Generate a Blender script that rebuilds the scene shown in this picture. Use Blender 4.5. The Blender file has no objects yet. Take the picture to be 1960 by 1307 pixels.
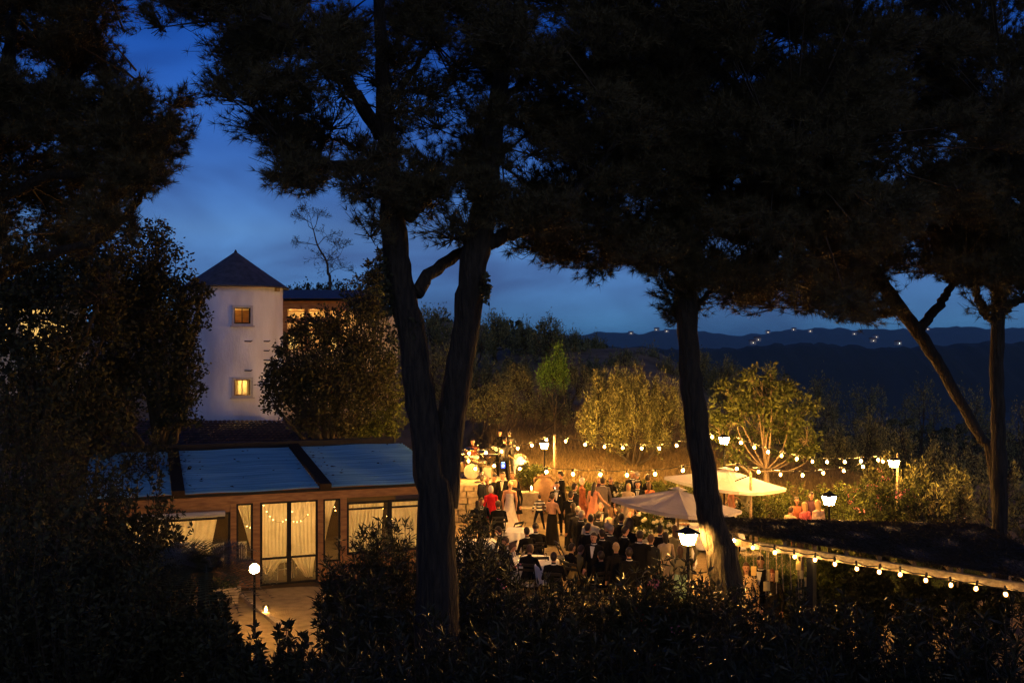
import bpy, math, random
import numpy as np
from mathutils import Vector, Matrix, Euler
from math import pi, sin, cos, radians as R

sc = bpy.context.scene
COL = sc.collection
rng = np.random.default_rng(7)
random.seed(7)

# ------------------------------------------------------------ camera
F = 1905.0            # focal length in pixels of the 1960 px wide photograph
CZ = 6.35
cam_d = bpy.data.cameras.new("camera")
cam = bpy.data.objects.new("camera", cam_d)
COL.objects.link(cam)
cam.location = (0, 0, CZ)
cam.rotation_euler = (R(90), 0, 0)
cam_d.sensor_width = 36.0
cam_d.lens = 36.0 * F / 1960.0
cam_d.clip_start = 0.1
cam_d.clip_end = 20000
sc.camera = cam

# ------------------------------------------------------------ world: dusk sky
SUN_EL, SUN_ROT = R(14), R(172)
world = bpy.data.worlds.new("World")
sc.world = world
world.use_nodes = True
wn, wl = world.node_tree.nodes, world.node_tree.links
wn.clear()
w_out = wn.new("ShaderNodeOutputWorld")
w_bg = wn.new("ShaderNodeBackground")
w_bg.inputs["Strength"].default_value = 0.113
sky = wn.new("ShaderNodeTexSky")
sky.sky_type = 'NISHITA'
sky.sun_disc = False
sky.sun_elevation = SUN_EL
sky.sun_rotation = SUN_ROT
sky.air_density = 1.0
sky.dust_density = 0.3
sky.ozone_density = 3.0
tc = wn.new("ShaderNodeTexCoord")
sep = wn.new("ShaderNodeSeparateXYZ")
wl.new(tc.outputs["Generated"], sep.inputs[0])
# dusk tint: deep blue overhead, paler violet-blue towards the horizon
zr = wn.new("ShaderNodeMapRange")
zr.inputs[1].default_value = 0.0
zr.inputs[2].default_value = 0.36
wl.new(sep.outputs["Z"], zr.inputs[0])
tint = wn.new("ShaderNodeValToRGB")
tint.color_ramp.elements[0].position = 0.0
tint.color_ramp.elements[0].color = (0.052, 0.205, 0.74, 1)
tint.color_ramp.elements[1].position = 1.0
tint.color_ramp.elements[1].color = (0.003, 0.165, 0.66, 1)
e = tint.color_ramp.elements.new(0.3)
e.color = (0.175, 0.275, 0.565, 1)
wl.new(zr.outputs[0], tint.inputs[0])
# soft mottled dusk cloud
mpw = wn.new("ShaderNodeMapping"); mpw.inputs["Scale"].default_value = (1.0, 1.0, 2.3); mpw.inputs["Location"].default_value = (.35, 0, .1)
wl.new(tc.outputs["Generated"], mpw.inputs["Vector"])
cn = wn.new("ShaderNodeTexNoise")
cn.inputs["Scale"].default_value = 5.2
cn.inputs["Detail"].default_value = 3.5
cn.inputs["Roughness"].default_value = 0.5
cn.inputs["Distortion"].default_value = 0.5
wl.new(mpw.outputs[0], cn.inputs["Vector"])
cr = wn.new("ShaderNodeValToRGB")
cr.color_ramp.elements[0].position = 0.34
cr.color_ramp.elements[0].color = (0.72, 0.58, 0.60, 1)
cr.color_ramp.elements[1].position = 0.66
cr.color_ramp.elements[1].color = (1.30, 1.30, 1.20, 1)
wl.new(cn.outputs["Fac"], cr.inputs[0])
m1 = wn.new("ShaderNodeMixRGB"); m1.blend_type = 'MULTIPLY'; m1.inputs[0].default_value = 1.0
m2 = wn.new("ShaderNodeMixRGB"); m2.blend_type = 'MULTIPLY'; m2.inputs[0].default_value = 1.0
wl.new(sky.outputs[0], m1.inputs[1]); wl.new(tint.outputs[0], m1.inputs[2])
wl.new(m1.outputs[0], m2.inputs[1]); wl.new(cr.outputs[0], m2.inputs[2])
wl.new(m2.outputs[0], w_bg.inputs["Color"])
wl.new(w_bg.outputs[0], w_out.inputs[0])

# ------------------------------------------------------------ last warm glow of the set sun, behind the camera
sun_d = bpy.data.lights.new("sun", 'SUN')
sun_d.energy = 0.50
sun_d.angle = R(70)
sun_d.color = (1.0, 0.90, 0.84)
sun = bpy.data.objects.new("sun", sun_d)
COL.objects.link(sun)
sd = Vector((sin(SUN_ROT) * cos(SUN_EL), cos(SUN_ROT) * cos(SUN_EL), sin(SUN_EL)))   # towards the sun
sun.rotation_euler = sd.to_track_quat('Z', 'Y').to_euler()
sun.location = (0, -20, 30)

sc.view_settings.view_transform = 'Standard'
sc.view_settings.look = 'None'
sc.view_settings.exposure = 0
sc.view_settings.gamma = 1
sc.view_settings.use_curve_mapping = False
sc.render.engine = 'CYCLES'
sc.cycles.use_denoising = True
sc.cycles.max_bounces = 6
sc.cycles.diffuse_bounces = 2
sc.cycles.glossy_bounces = 2
sc.cycles.transmission_bounces = 3
sc.cycles.transparent_max_bounces = 6
sc.cycles.sample_clamp_indirect = 4.0
sc.cycles.use_light_tree = True

WARM = (1.0, 0.47, 0.09)

# ------------------------------------------------------------ helpers
def P(px, py, d):
    """the point at distance d ahead of the camera that the photograph shows at pixel (px, py)"""
    return Vector(((px - 980.0) / F * d, d, CZ - (py - 653.5) / F * d))

def to_px(V):
    V = np.asarray(V)
    return 980 + V[:, 0] / V[:, 1] * F, 653.5 - (V[:, 2] - CZ) / V[:, 1] * F

_mats = {}
def mat(name, col, col2=None, rough=0.8, scale=6.0, bump=0.0, bscale=30.0, bdist=0.03, metal=0.0, island=False, transl=0.0, spec=0.3, stretch=None, detail=4.0):
    if name in _mats:
        return _mats[name]
    m = bpy.data.materials.new(name)
    m.use_nodes = True
    n, l = m.node_tree.nodes, m.node_tree.links
    b = n["Principled BSDF"]
    b.inputs["Roughness"].default_value = rough
    b.inputs["Metallic"].default_value = metal
    b.inputs["Specular IOR Level"].default_value = spec
    if col2 is None:
        col2 = tuple(c * 0.72 for c in col)
    t = n.new("ShaderNodeTexCoord")
    vec = t.outputs["Object"]
    if stretch:
        mp = n.new("ShaderNodeMapping")
        mp.inputs["Scale"].default_value = stretch
        l.new(vec, mp.inputs["Vector"]); vec = mp.outputs[0]
    nz = n.new("ShaderNodeTexNoise")
    nz.inputs["Scale"].default_value = scale
    nz.inputs["Detail"].default_value = detail
    l.new(vec, nz.inputs["Vector"])
    fac = nz.outputs["Fac"]
    if island:
        g = n.new("ShaderNodeNewGeometry")
        ad = n.new("ShaderNodeMath"); ad.operation = 'ADD'
        sb = n.new("ShaderNodeMath"); sb.operation = 'MULTIPLY_ADD'
        sb.inputs[1].default_value = 0.9; sb.inputs[2].default_value = -0.45
        l.new(g.outputs["Random Per Island"], sb.inputs[0])
        l.new(fac, ad.inputs[0]); l.new(sb.outputs[0], ad.inputs[1])
        fac = ad.outputs[0]
    rp = n.new("ShaderNodeValToRGB")
    rp.color_ramp.elements[0].position = 0.3
    rp.color_ramp.elements[0].color = (*col2, 1)
    rp.color_ramp.elements[1].position = 0.7
    rp.color_ramp.elements[1].color = (*col, 1)
    l.new(fac, rp.inputs[0])
    l.new(rp.outputs[0], b.inputs["Base Color"])
    if bump:
        nb = n.new("ShaderNodeTexNoise")
        nb.inputs["Scale"].default_value = bscale
        nb.inputs["Detail"].default_value = 6
        l.new(vec, nb.inputs["Vector"])
        bp = n.new("ShaderNodeBump")
        bp.inputs["Strength"].default_value = bump
        bp.inputs["Distance"].default_value = bdist
        l.new(nb.outputs["Fac"], bp.inputs["Height"])
        l.new(bp.outputs[0], b.inputs["Normal"])
    if transl > 0:
        tr = n.new("ShaderNodeBsdfTranslucent")
        l.new(rp.outputs[0], tr.inputs["Color"])
        mx = n.new("ShaderNodeMixShader")
        mx.inputs[0].default_value = transl
        l.new(b.outputs[0], mx.inputs[1]); l.new(tr.outputs[0], mx.inputs[2])
        out = n["Material Output"]
        l.new(mx.outputs[0], out.inputs["Surface"])
    _mats[name] = m
    return m

def emit(name, col, strength):
    if name in _mats:
        return _mats[name]
    m = bpy.data.materials.new(name)
    m.use_nodes = True
    n, l = m.node_tree.nodes, m.node_tree.links
    n.clear()
    o = n.new("ShaderNodeOutputMaterial")
    e_ = n.new("ShaderNodeEmission")
    e_.inputs[0].default_value = (*col, 1)
    e_.inputs[1].default_value = strength
    l.new(e_.outputs[0], o.inputs[0])
    _mats[name] = m
    return m

class MB:
    """collects shapes for ONE mesh"""
    def __init__(self):
        self.v, self.f, self.mi = [], [], []
        self.cur = 0
    def add(self, verts, faces, M=None):
        o = len(self.v)
        for p in verts:
            p = Vector(p)
            self.v.append(tuple(M @ p) if M is not None else tuple(p))
        for f in faces:
            self.f.append(tuple(i + o for i in f)); self.mi.append(self.cur)
        return self
    def box(self, c, s, rot=None, M=None):
        hx, hy, hz = s[0] / 2, s[1] / 2, s[2] / 2
        vs = [Vector((x, y, z)) for x in (-hx, hx) for y in (-hy, hy) for z in (-hz, hz)]
        if rot is not None:
            vs = [rot @ p for p in vs]
        vs = [p + Vector(c) for p in vs]
        return self.add(vs, [(0, 1, 3, 2), (4, 6, 7, 5), (0, 4, 5, 1), (2, 3, 7, 6), (0, 2, 6, 4), (1, 5, 7, 3)], M)
    def bar(self, a, b, w, h=None, up=(0, 0, 1), M=None):
        a, b = Vector(a), Vector(b); h = h or w
        d = (b - a); L = d.length; d.normalize()
        up = Vector(up)
        if abs(d.dot(up)) > .98: up = Vector((0, 1, 0))
        s = d.cross(up).normalized(); u = s.cross(d)
        vs = []
        for p in (a, b):
            for i, j in ((-1, -1), (1, -1), (1, 1), (-1, 1)):
                vs.append(p + s * (i * w / 2) + u * (j * h / 2))
        return self.add(vs, [(0, 1, 2, 3), (7, 6, 5, 4), (0, 4, 5, 1), (1, 5, 6, 2), (2, 6, 7, 3), (3, 7, 4, 0)], M)
    def tube(self, pts, rad, seg=8, cap=True, rough=0.0, M=None):
        pts = [Vector(p) for p in pts]
        n = len(pts)
        if not hasattr(rad, '__len__'): rad = [rad] * n
        o = len(self.v)
        ref = Vector((0.3, 0.9, 0.2))
        prev = None
        for i, p in enumerate(pts):
            d = (pts[min(i + 1, n - 1)] - pts[max(i - 1, 0)])
            if d.length < 1e-9: d = Vector((0, 0, 1))
            d.normalize()
            if prev is None:
                s = d.orthogonal().normalized()
            else:
                s = (prev - d * prev.dot(d))
                s = s.normalized() if s.length > 1e-6 else d.orthogonal().normalized()
            prev = s
            t = d.cross(s)
            for k in range(seg):
                a = 2 * pi * k / seg
                r = rad[i]
                if rough:
                    r *= 1 + rough * (sin(a * 5 + i * .35) * .5 + sin(a * 11 + i * .9 + 1.3) * .5 + (random.random() - .5) * 1.2)
                q = p + (s * cos(a) + t * sin(a)) * r
                self.v.append(tuple(M @ q) if M is not None else tuple(q))
        for i in range(n - 1):
            for k in range(seg):
                k2 = (k + 1) % seg
                self.f.append((o + i * seg + k, o + i * seg + k2, o + (i + 1) * seg + k2, o + (i + 1) * seg + k)); self.mi.append(self.cur)
        if cap:
            self.f.append(tuple(o + k for k in reversed(range(seg)))); self.mi.append(self.cur)
            self.f.append(tuple(o + (n - 1) * seg + k for k in range(seg))); self.mi.append(self.cur)
        return self
    def lathe(self, prof, seg=16, c=(0, 0, 0), M=None, sx=1.0, sy=1.0):
        o = len(self.v); c = Vector(c)
        for r, z in prof:
            for k in range(seg):
                a = 2 * pi * k / seg
                q = c + Vector((cos(a) * r * sx, sin(a) * r * sy, z))
                self.v.append(tuple(M @ q) if M is not None else tuple(q))
        n = len(prof)
        for i in range(n - 1):
            for k in range(seg):
                k2 = (k + 1) % seg
                self.f.append((o + i * seg + k, o + i * seg + k2, o + (i + 1) * seg + k2, o + (i + 1) * seg + k)); self.mi.append(self.cur)
        self.f.append(tuple(o + k for k in reversed(range(seg)))); self.mi.append(self.cur)
        self.f.append(tuple(o + (n - 1) * seg + k for k in range(seg))); self.mi.append(self.cur)
        return self
    def ball(self, c, r, seg=10, rings=6, M=None):
        rr = r if hasattr(r, '__len__') else (r, r, r)
        prof = []
        for i in range(rings + 1):
            t = -pi / 2 + pi * i / rings
            prof.append((max(cos(t), 0.02), sin(t)))
        o = len(self.v); c = Vector(c)
        for q, z in prof:
            for k in range(seg):
                a = 2 * pi * k / seg
                p = c + Vector((cos(a) * q * rr[0], sin(a) * q * rr[1], z * rr[2]))
                self.v.append(tuple(M @ p) if M is not None else tuple(p))
        for i in range(rings):
            for k in range(seg):
                k2 = (k + 1) % seg
                self.f.append((o + i * seg + k, o + i * seg + k2, o + (i + 1) * seg + k2, o + (i + 1) * seg + k)); self.mi.append(self.cur)
        self.f.append(tuple(o + k for k in reversed(range(seg)))); self.mi.append(self.cur)
        self.f.append(tuple(o + rings * seg + k for k in range(seg))); self.mi.append(self.cur)
        return self
    def sheet(self, fn, nu, nv, M=None):
        o = len(self.v)
        for j in range(nv + 1):
            for i in range(nu + 1):
                q = Vector(fn(i / nu, j / nv))
                self.v.append(tuple(M @ q) if M is not None else tuple(q))
        for j in range(nv):
            for i in range(nu):
                a = o + j * (nu + 1) + i
                self.f.append((a, a + 1, a + nu + 2, a + nu + 1)); self.mi.append(self.cur)
        return self
    def mesh(self, name, mats, smooth=False):
        me = bpy.data.meshes.new(name)
        me.from_pydata(self.v, [], self.f)
        if not isinstance(mats, (list, tuple)): mats = [mats]
        for m in mats: me.materials.append(m)
        if len(mats) > 1:
            me.polygons.foreach_set("material_index", self.mi)
        if smooth:
            me.polygons.foreach_set("use_smooth", [True] * len(me.polygons))
        me.update()
        return me
    def build(self, name, mats, parent=None, smooth=False, loc=None):
        o = bpy.data.objects.new(name, self.mesh(name, mats, smooth))
        COL.objects.link(o)
        if parent is not None: o.parent = parent
        if loc is not None: o.location = loc
        return o

def tag(o, label=None, cat=None, group=None, kind=None):
    if label: o["label"] = label
    if cat: o["category"] = cat
    if group: o["group"] = group
    if kind: o["kind"] = kind
    return o

def thing(name, label, cat, loc=(0, 0, 0), rz=0.0, group=None):
    o = bpy.data.objects.new(name, None)
    o.empty_display_size = 0.2
    COL.objects.link(o)
    o.location = loc
    o.rotation_euler = (0, 0, rz)
    return tag(o, label, cat, group)

def link_copy(o, parent=None, data=None):
    c = o.copy()
    COL.objects.link(c)
    if parent is not None: c.parent = parent
    return c

def np_mesh(name, V, Fc, mats, mi=None, smooth=False):
    """mesh from numpy arrays: V (n,3), Fc (m,k)"""
    V = np.ascontiguousarray(V, dtype=np.float32); Fc = np.ascontiguousarray(Fc, dtype=np.int32)
    me = bpy.data.meshes.new(name)
    m, k = Fc.shape
    me.vertices.add(len(V)); me.loops.add(m * k); me.polygons.add(m)
    me.vertices.foreach_set("co", V.ravel())
    me.loops.foreach_set("vertex_index", Fc.ravel())
    me.polygons.foreach_set("loop_start", np.arange(0, m * k, k, dtype=np.int32))
    me.polygons.foreach_set("loop_total", np.full(m, k, dtype=np.int32))
    if not isinstance(mats, (list, tuple)): mats = [mats]
    for x in mats: me.materials.append(x)
    if mi is not None: me.polygons.foreach_set("material_index", np.ascontiguousarray(mi, dtype=np.int32))
    if smooth: me.polygons.foreach_set("use_smooth", np.ones(m, dtype=bool))
    me.update(calc_edges=True)
    return me

def np_obj(name, V, Fc, mats, parent=None, mi=None, kind=None, smooth=False):
    o = bpy.data.objects.new(name, np_mesh(name, V, Fc, mats, mi, smooth))
    COL.objects.link(o)
    if parent is not None: o.parent = parent
    if kind: o["kind"] = kind
    return o

def unit(a):
    return a / np.maximum(np.linalg.norm(a, axis=-1, keepdims=True), 1e-9)

def leaves(C, L, W, dirs=None, spread=1.0, seed=0):
    """one rhombic folded leaf per centre: returns V, F (quads)"""
    g = np.random.default_rng(seed)
    n = len(C)
    d = unit(g.normal(size=(n, 3)))
    if dirs is not None:
        d = unit(dirs + spread * d)
    s = unit(np.cross(d, unit(g.normal(size=(n, 3)))))
    nn = np.cross(d, s)
    l = (L * (0.65 + 0.7 * g.random(n)))[:, None]
    w = (W * (0.7 + 0.6 * g.random(n)))[:, None]
    a = C
    b = C + d * l * 0.45 + s * w * 0.5 + nn * l * 0.06
    c = C + d * l
    e_ = C + d * l * 0.45 - s * w * 0.5 + nn * l * 0.06
    V = np.stack([a, b, c, e_], 1).reshape(-1, 3)
    Fc = np.arange(n * 4).reshape(n, 4)
    return V, Fc

def needles(B, D, k, L, W, cone, seed=0):
    """k thin needle triangles from every base B, fanned about direction D: V, F (tris)"""
    g = np.random.default_rng(seed)
    n = len(B)
    b = np.repeat(B, k, 0); d0 = np.repeat(D, k, 0)
    d = unit(d0 + cone * g.normal(size=(n * k, 3)))
    s = unit(np.cross(d, unit(g.normal(size=(n * k, 3)))))
    l = (L * (0.7 + 0.5 * g.random(n * k)))[:, None]
    V = np.stack([b + s * W * .5, b - s * W * .5, b + d * l], 1).reshape(-1, 3)
    Fc = np.arange(n * k * 3).reshape(-1, 3)
    return V, Fc

def twig_prisms(A, B, r0, r1):
    """three-sided tapered twigs from A to B: V, F (quads)"""
    d = unit(B - A)
    ref = np.where(np.abs(d[:, 2:3]) > .9, np.array([[1., 0, 0]]), np.array([[0, 0, 1.]]))
    s = unit(np.cross(d, ref)); t = np.cross(d, s)
    r0 = np.asarray(r0).reshape(-1, 1); r1 = np.asarray(r1).reshape(-1, 1)
    V = []
    for q, r in ((A, r0), (B, r1)):
        for k in range(3):
            a = 2 * pi * k / 3
            V.append(q + (s * cos(a) + t * sin(a)) * r)
    V = np.stack(V, 1)
    n = len(A)
    base = np.arange(n)[:, None] * 6
    Fc = np.concatenate([base + np.array([[0, 1, 4, 3]]), base + np.array([[1, 2, 5, 4]]), base + np.array([[2, 0, 3, 5]])], 0)
    return V.reshape(-1, 3), Fc

def smooth(x, a, b):
    t = np.clip((x - a) / (b - a), 0, 1)
    return t * t * (3 - 2 * t)

def in_poly(px, py, poly):
    px = np.asarray(px); py = np.asarray(py)
    c = np.zeros(px.shape, bool)
    n = len(poly); j = n - 1
    for i in range(n):
        xi, yi = poly[i]; xj, yj = poly[j]
        cond = ((yi > py) != (yj > py))
        with np.errstate(divide='ignore', invalid='ignore'):
            xc = (xj - xi) * (py - yi) / ((yj - yi) if yj != yi else 1e-9) + xi
        c ^= cond & (px < xc)
        j = i
    return c

def curve_pts(ctrl, n):
    """Catmull-Rom through (x, y, z, r) control points"""
    c = np.array(ctrl, float)
    c = np.vstack([2 * c[0] - c[1], c, 2 * c[-1] - c[-2]])
    out = []
    m = len(c) - 3
    for k in range(n + 1):
        t = k / n * m
        i = min(int(t), m - 1); f = t - i
        p0, p1, p2, p3 = c[i:i + 4]
        out.append(.5 * ((2 * p1) + (-p0 + p2) * f + (2 * p0 - 5 * p1 + 4 * p2 - p3) * f ** 2 + (-p0 + 3 * p1 - 3 * p2 + p3) * f ** 3))
    return np.array(out)

# ------------------------------------------------------------ materials
M_bark = mat("pine_bark", (.042, .031, .018), (.013, .010, .007), rough=.95, scale=5, bump=1.0, bscale=5.5, bdist=.12, stretch=(3.4, 3.4, .6), detail=8)
M_twig = mat("twig_bark", (.055, .042, .026), rough=.95)
M_needle = mat("pine_needle", (.085, .069, .030), (.055, .045, .019), rough=.7, island=True, scale=2, spec=.15)
M_oak = mat("oak_leaf", (.046, .046, .019), (.026, .026, .012), rough=.65, island=True, scale=1.5, transl=.1, spec=.15)
M_olive = mat("olive_leaf", (.25, .245, .085), (.085, .083, .03), rough=.65, island=True, scale=1.2, transl=.25)
M_fresh = mat("fresh_leaf", (.125, .145, .028), (.045, .055, .013), rough=.6, island=True, scale=1.5, transl=.3)
M_oleander = mat("oleander_leaf", (.032, .034, .013), (.018, .019, .008), rough=.5, island=True, scale=2, transl=.05, spec=.25)
M_dry = mat("dry_grass", (.26, .18, .075), (.12, .085, .035), rough=.9, island=True, scale=1.5)
M_lawn = mat("lawn_blade", (.10, .13, .035), (.05, .07, .02), rough=.8, island=True, scale=1.5, transl=.2)
M_soil = mat("bank_soil", (.22, .15, .075), (.10, .07, .036), rough=1, scale=.9, bump=.8, bscale=5, detail=8)
M_gravel = mat("gravel_ground", (.42, .31, .155), (.26, .19, .095), rough=1, scale=3.5, bump=.7, bscale=45, detail=9)
M_plaster = mat("white_plaster", (.72, .74, .87), (.60, .61, .72), rough=.9, scale=1.6, bump=.25, bscale=14)
M_tower = mat("tower_plaster", (.76, .78, .86), (.50, .50, .56), rough=.9, scale=1.1, bump=.3, bscale=12, stretch=(1, 1, .4), detail=7)
M_slate = mat("slate_roof", (.075, .075, .085), (.035, .035, .042), rough=.7, scale=4, bump=.5, bscale=12)
M_tile = mat("roof_tile", (.15, .075, .042), (.06, .034, .022), rough=.9, island=True, scale=4)
M_wood = mat("stained_wood", (.32, .165, .062), (.17, .08, .030), rough=.6, scale=3.5, bump=.3, bscale=20, stretch=(1, 6, 6))
M_oldwood = mat("weathered_wood", (.34, .25, .15), (.17, .12, .07), rough=.85, scale=4, bump=.5, bscale=18, stretch=(1, 5, 5))
M_darkmetal = mat("dark_metal", (.024, .022, .020), (.016, .015, .014), rough=.75, spec=.12)
M_iron = mat("black_iron", (.016, .015, .014), rough=.75, spec=.12)
M_stone = mat("rubble_stone", (.42, .33, .22), (.24, .185, .12), rough=.95, scale=7, bump=.7, bscale=22, island=True)
M_mortar = mat("mortar", (.20, .155, .10), rough=1, scale=12, bump=.6, bscale=40)
M_cloth = mat("white_linen", (.78, .75, .72), (.68, .65, .62), rough=.9, scale=3)
M_curtain = mat("voile_curtain", (.82, .74, .56), (.70, .62, .45), rough=.95, scale=5, transl=.6)
M_canvas = mat("cream_canvas", (.50, .47, .46), (.43, .40, .39), rough=.9, scale=2.5, transl=.12)
M_poly = mat("corrugated_sheet", (.25, .52, .60), (.11, .29, .35), rough=.42, scale=1.6, spec=.5, stretch=(.35, 11, 1), detail=3)  # darker streaks along the sheet are painted in as shade between the ribs
M_terracotta = mat("terracotta", (.36, .21, .11), (.22, .13, .07), rough=.9, scale=8, bump=.5, bscale=25)
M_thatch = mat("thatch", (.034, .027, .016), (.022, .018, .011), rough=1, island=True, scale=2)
M_rope = mat("black_cable", (.015, .015, .014), rough=.6)
M_paper = mat("kraft_card", (.62, .42, .13), (.50, .33, .10), rough=.9)
M_pink = mat("pink_petal", (.75, .22, .26), (.6, .14, .18), rough=.7, island=True)
M_white_petal = mat("white_petal", (.8, .74, .6), (.65, .58, .42), rough=.7, island=True)
M_red = mat("red_petal", (.5, .03, .015), (.35, .02, .01), rough=.7, island=True)
M_skin = mat("skin", (.52, .27, .16), (.44, .22, .13), rough=.6, scale=9)
E_bulb = emit("bulb_glow", WARM, 8200)
E_bulb_tired = emit("tired_bulb_glow", WARM, 2200)
E_bulb_low = emit("low_string_glow", WARM, 6200)
E_lantern = emit("lantern_glow", (1.0, .48, .10), 900)
E_lantern_dim = emit("far_lantern_glow", (1.0, .48, .10), 330)
E_globe = emit("globe_lamp_glow", (1.0, .50, .12), 420)
E_inside = emit("indoor_lamp_glow", (1.0, .52, .15), 175)
E_candle = emit("candle_flame", (1.0, .50, .12), 250)
E_window = emit("lit_room", (1.0, .58, .16), 1.15)
E_fairy = emit("fairy_light_glow", (1.0, .6, .2), 40)

def halo_shell(name, col, strength, opacity):
    """bulb shell whose added amber glow imitates a halo, lets the filament through"""
    m = bpy.data.materials.new(name); m.use_nodes = True
    n, l = m.node_tree.nodes, m.node_tree.links
    n.clear()
    o = n.new("ShaderNodeOutputMaterial"); mx = n.new("ShaderNodeMixShader"); mx.inputs[0].default_value = opacity
    tr = n.new("ShaderNodeBsdfTransparent"); em = n.new("ShaderNodeEmission")
    em.inputs[0].default_value = (*col, 1); em.inputs[1].default_value = strength
    l.new(tr.outputs[0], mx.inputs[1]); l.new(em.outputs[0], mx.inputs[2]); l.new(mx.outputs[0], o.inputs[0])
    return m
M_halo = halo_shell("bulb_halo", (1.0, .42, .08), 2.2, .42)  # weakly glowing shell, imitates the halo around each bulb
def glass_mat():
    m = bpy.data.materials.new("window_glass"); m.use_nodes = True
    n, l = m.node_tree.nodes, m.node_tree.links
    n.clear()
    o = n.new("ShaderNodeOutputMaterial"); mx = n.new("ShaderNodeMixShader")
    tr = n.new("ShaderNodeBsdfTransparent"); tr.inputs[0].default_value = (.93, .93, .9, 1)
    gl = n.new("ShaderNodeBsdfGlossy"); gl.inputs["Roughness"].default_value = .04
    fr = n.new("ShaderNodeFresnel"); fr.inputs[0].default_value = 1.45
    l.new(fr.outputs[0], mx.inputs[0]); l.new(tr.outputs[0], mx.inputs[1]); l.new(gl.outputs[0], mx.inputs[2])
    l.new(mx.outputs[0], o.inputs[0])
    return m
M_glass = glass_mat()

# ------------------------------------------------------------ ground
def hgt(x, y):
    x = np.asarray(x, float); y = np.asarray(y, float)
    fore = 4.55 * smooth(-y, -14.0, -1.0)
    right = smooth(x - 0.10 * y, 2.0, 14.0)                 # 1 on the far right, where the slope drops to the valley
    left = smooth(-x, 0.8, 2.8)
    y0 = 35.2 + left * 13.5
    s = np.clip(y - y0, 0, 60)
    rise = 0.9 * smooth(s, 0, 1.6) * (1 - .55 * right) + 0.165 * np.clip(s - 1.0, 0, 30) * (1 - right) - 0.16 * np.clip(s - 6, 0, 60) * right
    hill_left = 2.2 * smooth(y, 52, 75) * left
    back = rise + hill_left
    far = -smooth(y, 75, 420) * 48 - smooth(y, 420, 2600) * 25
    n = .10 * np.sin(x * .9 + 1.3 * np.sin(y * .4)) * np.sin(y * .7 + .5) * smooth(s, .5, 4)
    return fore + back + far + n

def ground_z(x, y):
    return float(hgt(np.array([x]), np.array([y]))[0])

xs = np.concatenate([-np.geomspace(9000, 32, 26), np.arange(-30, 30.01, .6), np.geomspace(32, 9000, 26)])
ys = np.concatenate([-np.geomspace(2500, 14, 10), np.arange(-12, 72.01, .6), np.geomspace(74, 9500, 40)])
gx, gy = np.meshgrid(xs, ys)
V = np.stack([gx, gy, hgt(gx, gy)], -1).reshape(-1, 3)
nx, ny = len(xs), len(ys)
ii = (np.arange(ny - 1)[:, None] * nx + np.arange(nx - 1)[None, :]).reshape(-1)
Fq = np.stack([ii, ii + 1, ii + nx + 1, ii + nx], 1)
yc = V[Fq[:, 0], 1]
M_valley = mat("valley_cover", (.030, .032, .018), (.016, .018, .011), rough=1, scale=.03, detail=8)
np_obj("ground", V, Fq[yc < 75], M_soil, kind="structure", smooth=True)
np_obj("valley", V, Fq[yc >= 75], M_valley, kind="structure", smooth=True)

# gravel court of the party, 4 mm proud of the ground
g = MB()
g.sheet(lambda u, v: (-3.4 + u * 12.4, 17.0 + v * 17.9, .012 + .012 * sin(u * 31 + v * 17) * sin(v * 43)), 40, 60)
tag(g.build("gravel_court", M_gravel, smooth=True), kind="structure")
g = MB()
g.sheet(lambda u, v: (-9.6 + u * 6.1, 15.2 + v * 10.6, .012 + .01 * sin(u * 23 + v * 17) * sin(v * 37)), 24, 34)
tag(g.build("gravel_yard", M_gravel, smooth=True), kind="structure")

# ------------------------------------------------------------ far hills, three ridges
def ridge(name, dist, depth, base, tops, col):
    """a rolling hill: crest line through (px, py) tops at distance dist"""
    m = mat(name + "_cover", col, tuple(c * .6 for c in col), rough=1, scale=.02, detail=8, bump=.0)
    tx = np.array([t[0] for t in tops], float); ty = np.array([t[1] for t in tops], float)
    px = np.linspace(tx[0], tx[-1], 420)
    py = np.interp(px, tx, ty)
    g = np.random.default_rng(int(dist))
    rough_ = np.convolve(g.normal(size=420), [.5, 1, .5], 'same') * 1.2 + np.convolve(g.normal(size=420), np.ones(9) / 4, 'same') * .8
    Z = CZ - (py + rough_ - 653.5) / F * dist
    X = (px - 980) / F * dist
    prof = [(-1.0, 0.0), (-.6, .35), (-.3, .72), (-.1, .94), (0, 1.0), (.25, .9), (1.0, .2)]
    rows = []
    for t, k in prof:
        yy = dist + t * depth + g.normal(size=420) * depth * .012
        zz = base + (Z - base) * np.clip(k + g.normal(size=420) * .01, 0, 1)
        rows.append(np.stack([X * (1 + t * depth / dist * .2), yy, zz], 1))
    V = np.concatenate(rows, 0)
    n = 420
    i0 = (np.arange(len(prof) - 1)[:, None] * n + np.arange(n - 1)[None, :]).reshape(-1)
    np_obj("hill", V, np.stack([i0, i0 + 1, i0 + n + 1, i0 + n], 1), m, kind="structure", smooth=True)
ridge("hill_far", 4200, 900, -90, [(-900, 622), (200, 628), (700, 634), (1100, 640), (1160, 634), (1230, 640), (1245, 633), (1300, 630), (1400, 640), (1500, 634), (1560, 628), (1650, 631), (1750, 629), (1830, 624), (1900, 630), (1960, 628), (2900, 620)], (.03, .05, .05))
ridge("hill_mid", 1150, 300, -80, [(-900, 640), (400, 652), (1000, 655), (1180, 662), (1300, 668), (1420, 664), (1560, 655), (1700, 664), (1850, 657), (1960, 655), (2900, 650)], (.022, .024, .014))

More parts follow.
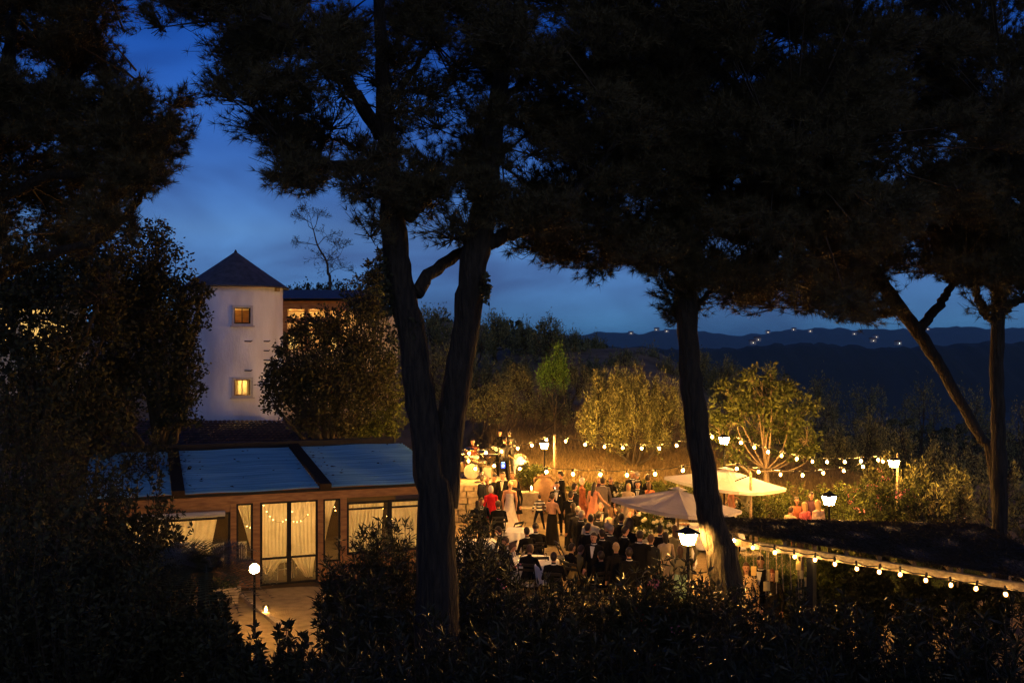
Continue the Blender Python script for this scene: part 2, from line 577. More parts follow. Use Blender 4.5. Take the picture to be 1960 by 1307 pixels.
# ------------------------------------------------------------ far houses with a lit window (their lights dot the hills)
house_wall = mat("house_wall", (.45, .40, .33), scale=.3)
house_roof = mat("house_roof", (.16, .08, .05), scale=.3)
E_far = emit("far_window_glow", (1.0, .80, .50), 4.5)
E_far_white = emit("far_lamp_white", (.85, 1.0, .9), 9)
far_pts = [(1256, 631, 3700, 1), (1276, 634, 3700, 1), (1208, 638, 3300, 1), (1442, 656, 1080, 0), (1452, 650, 1120, 1), (1519, 631, 3800, 1), (1551, 634, 3800, 1),
           (1672, 652, 1120, 1), (1678, 645, 3300, 1), (1722, 657, 1100, 2), (1635, 639, 3600, 1), (1470, 636, 3800, 1), (1776, 630, 3900, 1)]
for i, (px, py, d, kind_) in enumerate(far_pts):
    p = P(px, py, d)
    s = d / 1000.0
    place = ["low on the wooded slope", "on the far blue ridge", "below the leaning pine"][kind_]
    side = ["just left of the thick lit trunk", "just right of that first ridge light", "leftmost on the far ridge", "lowest beside the straight trunk", "right above the lowest lights", "midway between the two right pines",
            "above the big round lit tree", "left of the leaning trunk", "highest left of the leaning trunk", "brightest beside the leaning trunk", "right of the round lit tree", "over the lowest lights", "inside the fork of the leaning pine"][i]
    t = thing("hill_house", "tiny lit house " + place + ", " + side, "house", p, rz=.2 * (i % 5 - 2), group="lit houses on the far hills")
    w, h = 2.6 * s + 2, 1.7 * s + 1
    MB().box((0, 2.2 * s, 0), (w * 1.4, 4 * s, h * 1.4)).build("wall", house_wall, t)
    rf = MB()
    rf.add([(-w * .8, -.1 * s, h * .7), (w * .8, -.1 * s, h * .7), (w * .8, 4.5 * s, h * .7), (-w * .8, 4.5 * s, h * .7), (-w * .8, 2.2 * s, h * 1.15), (w * .8, 2.2 * s, h * 1.15)],
           [(0, 1, 5, 4), (2, 3, 4, 5), (0, 4, 3), (1, 2, 5), (0, 3, 2, 1)])
    rf.build("roof", house_roof, t)
    MB().box((0, .17 * s, 0), (.55 * s, .08 * s, .55 * s)).build("window", E_far_white if kind_ == 2 else E_far, t)

# ------------------------------------------------------------ round tower
TX, TY = P(451, 600, 43)[0], 43.0
TR = 1.99
tower = thing("round_tower", "round white plastered tower with a conical dark roof and two square windows", "tower", (TX, TY, 0))
def tz(py, d=TY - TR): return CZ - (py - 653.5) / F * d
ztop = tz(547)
wins = [(462, 604, 0), (462, 742, 1)]       # pixel centres
seg = 96
half = .335
open_ = []
for wx, wy, k in wins:
    X = (wx - 980) / F * (TY - TR) - TX
    open_.append((X, tz(wy)))
wall = MB()
zs = sorted(set([-.3, ztop] + list(np.linspace(0, ztop, 22)) + [z + s * half for _, z in open_ for s in (-1, 1)]))
angs = np.linspace(0, 2 * pi, seg, endpoint=False)
a_c = math.atan2(-math.sqrt(TR ** 2 - open_[0][0] ** 2), open_[0][0]) % (2 * pi)
da = math.asin(half / TR)
angs = sorted([a for a in angs if not (a_c - da - .012 < a < a_c + da + .012)] + [a_c - da, a_c, a_c + da])
na = len(angs)
for z in zs:
    for a in angs:
        r = TR * (1 + .002 * sin(a * 7 + z * 3))
        wall.v.append((cos(a) * r, sin(a) * r, z))
for j in range(len(zs) - 1):
    for k in range(na):
        k2 = (k + 1) % na
        am = (angs[k] + (angs[k2] if k2 else angs[k2] + 2 * pi)) / 2
        zm = (zs[j] + zs[j + 1]) / 2
        if abs(am - a_c) < da and any(abs(zm - oz) < half for _, oz in open_):
            continue
        wall.f.append((j * na + k, j * na + k2, (j + 1) * na + k2, (j + 1) * na + k)); wall.mi.append(0)
wall.build("wall", M_tower, tower, smooth=True)
rf = MB()
apex = tz(482, TY)
rr = 2.21
zeave = ztop + .02
rf.lathe([(TR * .8, zeave - .03), (rr - .04, zeave - .02), (rr, zeave + .03), (rr * .66, zeave + (apex - zeave) * .345), (rr * .33, zeave + (apex - zeave) * .675), (.03, apex)], 40)
roof = rf.build("roof", M_slate, tower)
tag(MB().lathe([(.05, apex - .06), (.07, apex), (.02, apex + .09)], 10).build("finial", M_darkmetal, roof))
gt = MB()
gt.tube([(cos(a) * (rr + .03), sin(a) * (rr + .03), zeave - .01) for a in np.linspace(0, 2 * pi, 41)], .045, 6, cap=False)
gt.build("gutter", M_slate, tower)
fmat = mat("window_surround", (.42, .42, .45), (.34, .34, .37), rough=.7, scale=6)
for i, (wx, wy, k) in enumerate(wins):
    X, Z = open_[i]
    ca = a_c
    Mw = Matrix.Rotation(ca + pi / 2, 4, 'Z')          # local -y points outwards
    W = thing("window", None, None)
    W.parent = tower
    W.location = (cos(ca) * TR, sin(ca) * TR, Z)
    W.rotation_euler = (0, 0, ca + pi / 2)
    W["label"] = ["upper square window, dim amber inside", "lower square window, bright yellow inside"][i]
    fr = MB()
    h_ = half + .045
    for sx in (-1, 1):
        fr.box((sx * h_, .03, 0), (.09, .14, h_ * 2 + .09))
        fr.box((0, .03, sx * h_), (h_ * 2 - .09, .14, .09))
    fr.build("surround", fmat, W)
    sh = MB()
    for sx in (-1, 1):
        sh.box((sx * (half - .03), .12, 0), (.05, .05, half * 2 - .02))
        sh.box((0, .12, sx * (half - .03)), (half * 2 - .14, .05, .05))
    sh.box((0, .12, 0), (.035, .05, half * 2 - .12))
    sh.build("sash", M_darkmetal if i == 0 else M_wood, W)
    MB().box((0, .13, 0), (half * 2 - .12, .006, half * 2 - .12)).build("pane", M_glass, W)
    MB().box((0, -.03, -half - .10), (half * 2 + .3, .16, .05)).build("sill", fmat, W)
    # the room behind: plastered reveal, a ceiling lamp, a curtain or door leaf
    rm = MB()
    rm.box((0, 1.5, 0), (1.4, .04, 1.6)); rm.box((-.7, .87, 0), (.04, 1.22, 1.6)); rm.box((.7, .87, 0), (.04, 1.22, 1.6))
    rm.box((0, .87, .8), (1.36, 1.22, .04)); rm.box((0, .87, -.8), (1.36, 1.22, .04))
    rm.build("room", mat("room_plaster", (.62, .5, .32)), W)
    lp = MB().ball((.1 if i else -.35, .75, .60 if i else .62), .12, 10, 6).build("lamp", emit("tower_lamp_glow", (1, .66, .22), 330) if i else emit("tower_lamp_dim", (1, .55, .16), 75), W)
    cu = MB()
    if i:
        cu.box((-.21, .32, 0), (.16, .03, .8)); cu.box((.27, .32, 0), (.1, .03, .8))
        cu.build("curtain", M_curtain, W)
    else:
        cu.box((.12, .9, -.12), (.62, .05, .75))
        cu.build("cupboard", M_wood, W)
# iron rungs / clamps on the wall
for k, (px, py) in enumerate([(473, 653), (501, 653), (501, 671), (501, 689), (473, 709)]):
    d = TY - TR * .97
    X = (px - 980) / F * d - TX
    Y = -math.sqrt(max(TR ** 2 - X * X, .01))
    z = tz(py, TY + Y)
    m = MB()
    m.tube([(X - .13, Y + .06, z + .02), (X - .13, Y - .10, z), (X + .13, Y - .10 , z - .01), (X + .13, Y + .06, z + .02)], .022, 6)
    m.build("rung", M_iron, tower)
lx = (524 - 980) / F * 42 - TX
ly = -math.sqrt(TR ** 2 - lx * lx)
al = math.atan2(ly, lx)
m = MB()
m.box((0, -.07, 0), (.24, .12, .22))
o = m.build("wall_box", mat("lamp_box", (.5, .36, .16)), tower)
o.location = (cos(al) * TR, sin(al) * TR, tz(552, 42) + .0); o.rotation_euler = (0, 0, al + pi / 2)

# ------------------------------------------------------------ tiled building between the tower and the pavilion
hb = thing("tiled_house", "low house with a dark curved-tile roof in front of the white tower", "house", (0, 0, 0))
A = P(255, 815, 40.2); B = P(655, 809, 39.2)
A.z, B.z = 3.02, 3.08
E0 = P(60, 870, 33.6); E1 = P(670, 862, 33.2)
E0.z, E1.z = 2.42, 2.44
E0.x, E1.x = A.x - .2, B.x + .3
m = MB()
m.box(((A.x + B.x) / 2, 37.0, 1.2), (B.x - A.x - .1, 5.6, 2.36))
m.build("wall", M_mortar, hb)
m = MB()
th = Vector((0, 0, .08))
back0, back1 = A + Vector((0, 3, -.5)), B + Vector((0, 3, -.5))
m.add([E0, E1, B, A, E0 + th, E1 + th, B + th, A + th, back0, back1, back0 + th, back1 + th],
      [(0, 1, 5, 4), (4, 5, 6, 7), (1, 2, 6, 5), (0, 4, 7, 3), (7, 6, 11, 10), (3, 2, 1, 0), (8, 9, 2, 3), (8, 10, 11, 9), (2, 9, 11, 6), (3, 7, 10, 8)])
rf = m.build("roof", mat("roof_deck", (.06, .035, .022), scale=5), hb)
tile = MB()
nrow, ncol = 14, 50
def tile_shape(mb, M=None):
    L, r = .56, .105
    pr = []
    for j, (yy, s) in enumerate(((0, 1.0), (L, .82))):
        for k in range(6):
            a = pi * k / 5
            pr.append((cos(a) * r * s, yy, sin(a) * r * s * .8 + (.03 if j == 0 else .0)))
    fs = [(k, k + 1, 6 + k + 1, 6 + k) for k in range(5)]
    return mb.add(pr, fs, M)
tmesh = tile_shape(MB()).mesh("tile", M_tile, True)
slope_v = (A - E0); slope_v.x = 0
sl = slope_v.length; sdir = slope_v.normalized()
udir = (E1 - E0).normalized()
ang = math.atan2(sdir.z, sdir.y)
rest = MB()
tiles = []
for rI in range(nrow):
    for cI in range(ncol):
        p = E0 + udir * ((cI + .5) / ncol * (E1 - E0).length) + Vector((0, sdir.y, sdir.z)) * (rI * sl / nrow) + Vector((random.uniform(-.01, .01), 0, .085))
        px_, py_ = 980 + p.x / p.y * F, 653.5 - (p.z - CZ) / p.y * F
        tiles.append((abs(px_ - 485) - rI * 12, p))
tiles.sort(key=lambda t: t[0])
for k, (q, p) in enumerate(tiles):
    Mx = Matrix.Translation(p) @ Matrix.Rotation(ang + random.uniform(-.015, .015), 4, 'X') @ Matrix.Rotation(random.uniform(-.03, .03), 4, 'Z')
    if k < 300:
        o = bpy.data.objects.new("tile", tmesh); COL.objects.link(o); o.parent = rf
        o.matrix_local = Mx
    else:
        tile_shape(rest, Mx)
o = rest.build("tiling", M_tile, rf, smooth=True); o["kind"] = "stuff"

# ------------------------------------------------------------ villa behind, lit loggia to the right of the tower
def strip(mb, px0, px1, py0, py1, d, t=.2):
    a, b = P(px0, py0, d), P(px1, py1, d)
    mb.box(((a.x + b.x) / 2, d + t / 2, (a.z + b.z) / 2), (abs(b.x - a.x), t, abs(a.z - b.z)))
    return mb
villa = thing("villa", "villa with a lit loggia and beamed eaves behind the trees beside the round tower", "villa", (0, 0, 0))
vp = mat("villa_plaster", (.62, .50, .34), scale=1.5, bump=.2, bscale=12)
strip(MB(), 470, 760, 596, 800, 52, .3).build("wall", vp, villa)
strip(MB(), 466, 652, 576, 592, 49.2, 3.0).build("fascia", M_wood, villa)
m = MB(); a, b = P(440, 566, 49), P(690, 576, 49)
m.add([(a.x, 48.6, a.z - .15), (b.x, 48.6, a.z - .15), (b.x, 54, a.z + .55), (a.x, 54, a.z + .55), (a.x, 58, a.z - .15), (b.x, 58, a.z - .15)],
      [(0, 1, 2, 3), (3, 2, 5, 4), (0, 3, 4), (1, 5, 2), (0, 4, 5, 1)])
m.build("roof", M_slate, villa)
strip(MB(), 466, 652, 609, 617, 49.6, .3).build("beam", M_wood, villa)
strip(MB(), 466, 652, 629, 634, 49.5, .3).build("rail", M_wood, villa)
for px in (546, 586, 625, 648):
    strip(MB(), px - 4, px + 4, 592, 672, 49.4, .25).build("column", M_wood, villa)
strip(MB(), 466, 652, 672, 700, 49.4, 2.6).build("terrace_slab", vp, villa)
for px, py in ((550, 640), (632, 645)):
    f = strip(MB(), px, px + 22, py, py + 30, 51.9, .08).build("window", M_wood, villa)
    strip(MB(), px + 2, px + 20, py + 2, py + 28, 51.85, .04).build("pane", E_window, f)
for px, py in ((556, 613), (600, 613), (640, 613), (575, 613)):
    p = P(px, py, 50.6)
    MB().ball(p, .07, 10, 6).build("lamp", emit("loggia_lamp_glow", (1, .55, .14), 260), villa)
# the other lit house, glimpsed far left through the pines
v2 = thing("villa", "lit house front glimpsed through dark pine branches at the left edge", "villa", (0, 0, 0))
strip(MB(), -120, 160, 570, 760, 40, .3).build("wall", vp, v2)
m = MB(); a, b = P(-150, 566, 39), P(190, 566, 39)
m.add([(a.x, 38.4, a.z - .1), (b.x, 38.4, a.z - .1), (b.x, 42, a.z + .8), (a.x, 42, a.z + .8), (a.x, 46, a.z - .1), (b.x, 46, a.z - .1)],
      [(0, 1, 2, 3), (3, 2, 5, 4), (0, 3, 4), (1, 5, 2), (0, 4, 5, 1)])
m.build("roof", M_slate, v2)
for px0, px1, py0, py1 in ((-40, 46, 590, 602), (58, 108, 592, 600), (-30, 18, 616, 640), (40, 108, 614, 672), (113, 129, 618, 668), (0, 30, 650, 664)):
    f = strip(MB(), px0 - 2, px1 + 2, py0 - 2, py1 + 2, 39.9, .06).build("window", M_wood, v2)
    strip(MB(), px0, px1, py0, py1, 39.86, .03).build("pane", E_window, f)

# ------------------------------------------------------------ glazed pavilion
PO = Vector((-9.16, 24.4, 0)); PA = R(20)
pav = thing("glass_pavilion", "timber framed glass pavilion with a blue corrugated roof and voile curtains", "pavilion", PO, PA)
ux, uy = cos(PA), sin(PA)
def ps(px, back=0.0):
    """distance along the facade seen at pixel column px"""
    r = (px - 980) / F
    X0 = PO.x - uy * back; Y0 = PO.y + ux * back
    return (r * Y0 - X0) / (ux - r * uy)
def pz(px, py, back=0.0):
    s = ps(px, back); d = PO.y + uy * s + ux * back
    return CZ - (py - 653.5) / F * d
Z_EAVE = 2.52
x_l, x_r = ps(150), ps(850)
L_ = x_r - x_l
# floor slab and back wall
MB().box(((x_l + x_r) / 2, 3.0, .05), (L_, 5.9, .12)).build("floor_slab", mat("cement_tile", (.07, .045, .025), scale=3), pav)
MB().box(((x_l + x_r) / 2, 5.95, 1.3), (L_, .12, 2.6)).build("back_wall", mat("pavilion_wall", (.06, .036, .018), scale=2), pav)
# beams
MB().box(((x_l + x_r) / 2, -.02, Z_EAVE - .105), (L_, .18, .31)).build("eave_beam", M_wood, pav)
MB().box(((x_l + x_r) / 2, -.10, Z_EAVE - .01), (L_, .1, .07)).build("gutter", M_darkmetal, pav)
# roof sheets between dark bars
z_r0, z_r1, depth = Z_EAVE + .06, Z_EAVE + .50, 5.9
bars = [ps(341), ps(620)]
edges = [x_l] + bars[:2] + [ps(866)]
def roof_pt(x, y): return z_r0 + (z_r1 - z_r0) * (y + .25) / (depth + .25)
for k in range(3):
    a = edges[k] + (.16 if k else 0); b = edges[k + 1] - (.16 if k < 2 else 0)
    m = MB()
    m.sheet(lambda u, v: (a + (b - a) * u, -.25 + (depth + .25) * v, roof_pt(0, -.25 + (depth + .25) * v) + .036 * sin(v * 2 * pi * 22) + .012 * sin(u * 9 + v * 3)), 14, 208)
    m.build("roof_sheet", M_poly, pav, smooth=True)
for x in bars:
    m = MB()
    m.bar((x, -.3, roof_pt(x, -.3) + .03), (x, depth, roof_pt(x, depth) + .03), .30, .16)
    m.build("roof_bar", mat("dark_timber", (.040, .026, .015), rough=.9, spec=.05), pav)
MB().box(((x_l + x_r) / 2, depth + .1, z_r1 + .08), (L_, .3, .22)).build("ridge_cap", M_darkmetal, pav)
g = np.random.default_rng(31)
n = 130
lx_ = np.concatenate([g.uniform(x_l, ps(860), n // 2)] + [b_ + .17 + np.abs(g.normal(size=n // 4)) * .25 for b_ in bars]); ly_ = g.uniform(-.2, depth, len(lx_))
C_ = np.stack([lx_, ly_, roof_pt(0, ly_) + .045], 1)
d_ = np.stack([g.normal(size=len(lx_)), g.normal(size=len(lx_)), np.zeros(len(lx_))], 1)
v_, f_ = leaves(C_, .12, .035, d_, .15, 32)
np_obj("fallen_leaves", v_, f_, M_twig, pav, kind="stuff")
# posts
def post(px0, px1, z0=.11, z1=Z_EAVE - .262, y=0.0, m=M_wood, name="post"):
    a, b = ps(px0), ps(px1)
    return MB().box(((a + b) / 2, y, (z0 + z1) / 2), (b - a, .14, z1 - z0)).build(name, m, pav)
for q in ((441, 452), (484, 497), (608, 618), (651, 663), (196, 208), (840, 850)):
    post(*q)
# door leaves
zt, zb = Z_EAVE - .27, .12
def frame_rect(mb, x0, x1, z0, z1, w=.05, t=.05, y=0.0):
    mb.box((x0 + w / 2, y, (z0 + z1) / 2), (w, t, z1 - z0)); mb.box((x1 - w / 2, y, (z0 + z1) / 2), (w, t, z1 - z0))
    mb.box(((x0 + x1) / 2, y, z0 + w / 2), (x1 - x0 - 2 * w, t, w)); mb.box(((x0 + x1) / 2, y, z1 - w / 2), (x1 - x0 - 2 * w, t, w))
    return mb
def leaf_(name, px0, px1, z0, z1, rails=(), y=0.0, w=.05):
    a, b = ps(px0), ps(px1)
    f = frame_rect(MB(), a, b, z0, z1, w, .06, y)
    for rz_ in rails:
        f.box(((a + b) / 2, y, rz_), (b - a - 2 * w, .06, .045))
    o = f.build(name, M_darkmetal, pav)
    MB().box(((a + b) / 2, y, (z0 + z1) / 2), (b - a - 2 * w + .01, .006, z1 - z0 - 2 * w + .01)).build("pane", M_glass, o)
    return o
zmid = pz(550, 1066)
for px0, px1, hx in ((498, 553, 550), (553.3, 608, 556)):
    d_ = leaf_("door", px0, px1, zb, zt, (zmid,))
    MB().box((ps(hx), -.06, 1.05), (.025, .05, .16)).build("handle", M_iron, d_)
leaf_("window", 452, 484, pz(468, 1074), zt, ())
leaf_("window", 618, 651, pz(634, 1074), zt, ())
leaf_("window", 208, 441, .75, pz(350, 984) , (), w=.06)
leaf_("window", 663, 745, .75, zt - .12, (pz(710, 972),), w=.06)
leaf_("window", 745.5, 840, .75, zt - .12, (pz(790, 968),), w=.06)
def panel(px0, px1, z0, z1, m, name="panel", t=.08):
    a, b = ps(px0), ps(px1)
    MB().box(((a + b) / 2, .0, (z0 + z1) / 2), (b - a, t, z1 - z0)).build(name, m, pav)
panel(452.3, 483.7, .11, pz(468, 1074) - .004, M_wood)
panel(618.3, 650.7, .11, pz(634, 1074) - .004, M_wood)
panel(208.3, 440.7, .11, .746, M_wood)
panel(663.3, 839.7, .11, .746, M_wood)
panel(208.3, 440.7, pz(350, 984) + .004, zt, M_wood, "lintel")
# roller blind box over the left window
a, b = ps(262), ps(430)
MB().tube([(a, -.13, pz(350, 982) - .04), (b, -.13, pz(350, 982) - .04)], .07, 10).build("blind_roll", M_canvas, pav)
MB().box(((a + b) / 2, -.13, pz(350, 992) - .02), (b - a, .05, .05)).build("blind_bar", M_darkmetal, pav)
# curtains
def curtain(x0, x1, ztop_, zbot, shape, y=.16, folds=9, amp=.022, name="curtain"):
    """shape(v) gives (left, right) fractions at height v, 0 at the top"""
    m = MB()
    nu, nv = 60, 24
    def fn(u, v):
        l, r = shape(v)
        x = x0 + (x1 - x0) * (l + (r - l) * u)
        sq = 1 / max(r - l, .25)
        return (x, y + amp * min(sq, 2.2) * sin(u * 2 * pi * folds + .7 * sin(v * 3)) + .01 * sin(v * 9 + u * 4), ztop_ + (zbot - ztop_) * v - .05 * (1 - abs(2 * u - 1)) * v * (1 - v))
    m.sheet(fn, nu, nv)
    return m.build(name, M_curtain, pav, smooth=True)
dl, dm, dr = ps(501), ps(552), ps(606)
curtain(dl, dm, zt - .06, zmid + .02, lambda v: (0, 1 - .05 * v), folds=7, amp=.012)
curtain(dm + .02, dr, zt - .06, zmid + .02, lambda v: (.03 * v, 1), folds=7, amp=.012)
zlow = pz(515, 1112)
curtain(dl, dm, zmid + .02, zlow, lambda v: (.0 + .12 * v, .95 - .68 * v), folds=5, amp=.02)
curtain(dm + .02, dr, zmid + .02, zlow, lambda v: (.05 + .58 * v, 1 - .12 * v), folds=5, amp=.02)
curtain(ps(453), ps(483), zt - .05, pz(468, 1070), lambda v: (min(.97, 1.05 * v ** .8), 1), folds=4)
curtain(ps(620), ps(645), zt - .05, pz(634, 1050), lambda v: (0, max(.06, 1 - 1.0 * v ** .9)), folds=4)
curtain(ps(215), ps(418), pz(350, 990), .2, lambda v: (0, 1 - .14 * v), folds=15, amp=.03)
curtain(ps(668), ps(737), zt - .16, .3, lambda v: (0, 1 - .12 * v), folds=10, amp=.035)
curtain(ps(742), ps(838), zt - .16, .3, lambda v: (.02 + .22 * v, 1), folds=12, amp=.035)
# lamps inside
for k, px in enumerate((300, 395, 470, 552, 640, 720, 800)):
    x = ps(px) - .4
    lp = MB().tube([(x, 2.2, 2.3), (x, 2.2, 2.75)], .008, 5).build("pendant_lamp", M_rope, pav)
    MB().ball((x, 2.2, 2.16), .11, 12, 8).build("bulb", E_inside, lp)
fl = MB(); cab = MB()
for (px0, z0, px1, z1, sag, y) in ((505, 2.15, 560, 1.95, .35, .09), (556, 1.75, 590, 1.85, .12, .09), (455, 1.95, 486, 1.6, .1, .1), (640, 2.2, 650, 1.75, .05, .3), (735, 1.9, 752, 1.6, .1, .1)):
    a, b = ps(px0), ps(px1)
    n = max(5, int(abs(px1 - px0) / 6))
    pts = []
    for k in range(n + 1):
        t = k / n
        p = Vector((a + (b - a) * t, y, z0 + (z1 - z0) * t - sag * 4 * t * (1 - t)))
        pts.append(p)
        if random.random() < .62: fl.ball(p, .010, 6, 4)
    cab.tube(pts, .004, 4)
fo = cab.build("fairy_lights", M_rope, pav); fl.build("bulb", E_fairy, fo)

# white chairs inside, seen below the tied-back curtains
def cafe_chair(label, loc, rz, m):
    t = thing("cafe_chair", label, "chair", loc, rz, "white chairs inside the pavilion")
    MB().box((0, 0, .45), (.40, .40, .035)).build("seat", m, t)
    for sx in (-1, 1):
        MB().tube([(sx * .17, -.17, .43), (sx * .20, -.20, 0)], [.017, .014], 6).build("leg", m, t)
        MB().tube([(sx * .17, .17, .95), (sx * .17, .17, .43), (sx * .20, .22, 0)], [.015, .017, .014], 6).build("leg", m, t)
    b = MB().box((0, .17, .92), (.36, .03, .08))
    for k in range(5): b.box((-.12 + k * .06, .17, .67), (.018, .018, .42))
    b.build("backrest", m, t)
    s = MB()
    for sx in (-1, 1): s.tube([(sx * .185, -.19, .2), (sx * .185, .19, .2)], .009, 5)
    s.tube([(-.18, -.19, .27), (.18, -.19, .27)], .009, 5)
    s.build("stretcher", m, t)
    return t
M_wchair = mat("white_paint", (.74, .68, .56), rough=.5)
def pav_world(x, y, z): return PO + Vector((ux * x - uy * y, uy * x + ux * y, z))
for k, (px, bk, rz, lb) in enumerate(((538, .75, .3, "white chair behind the left glass door under the tied curtain"), (580, .8, -.4, "white chair behind the right glass door under the tied curtain"),
                                     (424, .9, .5, "white chair back showing beside the left window's curtain"), (462, .9, .2, "white chair behind the narrow window left of the doors"))):
    cafe_chair(lb, pav_world(ps(px, bk), bk, .11), PA + rz, M_wchair)
# ------------------------------------------------------------ pines near the camera
SKY = [
    [(225, -10), (252, -10), (272, 30), (300, 60), (305, 112), (345, 122), (372, 135), (392, 190), (408, 225), (418, 270), (460, 297), (500, 332), (512, 392), (532, 396), (565, 385), (600, 372), (625, 347), (655, 362), (668, 395), (680, 420), (712, 445), (732, 470), (735, 570),
     (440, 570), (396, 516), (372, 500), (330, 465), (310, 422), (278, 455), (260, 455), (256, 420), (265, 396), (322, 358), (350, 327), (366, 296), (386, 262), (373, 212), (360, 160), (320, 135), (258, 108), (262, 60), (245, 40)],
    [(785, 482), (812, 462), (840, 472), (880, 468), (878, 575), (800, 570)],
    [(938, 482), (962, 474), (985, 498), (1040, 524), (1095, 542), (1150, 538), (1205, 512), (1235, 526), (1250, 580), (1272, 612), (1296, 622), (1296, 668), (890, 668)],
    [(1333, 604), (1400, 618), (1450, 606), (1500, 622), (1600, 640), (1690, 624), (1690, 668), (1333, 668)],
    [(1697, 536), (1752, 545), (1795, 548), (1830, 560), (1850, 592), (1892, 612), (1892, 650), (1770, 650), (1745, 612)],
    [(1934, 566), (1975, 556), (1975, 640), (1930, 640)],
]
HOLES = [((668, 200), 46, .25), ((640, 130), 30, .4), ((700, 120), 26, .35), ((790, 150), 30, .5), ((850, 120), 26, .5), ((640, 292), 34, .55), ((520, 120), 26, .55), ((465, 150), 22, .5), ((1065, 320), 42, .35), ((1120, 330), 26, .5), ((1030, 295), 24, .5),
         ((845, 415), 34, .6), ((1205, 420), 22, .5), ((1260, 370), 16, .5), ((590, 30), 14, .5), ((1060, 90), 20, .6), ((880, 70), 20, .5), ((1660, 490), 20, .5), ((1840, 520), 18, .6), ((1420, 440), 14, .5), ((430, 110), 20, .4), ((380, 80), 20, .5),
         ((690, 290), 25, .4), ((1170, 480), 26, .7), ((1110, 500), 26, .7), ((1735, 470), 14, .5), ((1590, 440), 12, .5), ((820, 300), 14, .6), ((1280, 260), 12, .5)]
_hg = np.random.default_rng(404)
for _k in range(60):
    HOLES.append(((_hg.uniform(1250, 1930), _hg.uniform(330, 600)), _hg.uniform(4, 10), _hg.uniform(.1, .45)))
for _k in range(60):
    HOLES.append(((_hg.uniform(1000, 1700), _hg.uniform(470, 620)), _hg.uniform(6, 14), _hg.uniform(.2, .5)))
for _k in range(70):
    HOLES.append(((_hg.uniform(420, 1250), _hg.uniform(90, 470)), _hg.uniform(8, 20), _hg.uniform(.15, .5)))
HOLES += [((672, 172), 30, .12), ((690, 225), 32, .12), ((650, 215), 26, .2), ((640, 250), 22, .2), ((700, 285), 20, .15), ((660, 295), 22, .2), ((690, 345), 18, .2), ((620, 335), 16, .35), ((560, 330), 20, .4), ((500, 290), 22, .45), ((455, 240), 20, .45), ((560, 230), 16, .4)]
THIN = [([(590, 332), (720, 338), (730, 378), (690, 376), (640, 348), (600, 356)], .10), ([(655, 165), (735, 105), (735, 318), (690, 300), (640, 262), (622, 240), (660, 232), (640, 185)], .14), ([(560, 60), (640, 100), (600, 118), (545, 90)], .35),
        ([(400, 180), (470, 190), (560, 330), (500, 330), (415, 262)], .5), ([(660, 395), (738, 380), (738, 470), (700, 440)], .6), ([(750, 110), (905, 95), (900, 265), (760, 250)], .45), ([(1000, 265), (1155, 260), (1140, 350), (1060, 372), (1000, 335)], .32), ([(790, 395), (905, 360), (890, 468), (800, 472)], .5),
        ([(955, 440), (1250, 415), (1245, 500), (1000, 515)], .6), ([(270, 20), (420, 60), (400, 150), (300, 110)], .5), ([(290, 200), (385, 200), (370, 330), (255, 400), (250, 300)], .6), ([(1330, 560), (1700, 575), (1690, 640), (1330, 615)], .6)]
def keep_prob(px, py, g):
    """how much foliage the photograph leaves in front of the sky"""
    jx = px + g.normal(size=len(px)) * 7; jy = py + g.normal(size=len(px)) * 7
    k = np.ones(len(px))
    for s in SKY:
        k[in_poly(jx, jy, s)] = 0.0
    for (c, r, v) in HOLES:
        d = np.hypot(jx - c[0], jy - c[1])
        k = np.where(d < r, np.minimum(k, v), k)
    for pl, v in THIN:
        k = np.where(in_poly(jx, jy, pl), np.minimum(k, v), k)
    low = jy > 655
    k[low] = 0
    return k

